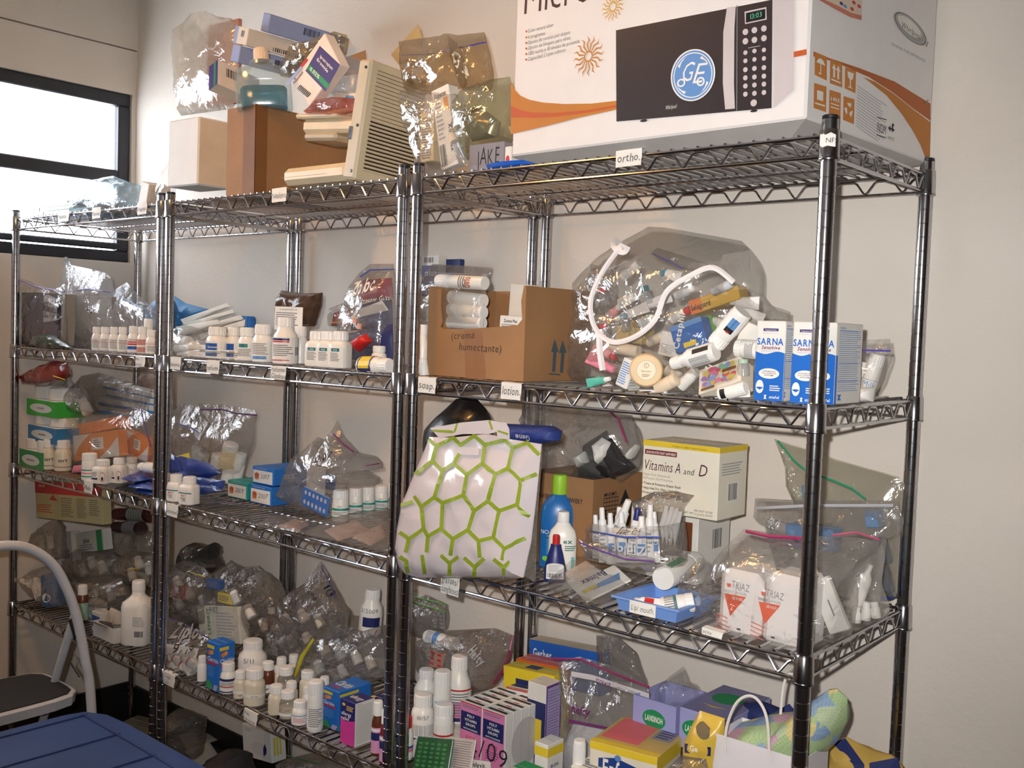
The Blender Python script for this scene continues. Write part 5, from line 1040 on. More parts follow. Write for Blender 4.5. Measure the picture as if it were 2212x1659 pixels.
for i, (a, b2) in enumerate((((1428, 1135), (1440, 1092)), ((1436, 1138), (1452, 1094)), ((1446, 1138), (1462, 1098)), ((1454, 1140), (1470, 1104)))): sachet('foil_strip', ['first', 'second', 'third', 'fourth'][i] + ' foil strip from the left beside the diaper rash tubes', [(a[0] - 4, a[1]), (b2[0] - 4, b2[1]), (b2[0] + 5, b2[1] + 1), (a[0] + 4, a[1] + 40)], .16 - i * .006, K((190, 188, 186), .4), T=.006)
# balmex packets
def blm(p):
    pgx(p, [(1262, 1283), (1258, 1277), (1300, 1256), (1338, 1237), (1340, 1252), (1310, 1263)], LBLUE); pgx(p, [(1258, 1281), (1262, 1275), (1290, 1262), (1292, 1268), (1265, 1282)], YEL); txtx(p, 'Balmex', (1304, 1232), (1252, 1257), 13, NAVY, 'b')
slab('ointment_packet', 'white Balmex packet lying foremost in the clear bag', (1266, 1300), (1364, 1252), (1238, 1262), .012, .004, Yr=.085, Yt=.055, pr={'F': blm}, mat=CARDW, cat='packet')
slab('ointment_packet', 'pale packet with blue edge under the foremost Balmex packet', (1232, 1290), (1318, 1240), (1212, 1262), .035, .004, Yr=.11, Yt=.08, pr={'F': lambda p: (p.rect(.1, .05, .9, .3, LBLUE), p.rect(.1, .3, .4, .36, YEL))}, mat=CARDW, cat='packet')
slab('ointment_packet', 'pale packet lying deepest in the Balmex bag', (1210, 1282), (1296, 1232), (1222, 1235), .065, .004, Yr=.135, Yt=.13, mat=K((222, 210, 196), .6), cat='packet')
flatbag('zip_bag', 'clear bag of Balmex packets lying at the shelf front', [(1168, 1278), (1215, 1235), (1250, 1212), (1330, 1200), (1395, 1245), (1380, 1290), (1300, 1318)], DECK[3], .035, FILM, seed=3)
bag('zip_bag', 'purple sealed bag mouth lying below the diaper rash bag', [(1250, 1165), (1290, 1170), (1350, 1196), (1414, 1206), (1414, 1230), (1330, 1222), (1262, 1195)], .075, T=.02, film_=FILM, seed=37, zips=[([(1252, 1172), (1300, 1190), (1350, 1207), (1412, 1212)], K((110, 70, 160), .4))])
# blue tray and its contents
TB = K((118, 156, 222), .4); z = DECK[3]; A = stand(1328, .004, z); sx = along_u(A, Vector((1, 0, 0)), 1462); B = A + Vector((sx, 0, 0)); dp = .13
r = thing('plastic_tray', 'blue plastic tray tagged lip and mouth at the shelf front', 'tray', TR(A)); t = .003; h_ = .025
b = MB(); vs = [(.006, .006, 0), (sx - .006, .006, 0), (sx - .006, dp - .006, 0), (.006, dp - .006, 0), (0, 0, h_), (sx, 0, h_), (sx, dp, h_), (0, dp, h_), (t, t, h_), (sx - t, t, h_), (sx - t, dp - t, h_), (t, dp - t, h_), (.009, .009, t), (sx - .009, .009, t), (sx - .009, dp - .009, t), (.009, dp - .009, t)]
fs = [(3, 2, 1, 0), (12, 13, 14, 15)]
for i in range(4): j = (i + 1) % 4; fs += [(i, j, 4 + j, 4 + i), (4 + i, 4 + j, 8 + j, 8 + i), (8 + i, 8 + j, 12 + j, 12 + i)]
b.add(vs, fs).obj('tray_body', TB, r); MB().box(-.006, -.006, h_ - .003, sx + .006, .002, h_ + .001, .001).box(-.006, dp - .002, h_ - .003, sx + .006, dp + .006, h_ + .001, .001).box(-.006, 0, h_ - .003, .002, dp, h_ + .001).box(sx - .002, 0, h_ - .003, sx + .006, dp, h_ + .001).obj('tray_rim', TB, r)
p = Print(lambda u, v, l: (sx * (.28 + .42 * u), -.007 - l, .004 + .022 * v), sx * .42, .022); p.rect(0, 0, 1, 1, PAPER); p.txt('Lip/ mouth.', .05, .25, .5, INK, 'h', shear=.15, jit=.05, fit=.9); p.done(r, 'paper_tag')
squeeze('white ointment tube with red print lying in the blue tray', (1432, 1306), (1372, 1296), .05, 22, sp, CAPW, band=lambda p: p.rect(.1, .3, .9, .8, RED))
bot2('white jar with printed wrap lying in the blue tray', (1430, 1312), (1500, 1300), .035, 42, Y1=.065, kind='vial', name='jar', cat='jar', lab=lambda p: (p.rect(0, 0, 1, 1, PAPER), p.bars(.1, .1, .9, .9, GREY, 12), p.rect(.1, .7, .9, .9, TEAL)))
bot2('white lotion bottle lying with its round base towards the camera', (1432, 1250), (1502, 1212), .10, 52, Y1=.26, kind='vial', name='lotion_bottle', lab=lambda p: (p.rect(.3, 0, .42, 1, GREEN), p.rect(.8, 0, .9, 1, GREEN)), span=300, ribs=False)
bag('plastic_bag', 'little clear bag between the lying bottle and the orange labelled tubs', [(1470, 1290), (1480, 1240), (1510, 1205), (1535, 1215), (1525, 1290)], .10, T=.05, film_=FILM, seed=38, crumple=.008)
# tubs with orange triangles
def triaz(ox, oy, k=1.0):
    def fn(p):
        q = lambda L: [(x + ox, y + oy) for x, y in L]; OR = K((228, 88, 44), .5, var=0)
        pgx(p, q([(1565, 1281), (1612, 1290), (1577, 1331)]), OR); txtx(p, 'TRIAZ', *q([(1580, 1268), (1619, 1280)]), 16, GREY, 'r'); txtx(p, 'benzoyl peroxide', *q([(1564, 1277), (1613, 1288)]), 8, GREY, 'r'); txtx(p, '6% PADS', *q([(1582, 1294), (1604, 1299)]), 6, PAPER, 'b'); pgx(p, q([(1570, 1259), (1580, 1261), (1578, 1268), (1572, 1267)]), OR)
        linesx(p, *q([(1549, 1320), (1580, 1334), (1546, 1356)]), 4, K((228, 120, 90), .5, var=0), .25); pgx(p, q([(1592, 1356), (1600, 1358), (1600, 1362), (1592, 1360)]), INK)
    return fn
TUB = K((238, 234, 232), .4, var=.02)
slab('tub', 'left white tub with orange triangle in the near zip bag', (1545, 1368), (1636, 1392), (1556, 1226), .045, .085, mat=TUB, bev=.012, cat='tub', pr={'F': triaz(0, 0)})
slab('tub', 'right white tub with orange triangle beside the nearest post', (1640, 1392), (1735, 1418), (1640, 1232), .040, .085, mat=TUB, bev=.012, cat='tub', pr={'F': triaz(74, 18)})
bag('zip_bag', 'magenta sealed zip bag holding the orange triangle tubs', [(1508, 1345), (1518, 1275), (1555, 1195), (1606, 1143), (1742, 1160), (1800, 1156), (1902, 1168), (1880, 1215), (1852, 1255), (1838, 1372), (1770, 1398), (1640, 1408), (1530, 1372)], .085, T=.14, film_=FILM, flat=.35, seed=39, crumple=.006, edge=.3, zips=[([(1612, 1147), (1660, 1158), (1742, 1164)], K((150, 30, 90), .4), .003), ([(1800, 1156), (1850, 1150), (1900, 1166)], K((170, 80, 110), .4), .002)])
slab('packet', 'white packet in the zip bag right of the nearest post', (1792, 1372), (1834, 1360), (1800, 1240), .10, .012, mat=CARDW, cat='packet', pr={'F': lambda p: p.rect(.55, .3, .62, .6, GREY)})
bot2('white tube bottle slanting in the bag right of the nearest post', (1846, 1312), (1880, 1220), .16, 30, kind='lotion', name='lotion_bottle')
bag('zip_bag', 'clear bag of small bottles by the right end rail', [(1832, 1366), (1836, 1280), (1855, 1230), (1905, 1172), (1890, 1260), (1916, 1335), (1885, 1348)], .15, T=.08, film_=FILM, seed=40, flat=.2, crumple=.007)
for i, (a, b2) in enumerate((((1850, 1345), (1850, 1310)), ((1870, 1340), (1872, 1300)), ((1893, 1335), (1888, 1300)))): bot2(['left', 'middle', 'right'][i] + ' tiny white bottle by the right end rail', a, b2, .15, 20, kind='pill', name='pill_bottle')
bag('zip_bag', 'tall green sealed zip bag at the back right corner', [(1673, 948), (1700, 958), (1760, 975), (1805, 992), (1940, 1030), (1955, 1048), (1945, 1085), (1935, 1290), (1760, 1270), (1720, 1100), (1698, 1050), (1696, 1010)], .345, T=.06, film_=film('sage_film', (.88, .87, .82), .05, .18, (.7, .69, .62)), flat=.6, seed=41, crumple=.004, zips=[([(1680, 952), (1715, 995), (1745, 1020), (1800, 1038), (1840, 1055), (1870, 1078)], K((40, 150, 110), .4), .0022)])
bag('zip_bag', 'wide grey zip bag with white seal at the back right', [(1628, 1118), (1632, 1076), (1750, 1082), (1935, 1080), (1952, 1125), (1945, 1150), (1915, 1165), (1900, 1300), (1690, 1275), (1655, 1150), (1652, 1120)], .28, T=.08, film_=FILMG, flat=.5, seed=42, crumple=.006, zips=[([(1634, 1098), (1750, 1092), (1930, 1092)], K((190, 190, 196), .4), .0028)])
slab('blue_box', 'light blue box inside the wide grey zip bag', (1695, 1180), (1800, 1195), (1697, 1132), .27, .04, mat=K((70, 130, 190), .5))
slab('blue_box', 'small light blue box at the right of the wide grey zip bag', (1870, 1140), (1898, 1140), (1872, 1104), .30, .03, mat=K((90, 150, 210), .5))
slab('blue_box', 'tiny blue carton inside the tall green sealed bag', (1733, 1080), (1752, 1080), (1734, 1048), .345, .012, mat=K((80, 150, 210), .5))
slab('blue_box', 'navy blue box low by the rear right post', (1893, 1300), (1926, 1296), (1898, 1218), .385, .03, mat=K((26, 60, 130), .45))
slab('blue_box', 'light blue box standing on the navy box by the rear right post', (1884, 1222), (1917, 1218), (1888, 1165), .385, .03, mat=K((60, 110, 170), .45))
note('paper tag reading glasses sunglasses below the hexagon tote', 972, 1265, 41, 40, 3, ['glasses/', 'sunglasses'], 6, .42, y=-.012); note('narrow paper tag under the orange triangle tubs', 1538, 1368, 46, 14, 3, ['acne'], 14, .5)
# ---- middle unit, third shelf
bag('zip_bag', 'purple sealed zip bag with small bottles on the middle third shelf', [(430, 872), (482, 873), (552, 886), (556, 897), (540, 960), (516, 1022), (480, 1042), (390, 1038), (380, 960)], .22, T=.10, film_=FILM, flat=.45, seed=43, crumple=.006, zips=[([(432, 884), (480, 884), (512, 893), (555, 897)], K((110, 60, 120), .4), .0022)], pr=lambda p: txtx(p, 'mz', (478, 912), (492, 908), 8, K((170, 50, 50), .5, var=0), 'h'))
bag('zip_bag', 'clear zip bag behind the double posts on the middle third shelf', [(370, 1000), (372, 890), (395, 872), (430, 878), (446, 912), (440, 1010)], .18, T=.07, film_=FILMG, flat=.4, seed=44, zips=[([(374, 914), (405, 920), (430, 935)], K((80, 80, 160), .4))])
bot2('cream pill bottle leaning in the purple sealed bag', (488, 1008), (500, 958), .21, 34, kind='vial', name='pill_bottle', body=K((226, 206, 160), .4), cap=CAPW)
for i, (u, v, w_) in enumerate(((432, 1000, 30), (465, 1000, 26), (515, 1000, 26), (490, 1030, 28), (450, 1028, 28), (512, 1022, 24), (420, 985, 24))): bot2(['left', 'middle', 'right', 'low', 'low left', 'low right', 'upper left'][i] + ' white pill bottle seen in the purple sealed bag', (u, v + 10), (u + 6, v - 20), .215 + .008 * (i % 3), w_, kind='vial', name='pill_bottle')
NB = K((32, 62, 140), .25, coat=.5, var=.2, vs=30)
for i, (o, y) in enumerate((([(368, 1052), (372, 990), (390, 985), (450, 1000), (478, 1022), (450, 1034)], .10), ([(390, 1050), (410, 1028), (486, 1038), (482, 1055), (430, 1062)], .08), ([(366, 1020), (370, 980), (385, 990), (392, 1018)], .05), ([(400, 1064), (420, 1046), (470, 1050), (480, 1060), (440, 1070)], .06))): sachet('foil_sachet', ['upper', 'lower', 'leftmost', 'foremost'][i] + ' shiny blue sachet behind the pair of white bottles', o, y, NB, T=.016, crumple=.003)
sachet('foil_sachet', 'yellow edged sachet above the shiny blue sachets', [(374, 988), (408, 978), (412, 998), (380, 1004)], .12, YEL, T=.006)
WL = LB(PAPER, bands=((.72, .8, TEAL),), txt=(('BAY', .5, .16, RED), ('06', .15, .22, INK, 'h')), ln=(.3, .45, 2))
bot('left of the pair of white square bottles at the middle third shelf front', 3, 380, 34, 1022, vb=1088, kind='square', lab=WL, rot=-40, span=100); bot('right of the pair of white square bottles at the middle third shelf front', 3, 409, 36, 1027, vb=1095, kind='square', lab=WL, rot=-40, span=100)
def ab(p): p.rect(.04, .06, .96, .80, CARDW); p.lines(.1, .86, .9, .94, 1, LGREY); p.ell(.22, .45, .10, .22, ORG, 12); p.pg([(.14, .2), (.22, .5), (.3, .2), (.33, .6), (.11, .6)], K((180, 90, 60), .5, var=0)); p.txt('2007', .4, .35, .28, INK, 'h', 'l', .2, .06, fit=.5)
AB_ = K((34, 112, 196), .5, var=.03); AT = K((36, 150, 140), .5, var=.03)
carton('test_box', 'teal sided box marked 2007 left of the blue boxes', 491, 533, 1040, None, 3, vb=1072, depth=.10, rr=None, pr={'F': ab}, mat=AT)
r3 = carton('test_box', 'lower blue box marked 2007 under another blue box', 540, 585, 1050, None, 3, vb=1084, depth=.12, pr={'F': ab}, mat=AB_)
zt = zat(stand(560, r3.location.y, DECK[3]), 1049)
carton('test_box', 'upper blue box with white front lying across two boxes', 545, 590, 1010, r3.location.y + .012, z0=zt + .002, depth=.14, pr={'F': ab, 'R': lambda p: p.txt('act', .25, .35, .4, PAPER, 'b')}, mat=AB_)
bag('zip_bag', 'crumpled zip bag of blister cards dated 10/07 on the middle third shelf', [(606, 1078), (614, 1040), (640, 988), (688, 944), (706, 962), (716, 940), (728, 908), (736, 932), (766, 975), (810, 985), (822, 1012), (786, 1018), (812, 1035), (808, 1050), (760, 1052), (720, 1060), (714, 1122), (662, 1104)], .19, T=.11, film_=FILMG, flat=.4, seed=45, crumple=.008, zips=[([(721, 938), (740, 958), (764, 976)], K((130, 40, 110), .4), .0022), ([(790, 1006), (820, 1001)], K((120, 60, 100), .4))], pr=lambda p: txtx(p, '10/07', (675, 1002), (715, 990), 14, INK, 'h', .2, .06))
def blister(p):
    for i in range(2):
        for j in range(6): p.ell(.12 + j * .15, .25 + i * .5, .045, .12, LGREY, 10); p.k -= 1
slab('blister_card', 'blue blister card at the front of the crumpled zip bag', (650, 1090), (706, 1118), (660, 1052), .10, .003, mat=K((52, 98, 170), .4), pr={'F': blister}, cat='blister card')
slab('blister_card', 'blue blister card at the back of the crumpled zip bag', (690, 1050), (722, 1062), (694, 1018), .20, .003, mat=K((60, 104, 170), .4), pr={'F': blister}, cat='blister card')
slab('white_card', 'white card upright in the crumpled zip bag', (660, 1060), (700, 1070), (650, 1000), .17, .004, mat=K((206, 202, 196), .6), cat='card')
VL = LB(PAPER, bands=((.62, .78, AT), (.1, .2, AT)), txt=(('1/09', .84, .12, INK, 'h'),), ln=(.3, .55, 3))
for i, (u, w_, vt, vb) in enumerate(((735, 35, 1056, 1128), (767, 30, 1052, 1119), (794, 30, 1049, 1112), (823, 30, 1046, 1106), (846, 26, 1044, 1100))): bot(['nearest', 'second', 'third', 'fourth', 'farthest'][i] + ' white vial with teal label from the blister bag towards the post', 3, u, w_, vt, vb=vb, kind='vial', lab=VL, rot=-10, name='vial', cat='vial')
flatbag('zip_bag', 'small flat bag of packets lying at the middle third shelf edge', [(553, 1136), (588, 1120), (640, 1122), (692, 1134), (655, 1158)], DECK[3], .018, FILMD, seed=5); flatbag('zip_bag', 'large flat bag of foil packets lying by the middle post', [(655, 1160), (705, 1132), (770, 1116), (842, 1106), (850, 1185), (835, 1200)], DECK[3], .03, FILMG, seed=6)
for i, o in enumerate(([(700, 1150), (770, 1128), (800, 1150), (730, 1172)], [(760, 1165), (826, 1138), (836, 1162), (800, 1182)], [(600, 1140), (640, 1126), (670, 1136), (640, 1150)])): flatbag('foil_packet', ['pinkish packet in the large flat bag', 'second pinkish packet nearest the post in the large flat bag', 'pinkish packet in the small flat bag'][i], o, DECK[3] + .002, .012, K((196, 172, 160), .4, var=.2, vs=40), cat='packet', seed=7 + i)
note('paper tag at the left end of the middle third shelf', 372, 1103, 26, 26, 3, ['Actonel'], 4)
# ---- unit under the window, third shelf
def twin(label, u0, u1, vt, vm, vb, Y, m):
    A = ony(u0, vb, Y); sx = along_u(A, Vector((1, 0, 0)), u1); h1 = zat(A, vm) - A.z; h2 = zat(A, vt) - A.z; r = thing('twin_pack', label, 'twin pack', TR(A)); rr = sx / 4
    for k in (0, 1): o = MB().loft([(0, rr * .9, rr * .9), (.004, rr, rr), (h1, rr, rr), (h1 + .003, rr * .8, rr * .8), (h1 + .004, rr * .92, rr * .92), (h2 - .002, rr * .92, rr * .92), (h2, rr * .8, rr * .8)], 16).obj('bottle', PWHITE, r); o.matrix_local = Matrix.Translation((rr + 2 * rr * k, rr + .001, 0))
    MB().box(0, -.001, .001, sx, 0, h1, .0004).box(sx, -.001, .001, sx + .001, 2 * rr, h1).obj('sleeve', m, r)
    p = Print(lambda u, v, l: (u * sx, -.001 - l, v * h1), sx, h1); p.ell(.5, .5, .38, .28, K((214, 222, 220), .5, var=0), 20); p.txt('immodium', .5, .45, .14, NAVY, 'b', 'c', .2, fit=.5); p.done(r)
twin('green sleeved twin pack of white bottles by the left post', 58, 120, 832, 860, 894, .028, K((52, 170, 60), .45)); twin('blue sleeved twin pack below the green one', 61, 122, 894, 916, 950, .026, K((40, 116, 170), .45)); twin('dark green twin pack at the foot of the left post', 42, 92, 945, 968, 1008, .006, K((40, 140, 80), .45))
bag('red_pouch', 'dark red foil pouch on top of the green twin pack', [(44, 815), (75, 796), (115, 778), (144, 782), (151, 808), (140, 822), (95, 832), (48, 830)], .03, T=.045, film_=K((126, 34, 36), .22, coat=.5, var=.2), flat=.2, seed=46, crumple=.006, cat='pouch', zips=[([(115, 812), (140, 820)], YEL)])
tr_ = K((220, 212, 190), .35, var=.05)
bot('left cream translucent bottle marked MT under the window', 3, 106, 30, 947, vb=1017, kind='pill', body=tr_, lab=LB(None, txt=(('NYT', .5, .2, INK),), bands=((.15, .2, GREY),))); bot('right cream translucent bottle marked MT under the window', 3, 136, 35, 948, vb=1021, kind='pill', body=tr_, lab=LB(None, txt=(('NYT', .5, .2, INK),), bands=((.15, .2, GREY),)))
bag('plastic_bag', 'clear bag with two white bottles beside the green twin pack', [(122, 895), (122, 830), (148, 815), (160, 840), (172, 822), (200, 892)], .10, T=.07, film_=FILMD, seed=47, crumple=.008)
bot2('left white bottle in the clear bag beside the green twin pack', (165, 890), (128, 868), .10, 24, kind='pill'); bot2('right white bottle in the clear bag beside the green twin pack', (190, 892), (178, 864), .10, 24, kind='pill')
bag('zip_bag', 'grey bag of blue and white boxes under the window', [(170, 832), (176, 812), (214, 805), (260, 818), (342, 846), (346, 892), (200, 896)], .20, T=.09, film_=FILMD, seed=48, flat=.25)
for i, (a, b2, c) in enumerate((((222, 838), (340, 866), (224, 824)), ((230, 856), (342, 880), (232, 842)), ((212, 874), (342, 896), (226, 860)), ((204, 890), (300, 905), (212, 876)))): slab('thin_box', ['top', 'second', 'third', 'bottom'][i] + ' blue edged flat box in the grey bag under the window', a, b2, c, .185 - .004 * i, .05, mat=K((212, 214, 214), .5), pr={'F': lambda p: p.rect(0, 0, 1, .35, K((50, 130, 200), .5))})
bag('red_pouch', 'grey and red pouch behind the double posts under the window', [(298, 840), (300, 812), (325, 806), (340, 815), (340, 845), (318, 842)], .28, T=.03, film_=K((150, 130, 124), .4, var=.3), seed=49, cat='pouch')
OB = K((226, 128, 40), .45, var=.03)
def orb(p): p.rect(0, 0, 1, 1, CARDW); p.pg([(0, 0), (0, .1), (.1, .5), (.35, .95), (.5, 1), (1, 1), (1, .75), (.8, .35), (.6, .05), (.55, 0)], OB); p.rect(.42, .35, .68, .80, PAPER); p.lines(.46, .42, .62, .75, 4, GREY)
slab('contraceptive_box', 'orange and white box facing out under the window', (161, 996), (258, 985), (158, 942), .075, .03, pr={'F': orb}, mat=OB); slab('contraceptive_box', 'second orange and white box leaning right under the window', (265, 975), (318, 1000), (258, 922), .13, .03, pr={'F': orb}, mat=OB)
slab('contraceptive_box', 'orange box edge lying on the facing orange box', (160, 942), (250, 925), (190, 912), .10, .05, mat=OB)
bag('zip_bag', 'clear bag over the orange and white boxes', [(128, 985), (126, 905), (150, 892), (230, 894), (298, 878), (330, 896), (336, 985), (318, 1002), (160, 1004)], .10, T=.10, film_=FILM, seed=50, flat=.3, crumple=.007, zips=[([(305, 882), (312, 920), (326, 965)], K((80, 70, 150), .4))])
bot('slim white bottle with teal and pink label at the window unit front', 3, 193, 32, 977, vb=1046, kind='vial', lab=LB(PAPER, bands=((.65, .75, AT), (.15, .25, AT), (.4, .5, PINK))))
for i, (u, w_, vt, vb) in enumerate(((222, 36, 990, 1048), (257, 31, 987, 1046), (284, 28, 985, 1040))): bot(['left', 'middle', 'right'][i] + ' of three white bottles with red ovals at the window unit front', 3, u, w_, vt, vb=vb, kind='square', rot=-35, span=140, lab=lambda p: (p.rect(0, 0, 1, 1, PAPER), p.ell(.72, .5, .12, .42, RED, 20, .9), p.rect(.68, .2, .76, .5, INK), p.lines(.1, .5, .5, .9, 4, GREY), p.rect(.1, .25, .5, .4, NAVY)))
bot2('white bottle lying behind the three red oval bottles', (338, 1012), (304, 1008), .06, 24, kind='pill')
for i, o in enumerate(([(262, 1036), (300, 1022), (336, 1022), (336, 1036), (290, 1044)], [(276, 1054), (300, 1040), (338, 1040), (338, 1062)], [(290, 1064), (320, 1052), (340, 1058), (338, 1074)])): flatbag('foil_sachet', ['top', 'middle', 'bottom'][i] + ' shiny navy sachet lying by the left double posts', o, DECK[3] + .014 * (2 - i), .012, NB, cat='sachet', seed=20 + i)
sachet('pink_packet', 'pink packet between the cream bottles and orange box', [(155, 1022), (160, 1006), (178, 1004), (178, 1020)], .05, PINK, T=.01)
note('paper tag hanging from the third rail of the window unit', 191, 1052, 20, 26, 3, ['Meds'], 6)
# ================================================================== FOURTH SHELF, nearest unit
c6 = lambda x, y: (840 + x / 4.424, 1290 + y / 4.424)
PKB = K((214, 128, 172), .5, var=.03)
A = stand(990, .115, DECK[4]); sx = along_u(A, Vector((1, 0, 0)), 1088); B = A + Vector((sx, 0, 0)); dp = min(.19, along_u(B, Vector((0, 1, 0)), 1172)); hz = zat((A + B) / 2, 1529) - DECK[4]
T = TR(A); r = thing('vitamin_pack', 'shrink-wrapped pack of pink vitamin drop boxes marked 09', 'box pack', T); bw, bd = sx / 2, dp / 5
sh = MB().box(.0006, .0006, 0, bw - .0006, bd - .0006, hz, .001).mesh('inner_box', CARDW)
for i in range(2):
    for j in range(5): link('inner_box', sh, r).matrix_local = Matrix.Translation((i * bw, j * bd, 0))
def pv(p):
    for k in (0, .5):
        p.rect(k + .015, .0, k + .485, .99, PKB); p.rect(k + .03, .58, k + .47, .86, NAVY); p.rect(k + .015, .03, k + .485, .09, NAVY); p.rect(k + .015, .985, k + .485, 1, RED)
        for i, t in enumerate(('POLY', 'VITAMIN', 'DROPS')): p.txt(t, k + .25, .79 - i * .065, .04, PAPER, 'b', 'c')
        p.txt('WITH FLUORIDE', k + .25, .60, .025, PAPER, 'b', 'c', fit=.38); p.rect(k + .16, .44, k + .34, .51, RED); p.rect(k + .17, .447, k + .33, .503, PKB); p.txt('0.25mg', k + .25, .46, .03, RED, 'b', 'c'); p.lines(k + .1, .28, k + .4, .42, 4, K((150, 80, 130), .5, var=0)); p.lines(k + .06, .92, k + .44, .97, 2, GREY)
    p.txt('4/09', .2, .24, .30, INK, 'h', 'l', .1, .06)
def pvt(p):
    for i in range(2):
        for j in range(5): p.rect(i * .5 + .06, j * .2 + .05, i * .5 + .46, j * .2 + .11, INK); p.rect(i * .5 + .2, j * .2 + .14, i * .5 + .32, j * .2 + .17, RED); p.k -= 2
prints(r, T, sx, dp, hz, {'F': pv, 'T': pvt, 'R': lambda p: (p.ell(.52, .5, .36, .36, K((196, 192, 190), .5, var=.02), 30), [p.rect(k * .2 - .004, 0, k * .2 + .004, 1, LGREY) for k in range(1, 5)])})
def zrow(u, v, y): P = stand(u, y, DECK[4]); return zat(P, v)
zb = zrow(950, 1585, .15); A = stand(885, .075, DECK[4]); box_thing('low_carton', 'flat white carton under the near left group of bottles', 'box', TR(A), along_u(A, Vector((1, 0, 0)), 985), .21, zb - DECK[4] - .001, CARDW)
bot('large white bottle with pink label behind the pink vitamin pack', 4, 989, 54, 1413, Y=.24, z0=zb, kind='wide', lab=LB(PAPER, bands=((0, .62, PKB), (.95, 1, RED), (.0, .12, NAVY)), ln=(.15, .9, 9)), lz=(.05, .66), rot=20)
bot('white bottle with red spotted label stacked in the near left group', 4, 953, 38, 1446, Y=.19, z0=zb, kind='vial', lab=LB(PAPER, bands=((.1, .2, RED),), ln=(.25, .9, 8), lc=LBLUE))
bot('wide white bottle with printed seal at the near left post', 4, 919, 50, 1442, Y=.23, z0=zb, kind='wide', lab=LB(PAPER, ln=(.1, .9, 6)))
bot('white bottle handwritten 10/57 at the near left post', 4, 912, 50, 1495, Y=.115, z0=zb, kind='pill', lab=lambda p: (p.rect(0, 0, 1, .55, PAPER), p.bars(.1, .05, .9, .5, LGREY, 18), p.txt('10/57', .5, .72, .16, INK, 'h', 'c')), lz=(.05, .85))
bot('short white bottle beside the pink vitamin pack', 4, 957, 42, 1517, Y=.115, z0=zb, kind='vial', lab=LB(PAPER, bands=((.4, .5, RED),)))
bot('white bottle with red cap squeezed behind the near left post', 4, 876, 30, 1545, Y=.06, cap=RED, lab=LB(PAPER, bands=((.3, .5, PINK), (.5, .6, DB))))
GB = K((52, 96, 62), .3, coat=.4, var=.2, vs=30)
def gcaps(p):
    for i in range(5):
        for j in range(9): p.ell(.14 + i * .17, .1 + j * .095, .06, .030, K((70, 150, 84), .25, coat=.5, var=.1), 9); p.k -= 1
slab('blister_sheet', 'green capsule blister sheet leaning at the near left post', (884, 1690), (962, 1700), (900, 1590), .03, .006, Yt=.07, mat=GB, pr={'F': gcaps}, cat='blister sheet')
slab('blister_sheet', 'silver backed blister sheet in front of the pink vitamin pack', (952, 1690), (1010, 1700), (980, 1592), .05, .004, Yt=.09, mat=K((200, 190, 186), .4), pr={'F': lambda p: p.lines(.05, .05, .95, .95, 18, GREY, .3, .1)}, cat='blister sheet')
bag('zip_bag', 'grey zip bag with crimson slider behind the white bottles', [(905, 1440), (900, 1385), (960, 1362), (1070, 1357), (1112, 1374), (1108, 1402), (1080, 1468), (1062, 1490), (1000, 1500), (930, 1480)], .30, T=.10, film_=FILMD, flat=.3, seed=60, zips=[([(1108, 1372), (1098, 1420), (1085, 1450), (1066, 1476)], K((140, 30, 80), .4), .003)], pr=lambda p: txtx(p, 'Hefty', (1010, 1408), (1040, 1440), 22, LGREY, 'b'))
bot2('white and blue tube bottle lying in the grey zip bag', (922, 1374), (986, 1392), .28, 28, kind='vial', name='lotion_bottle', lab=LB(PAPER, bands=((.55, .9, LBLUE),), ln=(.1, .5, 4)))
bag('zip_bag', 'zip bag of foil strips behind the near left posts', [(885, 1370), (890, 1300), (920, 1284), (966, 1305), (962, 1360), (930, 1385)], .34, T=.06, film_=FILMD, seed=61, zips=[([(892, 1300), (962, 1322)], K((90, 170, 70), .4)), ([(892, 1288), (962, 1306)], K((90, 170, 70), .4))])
slab('foil_card', 'silver foil strip standing behind the near left posts', (900, 1355), (925, 1362), (920, 1318), .335, .004, mat=K((180, 180, 184), .3, .6), cat='foil strip'); slab('foil_card', 'silver bubbled foil card next to the foil strip', (934, 1358), (960, 1362), (944, 1322), .33, .004, mat=K((170, 170, 176), .25, .7), cat='foil strip', pr={'F': lambda p: [p.ell(.25 + .5 * (i % 2), .15 + .22 * (i // 2), .16, .09, LGREY, 10) for i in range(8)]})
sachet('blister_card', 'clear card of red capsules above the near left bottles', [(925, 1440), (945, 1400), (965, 1412), (955, 1445)], .25, K((160, 130, 116), .3), T=.006, pr=lambda p: [p.ell(.3 + .4 * (i % 2), .25 + .25 * (i // 2), .12, .06, RED, 9) for i in range(6)])
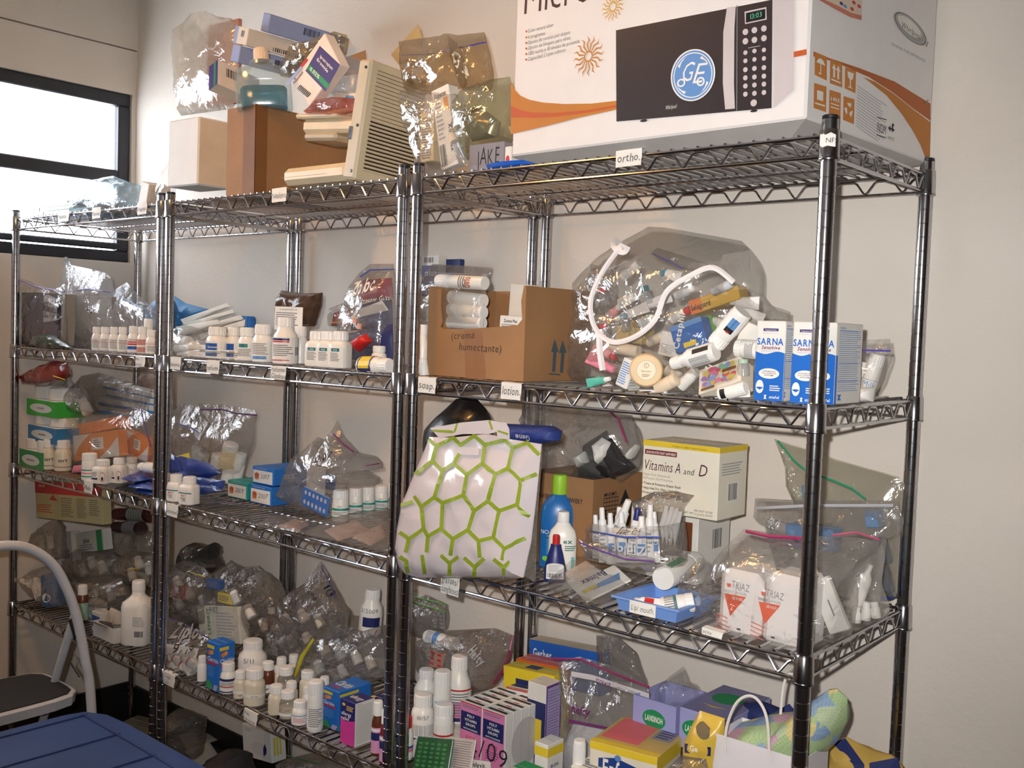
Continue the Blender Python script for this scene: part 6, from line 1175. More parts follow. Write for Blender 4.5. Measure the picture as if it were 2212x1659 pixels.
# cartons behind
slab('baby_food_box', 'blue Gerber box against the wall on the bottom shelf', (1144, 1470), (1296, 1505), (1150, 1382), .40, .045, mat=K((36, 98, 190), .45), pr={'F': lambda p: (p.txt('Gerber.', .06, .60, .22, PAPER, 'b', fit=.3), p.ell(.2, .1, .12, .35, PAPER, 20), p.ell(.2, .1, .09, .26, K((70, 60, 60), .5), 20)), 'T': lambda p: p.rect(0, 0, 1, 1, K((196, 186, 164), .6))})
slab('orange_pack', 'bright orange plastic pack behind the yellow box', (1118, 1610), (1207, 1635), (1122, 1424), .325, .055, mat=K((232, 104, 34), .3, coat=.3), pr={'R': lambda p: p.txt('MAX', .3, .4, .1, K((220, 180, 60), .5), 'b', 'l', rot=1.57)}, cat='pack')
slab('yellow_box', 'yellow box with blue seal behind the pink vitamin pack', (1090, 1580), (1200, 1610), (1091, 1438), .268, .05, mat=K((226, 200, 40), .45), pr={'F': lambda p: (p.rect(.25, .55, .6, .85, NAVY), p.txt('NI', .3, .62, .15, PAPER, 'b')), 'T': lambda p: (p.rect(.35, .3, .6, .8, NAVY),)})
carton('lilac_box', 'purple sided box with fine print right of the vitamin pack', 1134, 1174, 1477, .215, 4, rr=1207, mat=CARDW, pr={'R': lambda p: (p.rect(0, 0, 1, 1, K((110, 60, 140), .5)), p.rect(.08, .02, .92, .97, K((176, 164, 204), .5)), p.lines(.14, .06, .86, .94, 26, K((130, 110, 170), .5, var=0), .3, .15)), 'F': lambda p: (p.rect(0, 0, 1, .8, NAVY), p.rect(.4, .3, .8, .6, YEL))})
slab('drop_box', 'white and red box lying on top of the pink vitamin pack', (1094, 1502), (1140, 1513), (1094, 1484), .235, .06, mat=CARDW, pr={'T': lambda p: (p.rect(0, .25, 1, .55, NAVY), p.rect(0, 0, 1, .08, RED)), 'F': lambda p: p.rect(0, .85, 1, 1, RED)})
carton('drop_box', 'white and yellow iron drops box right of the vitamin pack', 1150, 1178, 1606, .07, 4, rr=1213, mat=CARDW, pr={'R': lambda p: (p.rect(0, .82, 1, .95, YEL), p.txt('IRON', .2, .65, .05, NAVY, 'b', fit=.6)), 'F': lambda p: p.rect(0, .82, 1, .95, YEL)})
bot('brown glass bottle with white cap in front of the Enfamil carton', 4, 1244, 34, 1596, Y=.02, kind='pill', body=AMBER, name='bottle')
carton('white_box', 'small white box at the bottom edge before the Enfamil carton', 1226, 1275, 1662, -.0, 4, depth=.06, mat=CARDW, pr={'T': lambda p: p.lines(.1, .2, .9, .8, 4, GREY)})
carton('green_box', 'green topped box at the bottom edge under the vitamin pack', 1095, 1190, 1678, .0, 4, depth=.05, mat=K((206, 206, 204), .5), pr={'T': lambda p: (p.rect(0, .2, 1, 1, GREEN), p.rect(0, 0, 1, .25, LGREY)), 'R': lambda p: p.rect(.0, .88, 1, 1, GREEN)})
slab('name_card', 'white card lettered Polyvit below the pink vitamin pack', (1016, 1690), (1064, 1698), (1018, 1640), .085, .002, mat=PAPER, cat='card', pr={'F': lambda p: (p.txt('Polyvit', .08, .70, .2, INK, 'b', fit=.85),)})
# storage bag
bag('zip_bag', 'large clear storage zip bag with white writing strip', [(1214, 1690), (1222, 1520), (1205, 1432), (1250, 1418), (1330, 1440), (1396, 1476), (1405, 1500), (1372, 1600), (1345, 1690)], .20, T=.10, film_=FILMG, flat=.45, seed=62, crumple=.006, zips=[([(1192, 1422), (1255, 1424), (1310, 1448), (1402, 1484)], K((160, 40, 100), .4), .0022)], pr=lambda p: (pgx(p, [(1234, 1450), (1280, 1458), (1340, 1478), (1402, 1498), (1402, 1510), (1340, 1490), (1280, 1470), (1234, 1461)], K((206, 200, 202), .6)), txtx(p, 'STORAGE', (1286, 1473), (1318, 1485), 9, K((110, 40, 100), .5, var=0), 'b'), txtx(p, 'Hefty', (1232, 1538), (1272, 1549), 19, K((110, 40, 100), .5, var=0), 'b'), pgx(p, [(1230, 1553), (1316, 1570), (1316, 1576), (1230, 1560)], K((110, 40, 100), .5, var=0))))
sachet('white_pouch', 'white pouch inside the large storage zip bag', [(1214, 1690), (1222, 1600), (1240, 1562), (1318, 1580), (1322, 1690)], .20, K((220, 220, 224), .4), T=.05, crumple=.005)
bag('zip_bag', 'brownish open bag flap behind the storage bag', [(1288, 1372), (1335, 1374), (1375, 1410), (1398, 1478), (1330, 1470), (1292, 1440)], .36, T=.03, film_=FILMD, seed=63, flat=.5)
# lilac lansinoh boxes
LV = K((156, 158, 206), .5, var=.02)
def lan(p, c=.5):
    p.ell(c, .72, .27, .14, GREEN, 26); p.txt('LANSINOH', c, .68, .09, PAPER, 'b', 'c', fit=.42); p.pg([(.35, .56), (.5, .52), (.68, .56), (.5, .545)], YEL); p.rect(.03, .02, .36, .42, K((36, 28, 34), .5)); p.ell(.22, .2, .10, .16, K((214, 170, 150), .6), 14); p.lines(.4, .05, .9, .36, 7, GREY)
A = stand(1358, .17, DECK[4]); sx = along_u(A, Vector((1, 0, 0)), 1449); B = A + Vector((sx, 0, 0)); dp = along_u(B, Vector((0, 1, 0)), 1516); hz = zat((A + B) / 2, 1514) - DECK[4]; hh = hz
pz = 60 / ppm(A) * 1.6
openbox('nursing_pad_box', 'open lilac Lansinoh box next to the storage bag', TR(A), sx, dp, hz, LV, pr={'F': lambda p: (setattr(p, 'mp', (lambda u, v, l, s=sx, z=hz: (u * s, -l, z - .13 + v * .13))), setattr(p, 'H', .13), lan(p))})
A2 = stand(1456, .165, DECK[4]); sx2 = along_u(A2, Vector((1, 0, 0)), 1560); dp2 = .17; hz2 = zat(A2 + Vector((sx2 / 2, 0, 0)), 1542) - DECK[4]
box_thing('nursing_pad_box', 'closed lilac Lansinoh box behind the white gift bag', 'box', TR(A2), sx2, dp2, hz2, LV, {'F': lambda p: (setattr(p, 'mp', (lambda u, v, l, s=sx2, z=hz2: (u * s, -l, z - .13 + v * .13))), setattr(p, 'H', .13), lan(p, .34)), 'T': lambda p: (p.rect(0, 0, 1, 1, K((130, 128, 168), .5)), p.ell(.45, .6, .3, .18, GREEN, 24), p.pg([(.2, .3), (.45, .24), (.75, .3), (.45, .28)], YEL))})
bag('plastic_bag', 'clear crumpled bag sticking out of the open lilac box', [(1405, 1530), (1420, 1490), (1445, 1462), (1476, 1440), (1478, 1475), (1500, 1485), (1512, 1510), (1470, 1530)], .27, T=.06, film_=FILM, seed=64, crumple=.01, flat=.3)
# enfamil carton
def enf(p): p.rect(0, .93, 1, 1, YEL); p.pg([(.14, .3), (.14, .86), (.4, .90), (.86, .84), (.86, .3)], K((26, 60, 130), .45)); p.txt('Enfamil', .2, .70, .17, PAPER, 'b', 'l', fit=.6); p.ell(.43, .9, .05, .03, K((90, 130, 190), .5), 12); p.lines(.75, .6, .95, .7, 2, GREY)
carton('formula_carton', 'white and yellow Enfamil carton with pink paper on top', 1266, 1410, 1618, .03, 4, rz=.16, depth=.15, mat=K((226, 218, 200), .55), pr={'F': enf, 'T': lambda p: (p.rect(0, 0, 1, .12, YEL), p.rect(0, .12, 1, 1, K((196, 166, 96), .6)), p.pg([(.05, .2), (.62, .2), (.62, .95), (.05, .95)], K((226, 108, 110), .6, var=.06)), p.rect(.66, .5, .95, .9, K((150, 140, 150), .6)), p.lines(.7, .55, .92, .85, 4, NAVY)), 'R': lambda p: p.rect(0, .86, 1, 1, YEL)})
bag('cereal_pouch', 'yellow and brown baby food pouch beside the gift bag', [(1476, 1690), (1480, 1600), (1498, 1560), (1512, 1535), (1566, 1552), (1562, 1600), (1545, 1690)], .045, T=.05, film_=K((214, 180, 70), .35, coat=.3, var=.1), flat=.25, seed=65, cat='pouch', crumple=.003, pr=lambda p: (ellx(p, (1520, 1578), (16, 2), (0, 20), K((110, 96, 66), .5), 16), pgx(p, [(1480, 1605), (1540, 1612), (1538, 1632), (1480, 1625)], NAVY), txtx(p, 'Ge', (1490, 1622), (1508, 1625), 13, PAPER, 'b')))
bag('plastic_bag', 'dark topped clear pack at the bottom edge beside the gift bag', [(1440, 1700), (1448, 1655), (1470, 1632), (1524, 1640), (1528, 1700)], .0, T=.05, film_=FILMD, seed=66)
# gift bag, blanket, navy tote
A = stand(1527, .03, DECK[4]); sx = along_u(A, Vector((1, 0, 0)), 1716); hz = zat(A + Vector((sx / 2, 0, 0)), 1612) - DECK[4]; T = TR(A); GBG = K((224, 220, 224), .55, var=.02)
r = openbox('gift_bag', 'white paper gift bag with twisted handles by the nearest post', T, sx, .10, hz, GBG, t=.0015); r['category'] = 'gift bag'
bpy.context.view_layer.update()
def handle(pts, y, par):
    P = [ony(u, v, y) for u, v in pts]; L = []
    for i in range(len(P) - 1):
        a, b2 = P[i], P[i + 1]; p0 = P[max(0, i - 1)]; p3 = P[min(len(P) - 1, i + 2)]
        for j in range(6): t = j / 6; L.append(.5 * ((2 * a) + (b2 - p0) * t + (2 * p0 - 5 * a + 4 * b2 - p3) * t * t + (3 * a - p0 - 3 * b2 + p3) * t ** 3))
    L.append(P[-1]); MB().tube([q - par.location for q in L], .0026, 8).obj('handle', K((228, 222, 214), .6), par)
handle([(1566, 1625), (1570, 1570), (1590, 1520), (1618, 1503), (1642, 1518), (1658, 1560), (1662, 1640)], .028, r); handle([(1683, 1590), (1690, 1500), (1700, 1460), (1716, 1460), (1730, 1490), (1742, 1560)], .132, r)
mq = bpy.data.materials.new('patchwork_cotton'); mq.use_nodes = True; nt = mq.node_tree; bb = nt.nodes['Principled BSDF']; bb.inputs['Roughness'].default_value = .9
vo = nt.nodes.new('ShaderNodeTexVoronoi'); vo.inputs['Scale'].default_value = 26; vo.distance = 'MANHATTAN'; tc = nt.nodes.new('ShaderNodeTexCoord'); nt.links.new(tc.outputs['Object'], vo.inputs['Vector'])
rp = nt.nodes.new('ShaderNodeValToRGB'); rp.color_ramp.interpolation = 'CONSTANT'; E_ = rp.color_ramp.elements; cols = [(150, 176, 206), (176, 200, 150), (222, 206, 140), (206, 170, 186), (140, 166, 200), (190, 206, 170)]
E_[0].position = 0; E_[0].color = lin(cols[0]); E_[1].position = .18; E_[1].color = lin(cols[1])
for i in range(2, 6): e = E_.new(.18 * i); e.color = lin(cols[i])
sr = nt.nodes.new('ShaderNodeSeparateColor'); nt.links.new(vo.outputs['Color'], sr.inputs[0]); nt.links.new(sr.outputs[0], rp.inputs[0])
ck = nt.nodes.new('ShaderNodeTexChecker'); ck.inputs['Scale'].default_value = 240; ck.inputs[1].default_value = (1, 1, 1, 1); ck.inputs[2].default_value = (.86, .86, .84, 1); nt.links.new(tc.outputs['Object'], ck.inputs[0])
mx = nt.nodes.new('ShaderNodeMix'); mx.data_type = 'RGBA'; mx.blend_type = 'MULTIPLY'; mx.inputs[0].default_value = 1; nt.links.new(rp.outputs[0], mx.inputs[6]); nt.links.new(ck.outputs[0], mx.inputs[7]); nt.links.new(mx.outputs[2], bb.inputs['Base Color'])
bag('baby_blanket', 'pastel patchwork blanket stuffed in the white gift bag', [(1540, 1690), (1545, 1605), (1562, 1578), (1600, 1560), (1660, 1546), (1720, 1542), (1750, 1516), (1790, 1490), (1808, 1488), (1830, 1508), (1829, 1560), (1810, 1600), (1770, 1640), (1740, 1690)], .125, T=.14, film_=mq, flat=.2, seed=67, crumple=.016, cf=11, cat='blanket')
NT = K((30, 42, 100), .7, var=.1); YT = K((206, 170, 84), .8, var=.08)
bag('navy_tote', 'navy cloth strap bundle behind the gift bag handles', [(1572, 1560), (1600, 1520), (1640, 1515), (1690, 1535), (1705, 1520), (1722, 1545), (1720, 1580), (1600, 1580)], .27, T=.05, film_=NT, flat=.2, seed=68, crumple=.006, cat='tote bag')
r = bag('cloth_tote', 'yellow and navy cloth tote by the rear right post', [(1775, 1720), (1785, 1650), (1800, 1600), (1830, 1592), (1880, 1620), (1925, 1632), (1950, 1660), (1940, 1720)], .25, T=.08, film_=YT, flat=.2, seed=69, crumple=.008, cat='tote bag', pr=lambda p: (pgx(p, [(1800, 1604), (1826, 1594), (1870, 1650), (1862, 1700), (1842, 1650)], NT), pgx(p, [(1888, 1640), (1940, 1636), (1950, 1680), (1890, 1700), (1878, 1668)], NT)))
# ================================================================== FOURTH SHELF, middle unit
m5 = lambda x, y: (340 + x / 3.325, 1160 + y / 3.325)
CRB = K((214, 206, 186), .35, var=.05)
def sb4(label, u, w_, vt, vb, **k): return bot(label, 4, u, w_, vt, vb=vb, **k)
sb4('small white bottle left of the front blue allergy box', 436, 20, 1415, 1484)
sb4('white bottle with navy label right of the front blue allergy box', 492, 34, 1428, 1509, lab=LB(PAPER, bands=((.78, .95, NAVY), (.0, .08, NAVY), (.35, .42, RED)), ln=(.45, .75, 4)))
sb4('slim cream bottle next to the navy labelled bottle', 518, 28, 1447, 1519, body=CRB, lab=LB(None, bands=((.3, .5, PAPER),), txt=(('09', .1, .16, INK, 'h'),)))
sb4('large cream bottle of tablets with printed band', 549, 46, 1440, 1532, body=CRB, lab=LB(None, bands=((.42, .58, PAPER),), txt=(('No 12 40', .46, .07, INK),)))
sb4('large white bottle handwritten 5/11 behind the cream bottles', 545, 62, 1378, 1476, kind='wide', lab=lambda p: (p.txt('5/11', .42, .62, .2, INK, 'h', 'c'), p.rect(.55, .15, .75, .35, LBLUE)), lz=(.1, .9))
sb4('dark brown bottle with white cap behind the cream bottles', 578, 30, 1427, 1500, body=AMBER, lab=LB(PAPER, txt=(('gt', .4, .25, INK),)), lz=(.02, .4))
sb4('white capped bottle second row left of the yellow strip', 607, 26, 1418, 1485, body=CRB); sb4('white capped bottle beside the yellow strip', 634, 26, 1412, 1478, body=CRB); sb4('short white capped bottle between brown and clear bottles', 599, 22, 1437, 1495, body=CRB)
CLR = film('clear_bottle', (.88, .88, .86), .06, .22, (.7, .7, .68), .05, 8)
sb4('clear bottle of tablets in the second row', 617, 38, 1437, 1512, body=CLR, fill=.5); sb4('white and clear bottle right of the yellow strip', 664, 36, 1446, 1517, body=CRB)
sb4('white bottle behind the date marked clear bottle', 629, 28, 1470, 1532, body=CRB); sb4('tall cream bottle of tablets in the front row', 596, 35, 1477, 1554, body=CRB)
sb4('clear bottle marked 4/07 in the front row', 621, 36, 1489, 1566, body=CLR, fill=.6, lab=LB(None, bands=((.22, .42, PAPER),), txt=(('4/07', .6, .14, INK, 'h'),)))
sb4('short white bottle in front of the tall slim white one', 647, 34, 1511, 1579, lab=LB(PAPER, bands=((.75, .82, LBLUE),), ln=(.15, .6, 4), lc=PINK))
sb4('tall slim white bottle left of the second blue allergy box', 680, 34, 1468, 1597, lab=LB(PAPER, ln=(.1, .9, 10)), kind='vial')
sb4('small white bottle lying height behind the tall slim bottle', 663, 22, 1480, 1548); sb4('white capped bottle at the back by the clear crumpled bag', 700, 24, 1460, 1530, body=CRB)
CLB = K((30, 108, 196), .45, var=.03)
def cla(p): p.rect(.02, .86, .6, .93, YEL); p.ell(.25, .77, .13, .05, ORG, 14); p.ell(.42, .79, .12, .045, K((232, 150, 60), .5), 14); p.txt('Claritin', .06, .60, .09, PAPER, 'b', 'l', fit=.9); p.rect(.06, .54, .8, .585, RED); p.lines(.08, .28, .7, .50, 5, LBLUE); p.pg([(0, .02), (0, .16), (.3, .2), (.5, .1), (.5, .02)], K((60, 150, 90), .5)); p.pg([(.55, .02), (.65, .14), (.95, .14), (.85, .02)], K((170, 160, 210), .5))
carton('allergy_box', 'blue Claritin box among the front row bottles', 446, 472, 1388, None, 4, vb=1486, rr=506, pr={'F': cla, 'R': cla}, mat=CLB)
carton('allergy_box', 'blue Claritin box beside the pink allergy relief box', 695, 731, 1489, .05, 4, depth=.10, pr={'F': cla, 'R': cla, 'T': lambda p: (p.txt('Claritin', .1, .3, .3, PAPER, 'b', fit=.8), p.rect(.1, .15, .7, .22, RED))}, mat=CLB)
def alr(p): p.rect(0, .60, 1, 1, K((40, 40, 110), .45)); p.pg([(0, 0), (0, .6), (.4, .52), (1, .60), (1, 0)], K((206, 60, 150), .45)); p.ell(.2, .9, .12, .035, YEL, 12); p.txt('allergy', .05, .66, .08, PAPER, 'b', fit=.9); p.txt('relief', .05, .55, .08, PAPER, 'b', fit=.75); p.lines(.4, .78, .95, .9, 3, YEL)
carton('allergy_box', 'pink and navy allergy relief box with drug facts side', 735, 765, 1515, .018, 4, rr=807, pr={'F': alr, 'R': lambda p: (p.rect(.0, 0, 1, 1, CARDW), p.lines(.08, .05, .92, .93, 32, LGREY, .3, .1), p.txt('Drug Facts', .1, .95, .02, INK, 'b')), 'T': lambda p: p.txt('allergy', .1, .35, .3, PAPER, 'b', fit=.8)}, mat=K((38, 38, 104), .45))
carton('allergy_box', 'second navy allergy relief box half behind the middle post', 790, 812, 1510, .08, 4, rr=838, pr={'F': alr, 'T': lambda p: p.rect(.1, .2, .4, .5, YEL)}, mat=K((38, 38, 104), .45))
PL = LB(K((214, 150, 190), .5), bands=((.5, .8, NAVY), (.85, .95, PAPER)))
bot('pink labelled syrup bottle left of the middle post', 4, 814, 26, 1512, Y=.03, lab=PL, body=AMBER); bot('red syrup bottle with pink label against the middle post', 4, 832, 26, 1530, Y=.012, lab=PL, body=K((130, 30, 40), .3))
bot2('white bottle dated 2/2009 standing high by the middle post', (798, 1368), (806, 1272), .30, 50, kind='wide', lab=lambda p: (p.rect(.3, .1, .75, .45, NAVY), p.pg([(.45, 0), (.7, 0), (.62, -.3)], RED), p.txt('2/2009', .45, .62, .16, INK, 'h', 'c')), lz=(.2, .95))
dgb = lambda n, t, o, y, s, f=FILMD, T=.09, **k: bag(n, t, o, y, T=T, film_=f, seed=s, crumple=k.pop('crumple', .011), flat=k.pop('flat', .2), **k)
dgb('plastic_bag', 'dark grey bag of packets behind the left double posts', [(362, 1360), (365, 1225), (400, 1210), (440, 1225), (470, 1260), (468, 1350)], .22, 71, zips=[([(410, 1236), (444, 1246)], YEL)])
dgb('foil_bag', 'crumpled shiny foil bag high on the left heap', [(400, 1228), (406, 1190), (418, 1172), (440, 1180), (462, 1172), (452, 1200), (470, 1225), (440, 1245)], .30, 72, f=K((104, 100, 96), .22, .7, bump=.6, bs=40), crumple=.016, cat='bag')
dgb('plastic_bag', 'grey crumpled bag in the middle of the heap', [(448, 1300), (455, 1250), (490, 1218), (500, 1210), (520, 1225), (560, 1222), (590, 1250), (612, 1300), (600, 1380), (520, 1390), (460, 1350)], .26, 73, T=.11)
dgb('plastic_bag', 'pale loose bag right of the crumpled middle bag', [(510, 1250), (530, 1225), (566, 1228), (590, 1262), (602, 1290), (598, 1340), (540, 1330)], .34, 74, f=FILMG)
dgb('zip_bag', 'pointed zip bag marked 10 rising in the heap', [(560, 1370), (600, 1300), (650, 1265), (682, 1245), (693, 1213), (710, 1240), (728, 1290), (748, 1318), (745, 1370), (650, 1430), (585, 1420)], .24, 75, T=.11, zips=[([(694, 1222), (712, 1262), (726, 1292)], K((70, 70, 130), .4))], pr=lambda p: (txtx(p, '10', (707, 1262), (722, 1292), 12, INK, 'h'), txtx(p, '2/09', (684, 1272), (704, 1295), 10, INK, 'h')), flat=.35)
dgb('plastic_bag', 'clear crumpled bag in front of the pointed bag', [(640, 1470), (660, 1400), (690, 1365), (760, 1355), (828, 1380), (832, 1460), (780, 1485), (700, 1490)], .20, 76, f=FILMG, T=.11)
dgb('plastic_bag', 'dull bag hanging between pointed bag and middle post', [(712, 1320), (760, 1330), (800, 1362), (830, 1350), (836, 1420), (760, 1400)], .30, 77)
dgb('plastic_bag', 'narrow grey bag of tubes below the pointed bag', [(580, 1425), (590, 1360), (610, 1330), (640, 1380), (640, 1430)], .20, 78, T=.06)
sachet('yellow_strip', 'thin yellow strip standing among the bottle caps', [(634, 1462), (650, 1415), (676, 1378), (679, 1382), (656, 1420), (640, 1462)], .14, K((190, 180, 40), .5), T=.003, cat='strip')
slab('bandage_pack', 'white pack lettered LENIRIT behind the front blue allergy box', (432, 1385), (520, 1392), (436, 1308), .19, .03, mat=K((204, 200, 186), .6, var=.1, vs=40), pr={'F': lambda p: (p.txt('LENIRIT', .30, .2, .14, K((70, 130, 80), .5, var=0), 'b', rot=1.57), p.txt('9/07', .3, .82, .16, INK, 'h'), p.lines(.45, .1, .95, .85, 9, LGREY))}, cat='pack')
for i, (u, vt, w_) in enumerate(((530, 1345, 20), (586, 1312, 18), (470, 1332, 18))): bot2(['small amber bottle behind the 5/11 bottle', 'small dark bottle with pale cap high in the heap', 'white capped bottle above the lettered pack'][i], (u + 2, vt + 50), (u, vt), .22, w_, kind='pill', name='bottle', body=[AMBER, AMBER, PWHITE][i])
bag('zip_bag', 'zip bag of red capped bottles at the left double posts', [(352, 1440), (356, 1330), (400, 1348), (448, 1372), (462, 1390), (448, 1455), (380, 1462)], .045, T=.08, film_=FILM, flat=.45, seed=79, crumple=.005, zips=[([(358, 1332), (405, 1352), (450, 1378)], K((90, 80, 130), .4), .0022)], pr=lambda p: (txtx(p, 'Ziploc', (364, 1378), (438, 1380), 24, LGREY, 'b', .25), pgx(p, [(358, 1390), (440, 1398), (442, 1418), (356, 1412)], K((196, 194, 190), .6)), txtx(p, '9/19', (370, 1412), (424, 1412), 20, INK, 'h', .1, .06)))
for i, (a, b2) in enumerate((((380, 1418), (416, 1455)), ((362, 1420), (386, 1450)), ((400, 1415), (428, 1444)), ((352, 1440), (372, 1446)), ((366, 1425), (378, 1412)))): bot2(['foremost', 'left', 'right', 'leftmost', 'upper'][i] + ' red banded white bottle in the bag at the double posts', a, b2, .04 - .004 * (i == 0), 26, kind='pill', lab=LB(None, bands=((.85, 1, RED), (0, .12, RED))))
note('paper tag at the left end of the middle fourth shelf', 365, 1468, 26, 26, 4, ['Cough', 'Cold'], 12); note('paper tag at the middle of the fourth shelf', 541, 1549, 30, 26, 4, ['Anti', 'histamine'], 15)
# ================================================================== FOURTH SHELF, window unit
slab('first_aid_carton', 'red and cream printed carton on top of the left heap', (78, 1118), (222, 1134), (94, 1040), .05, .03, mat=K((176, 166, 122), .7), pr={'F': lambda p: (p.rect(0, .68, 1, 1, K((176, 40, 38), .6)), p.txt('SALUD', .06, .85, .08, PAPER, 'r'), p.pg([(.22, .52), (.28, .66), (.36, .5)], K((180, 60, 60), .6)), p.lines(.4, .1, .6, .62, 9, K((120, 110, 80), .7, var=0)), p.lines(.64, .1, .78, .62, 12, K((120, 110, 80), .7, var=0)), p.lines(.82, .2, .97, .62, 8, K((120, 110, 80), .7, var=0)), p.lines(.02, .15, .3, .4, 4, K((176, 90, 50), .7, var=0)), p.rect(.36, 0, .365, .68, K((150, 140, 100), .7)))})
bot2('dark red bottle with grey label lying at the back of the left heap', (326, 1112), (250, 1110), .30, 32, kind='pill', name='bottle', body=K((60, 24, 26), .3), cap=K((90, 30, 34), .4), lab=LB(K((150, 158, 150), .5), ln=(.1, .9, 5)), lz=(.1, .7)); bot2('second dark bottle with grey label below the dark red one', (306, 1142), (248, 1138), .27, 30, kind='pill', name='bottle', body=K((50, 26, 26), .3), cap=K((60, 30, 34), .4), lab=LB(K((140, 140, 146), .5), ln=(.1, .9, 5)), lz=(.1, .7))
slab('medicine_box', 'white box with green and yellow edge in the left heap', (160, 1196), (226, 1188), (160, 1152), .14, .03, mat=K((196, 196, 190), .6), pr={'F': lambda p: (p.rect(0, 0, .12, 1, YEL), p.rect(.78, 0, .95, 1, GREEN), p.txt('plus', .35, .45, .25, INK, 'b'), p.lines(.2, .1, .7, .4, 3, GREY))}); slab('medicine_box', 'white upright box left of the green edged box', (130, 1214), (158, 1212), (129, 1150), .125, .03, mat=K((190, 188, 184), .6), pr={'F': lambda p: p.rect(.2, .1, .8, .4, GREY)}); slab('medicine_box', 'white and green box inside the far left bag', (82, 1186), (104, 1186), (82, 1158), .06, .02, mat=K((196, 196, 190), .6), pr={'F': lambda p: p.rect(.7, 0, .9, 1, GREEN)})
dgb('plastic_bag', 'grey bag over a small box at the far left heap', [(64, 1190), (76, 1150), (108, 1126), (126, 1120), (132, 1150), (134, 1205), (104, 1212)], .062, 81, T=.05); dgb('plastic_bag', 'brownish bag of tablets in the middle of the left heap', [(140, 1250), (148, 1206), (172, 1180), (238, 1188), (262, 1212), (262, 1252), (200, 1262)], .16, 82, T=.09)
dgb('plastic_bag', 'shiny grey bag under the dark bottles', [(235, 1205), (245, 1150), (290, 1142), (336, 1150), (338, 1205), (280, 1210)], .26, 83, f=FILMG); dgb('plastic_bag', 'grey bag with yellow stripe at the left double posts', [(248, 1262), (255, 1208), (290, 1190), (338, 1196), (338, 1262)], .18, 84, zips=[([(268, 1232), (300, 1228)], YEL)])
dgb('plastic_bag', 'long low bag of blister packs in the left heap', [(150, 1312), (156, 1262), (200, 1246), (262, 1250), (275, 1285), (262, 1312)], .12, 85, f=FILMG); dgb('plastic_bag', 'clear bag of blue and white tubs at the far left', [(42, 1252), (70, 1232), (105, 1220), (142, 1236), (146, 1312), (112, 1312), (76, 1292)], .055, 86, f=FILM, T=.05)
bot2('blue tub in the far left clear bag', (118, 1306), (116, 1240), .06, 52, kind='vial', name='tub', body=K((50, 90, 140), .4), cap=K((60, 100, 150), .4), cat='tub', lab=lambda p: p.ell(.3, .5, .12, .3, CARDW)); bot2('white tub beside the blue tub at the far left', (90, 1292), (74, 1252), .045, 26, kind='pill', name='tub', cat='tub'); bot2('small white capped bottle at the tip of the far left bag', (66, 1264), (46, 1254), .03, 14, kind='pill')
for i, (u, v, w_) in enumerate(((200, 1215, 20), (222, 1225, 20), (180, 1230, 18), (250, 1222, 18), (300, 1215, 20), (322, 1228, 18), (212, 1275, 18), (240, 1285, 18), (285, 1240, 18))): bot2('small white bottle dimly seen inside the bags of the dark left heap', (u + 4, v + 14), (u - 4, v - 12), .16 + .01 * (i % 4), w_, kind='pill', group='small bottles in the left heap bags')
bot('large white square bottle at the front of the window unit bottom shelf', 4, 298, 60, 1250, vb=1402, kind='jug', capr=.46, caph=.16, name='bottle', lab=lambda p: (p.lines(.55, .5, .85, .85, 8, LGREY), p.rect(.6, .15, .8, .35, GREY)), rot=-30, span=150, ribs=False, lz=(.1, .65))
bot('small amber bottle with white cap among the little boxes', 4, 178, 24, 1262, vb=1348, body=AMBER, lab=LB(K((150, 190, 180), .5)), name='bottle')
carton('pill_box', 'white lidded box behind the small blue box', 183, 205, 1300, .09, 4, rr=232, mat=K((196, 194, 190), .6), pr={'F': lambda p: p.rect(.1, .2, .9, .5, K((150, 200, 180), .5))}); carton('pill_box', 'small white and blue box beside the large white bottle', 198, 215, 1322, .035, 4, rr=240, mat=K((200, 198, 194), .6), pr={'F': lambda p: p.rect(.0, .2, 1, .8, DB)})
A = stand(201, .01, DECK[4]); openbox('pill_box', 'open white box of foil strips in front of the little boxes', TR(A), along_u(A, Vector((1, 0, 0)), 246), .05, .045, K((206, 204, 200), .6), t=.0015, flaps=[[(0, 0, .045), (.09, 0, .045), (.085, -.02, .055), (.005, -.02, .052)]])
for i, o in enumerate(([(205, 1365), (215, 1340), (240, 1345), (245, 1372)], [(222, 1340), (240, 1312), (268, 1325), (266, 1350), (240, 1352)])): sachet('foil_strip', ['dark foil strip lying in the open white box', 'silver foil strip bundle behind the open white box'][i], o, .025 + .03 * i, [K((90, 86, 90), .3, .5), K((190, 180, 168), .4)][i], T=.012, crumple=.004)
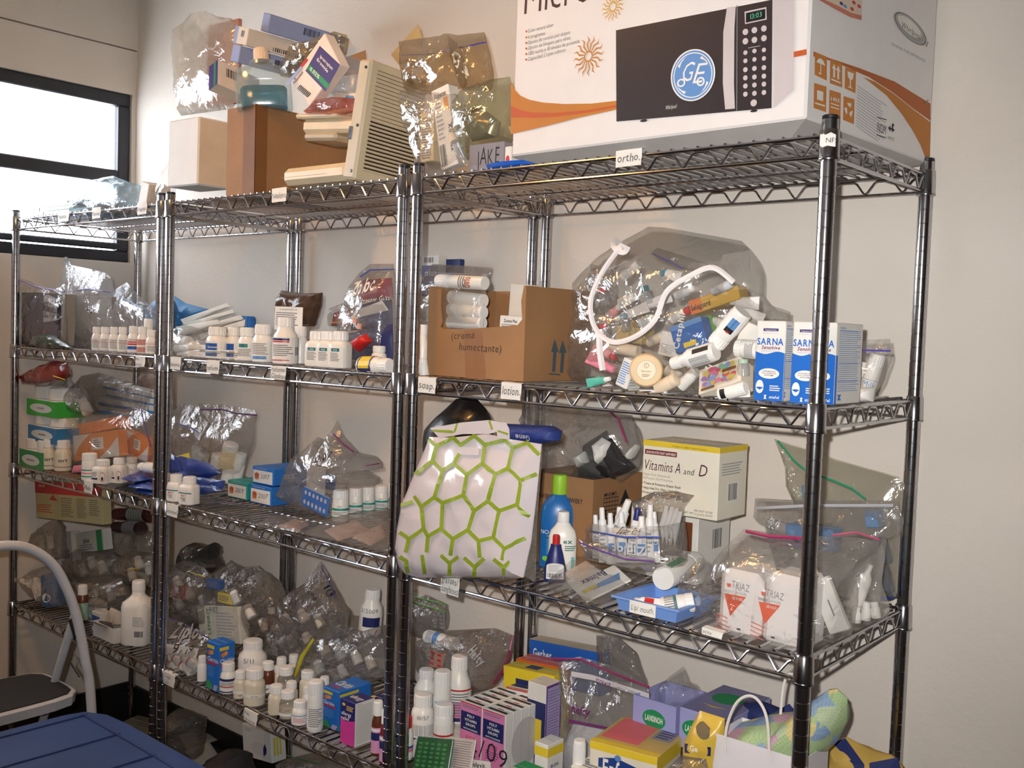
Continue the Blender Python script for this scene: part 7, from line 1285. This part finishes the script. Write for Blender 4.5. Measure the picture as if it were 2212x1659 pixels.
# loose little boxes and bottles showing through the heaped bags
for i, (u, v, w_) in enumerate(((385, 1260, 20), (410, 1280, 22), (440, 1300, 20), (385, 1300, 20), (480, 1270, 20), (510, 1290, 22), (540, 1320, 22), (570, 1350, 20), (620, 1340, 20), (655, 1330, 22), (690, 1340, 20), (630, 1385, 20), (665, 1380, 22), (700, 1400, 22), (735, 1410, 24), (770, 1420, 22), (800, 1430, 22), (690, 1440, 22), (740, 1450, 20))):
    bot2('small pale bottle dimly seen inside the grey bags of the middle heap', (u + 6, v + 14), (u - 6, v - 12), .20 + .012 * (i % 5), w_, kind='pill', group='small bottles in the middle heap bags', body=K([(226, 222, 214), (206, 196, 176), (196, 200, 204)][i % 3], .4))
for i, (a, b2, c, m) in enumerate((((372, 1290), (396, 1296), (372, 1262), (180, 60, 60)), ((446, 1270), (474, 1276), (448, 1250), (60, 90, 150)), ((470, 1300), (500, 1308), (474, 1280), (210, 190, 90)), ((230, 1240), (256, 1244), (232, 1218), (214, 212, 206)), ((280, 1255), (310, 1262), (284, 1236), (196, 198, 150)), ((180, 1290), (206, 1296), (184, 1268), (210, 206, 200)))):
    slab('packet_box', ['red packet box in the dark bag behind the double posts', 'blue packet box high in the grey middle heap', 'yellowish packet box in the grey crumpled middle bag', 'pale packet box in the brownish tablets bag', 'pale green packet box in the yellow striped bag', 'pale packet box in the long low bag of the left heap'][i], a, b2, c, .19, .02, mat=K(m, .5), pr={'F': lambda p: p.lines(.1, .2, .9, .8, 3, GREY)})
# ================================================================== FLOOR AND FOREGROUND
slab('shipping_box', 'white carton with dark moon print standing under the middle unit', (526, 1632), (588, 1650), (532, 1565), .24, .05, mat=K((206, 206, 204), .6), pr={'F': lambda p: (p.ell(.55, .35, .22, .22, K((196, 196, 200), .6), 20), p.pg([(.72, .15), (.82, .25), (.84, .4), (.78, .55), (.72, .4)], NAVY), p.lines(.1, .8, .4, .92, 3, LGREY)), 'R': lambda p: [p.rect(.15 + .2 * k, .2, .28 + .2 * k, .75, K((190, 180, 60), .6)) for k in range(3)]})
def floorbox(label, u, v, w_, d_, h_, m, z0=0., name='storage_box', rz=.1, **k):
    P = onz(u, v, z0 + h_); P.z = z0; P.y = min(P.y, YW - d_ - .03); return box_thing(name, label, 'box', TR(P, rz), w_, d_, h_, m, **k)
floorbox('low black crate standing on the floor below the middle unit', 400, 1600, .55, .24, .09, K((34, 32, 34), .6), rz=0)
floorbox('dim yellow striped packet on the floor near the left posts', 262, 1560, .16, .08, .07, K((120, 116, 100), .6), rz=.3, pr={'F': lambda p: p.rect(.2, .2, .5, .6, K((150, 130, 50), .6))})
flatbag('magazine', 'grey magazine lying on the black crate', [(385, 1590), (440, 1570), (470, 1600), (405, 1622)], .10, .008, K((150, 150, 140), .6), cat='magazine', crumple=.001); flatbag('magazine', 'white folded paper lying by the black crate', [(400, 1625), (450, 1600), (470, 1630), (430, 1659)], .10, .006, K((190, 188, 180), .6), cat='paper', crumple=.001)
bag('dark_sack', 'dark cloth sack on the floor under the middle unit', [(458, 1690), (465, 1632), (490, 1618), (520, 1630), (535, 1690)], .12, T=.12, film_=K((52, 48, 48), .8), flat=.1, seed=90); bag('plastic_bag', 'dull plastic bag on the floor behind the left posts', [(340, 1640), (350, 1570), (385, 1530), (430, 1545), (420, 1640)], .22, T=.12, film_=FILMD, flat=.1, seed=91); bag('plastic_bag', 'greenish plastic bag on the floor under the middle unit', [(610, 1700), (615, 1640), (680, 1625), (760, 1650), (780, 1700)], .15, T=.14, film_=FILMD, flat=.1, seed=92, zips=[([(620, 1632), (690, 1650)], K((60, 120, 60), .4))])
# blue storage tote with lid
LZ = .50; c1 = onz(208, 1516, LZ); BL = K((44, 70, 124), .55, var=.12, vs=5, bump=.1, bs=40); x0, y1 = c1.x, c1.y; LX, LY = .95, .52
r = thing('storage_tote', 'large blue plastic storage tote in the foreground', 'storage tote', TR(Vector((x0, y1 - LY, 0)), -.02))
MB().loft([(0, LX / 2 - .06, LY / 2 - .06, 9, LX / 2, LY / 2), (LZ - .03, LX / 2 - .02, LY / 2 - .02, 9, LX / 2, LY / 2)], 40, smooth=False).obj('tub_body', K((150, 160, 180), .5), r)
MB().loft([(LZ - .045, LX / 2, LY / 2, 9, LX / 2, LY / 2), (LZ - .012, LX / 2, LY / 2, 9, LX / 2, LY / 2), (LZ - .006, LX / 2 - .008, LY / 2 - .008, 9, LX / 2, LY / 2), (LZ - .006, LX / 2 - .03, LY / 2 - .03, 9, LX / 2, LY / 2), (LZ, LX / 2 - .036, LY / 2 - .036, 9, LX / 2, LY / 2)], 48, smooth=False).obj('lid', BL, r)
for k in range(5): MB().box(.06 + k * .17, .06, LZ - .001, .065 + k * .17, LY - .06, LZ + .004, .001).obj('lid_rib', K((34, 56, 110), .5, var=.1), r)
MB().box(.05, .06, LZ - .001, LX - .06, .066, LZ + .004, .001).obj('lid_rib', K((34, 56, 110), .5, var=.1), r); MB().box(.05, LY - .07, LZ - .001, LX - .06, LY - .064, LZ + .004, .001).obj('lid_rib', K((34, 56, 110), .5, var=.1), r)
# step ladder
WT = K((206, 208, 212), .3, var=.05, coat=.4); xs = -1.905
r = thing('step_stool', 'white folding step stool with hoop handle and black treads', 'step stool', Matrix.Translation((xs, -.42, 0)))
def sp3(P, n=8):
    L = []
    for i in range(len(P) - 1):
        a, b2 = P[i], P[i + 1]; p0 = P[max(0, i - 1)]; p3 = P[min(len(P) - 1, i + 2)]
        for j in range(n): t = j / n; L.append(.5 * ((2 * a) + (b2 - p0) * t + (2 * p0 - 5 * a + 4 * b2 - p3) * t * t + (3 * a - p0 - 3 * b2 + p3) * t ** 3))
    return L + [P[-1]]
pts = [onx(u, v, xs) for u, v in ((197, 1520), (185, 1430), (165, 1330), (140, 1262), (110, 1215), (60, 1184), (0, 1180))]
lo = pts[0]; end = pts[-1]; cy = 2 * end.y - lo.y
mir = [Vector((p.x, 2 * (end.y - .01) - p.y, p.z)) for p in reversed(pts[:-1])]
full = [Vector((xs + .02, lo.y + .015, .02))] + pts + mir + [Vector((xs + .02, mir[-1].y - .015, .02))]
o = MB().tube([q - r.location for q in sp3(full)], .0125, 12).obj('hoop_handle', WT, r)
yA, yB = min(p.y for p in full), max(p.y for p in full)
for yy in (yB - .03, yA + .03):
    MB().tube([Vector((xs - .06, yy, .72)) - r.location, Vector((xs - .44, yy, .0)) - r.location], .011, 10).obj('rear_leg', WT, r); MB().tube([Vector((xs - .035, yy, .66)) - r.location, Vector((xs - .065, yy, .70)) - r.location], .017, 10).obj('leg_clip', BLACK, r)
MB().tube([onx(178, 1440, xs) - r.location, onx(160, 1410, xs - .03) - r.location, onx(152, 1430, xs - .03) - r.location, onx(172, 1462, xs) - r.location], .003, 6).obj('wire_catch', STEEL, r)
ty0, ty1 = yA + .02, yB - .015
for zt, xa in ((.50, xs - .30), (.26, xs - .14)):
    MB().loft([(zt - .03, .13, (ty1 - ty0) / 2, 6), (zt - .004, .135, (ty1 - ty0) / 2 + .002, 6), (zt, .13, (ty1 - ty0) / 2, 6)], 36, smooth=False, T=Matrix.Translation(Vector((xa + .13, (ty0 + ty1) / 2, 0)) - r.location)).obj('tread', WT, r)
    MB().loft([(zt, .122, (ty1 - ty0) / 2 - .008, 6), (zt + .003, .12, (ty1 - ty0) / 2 - .010, 6)], 36, smooth=False, T=Matrix.Translation(Vector((xa + .13, (ty0 + ty1) / 2, 0)) - r.location)).obj('tread_mat', K((30, 29, 31), .7, bump=.4, bs=150), r)
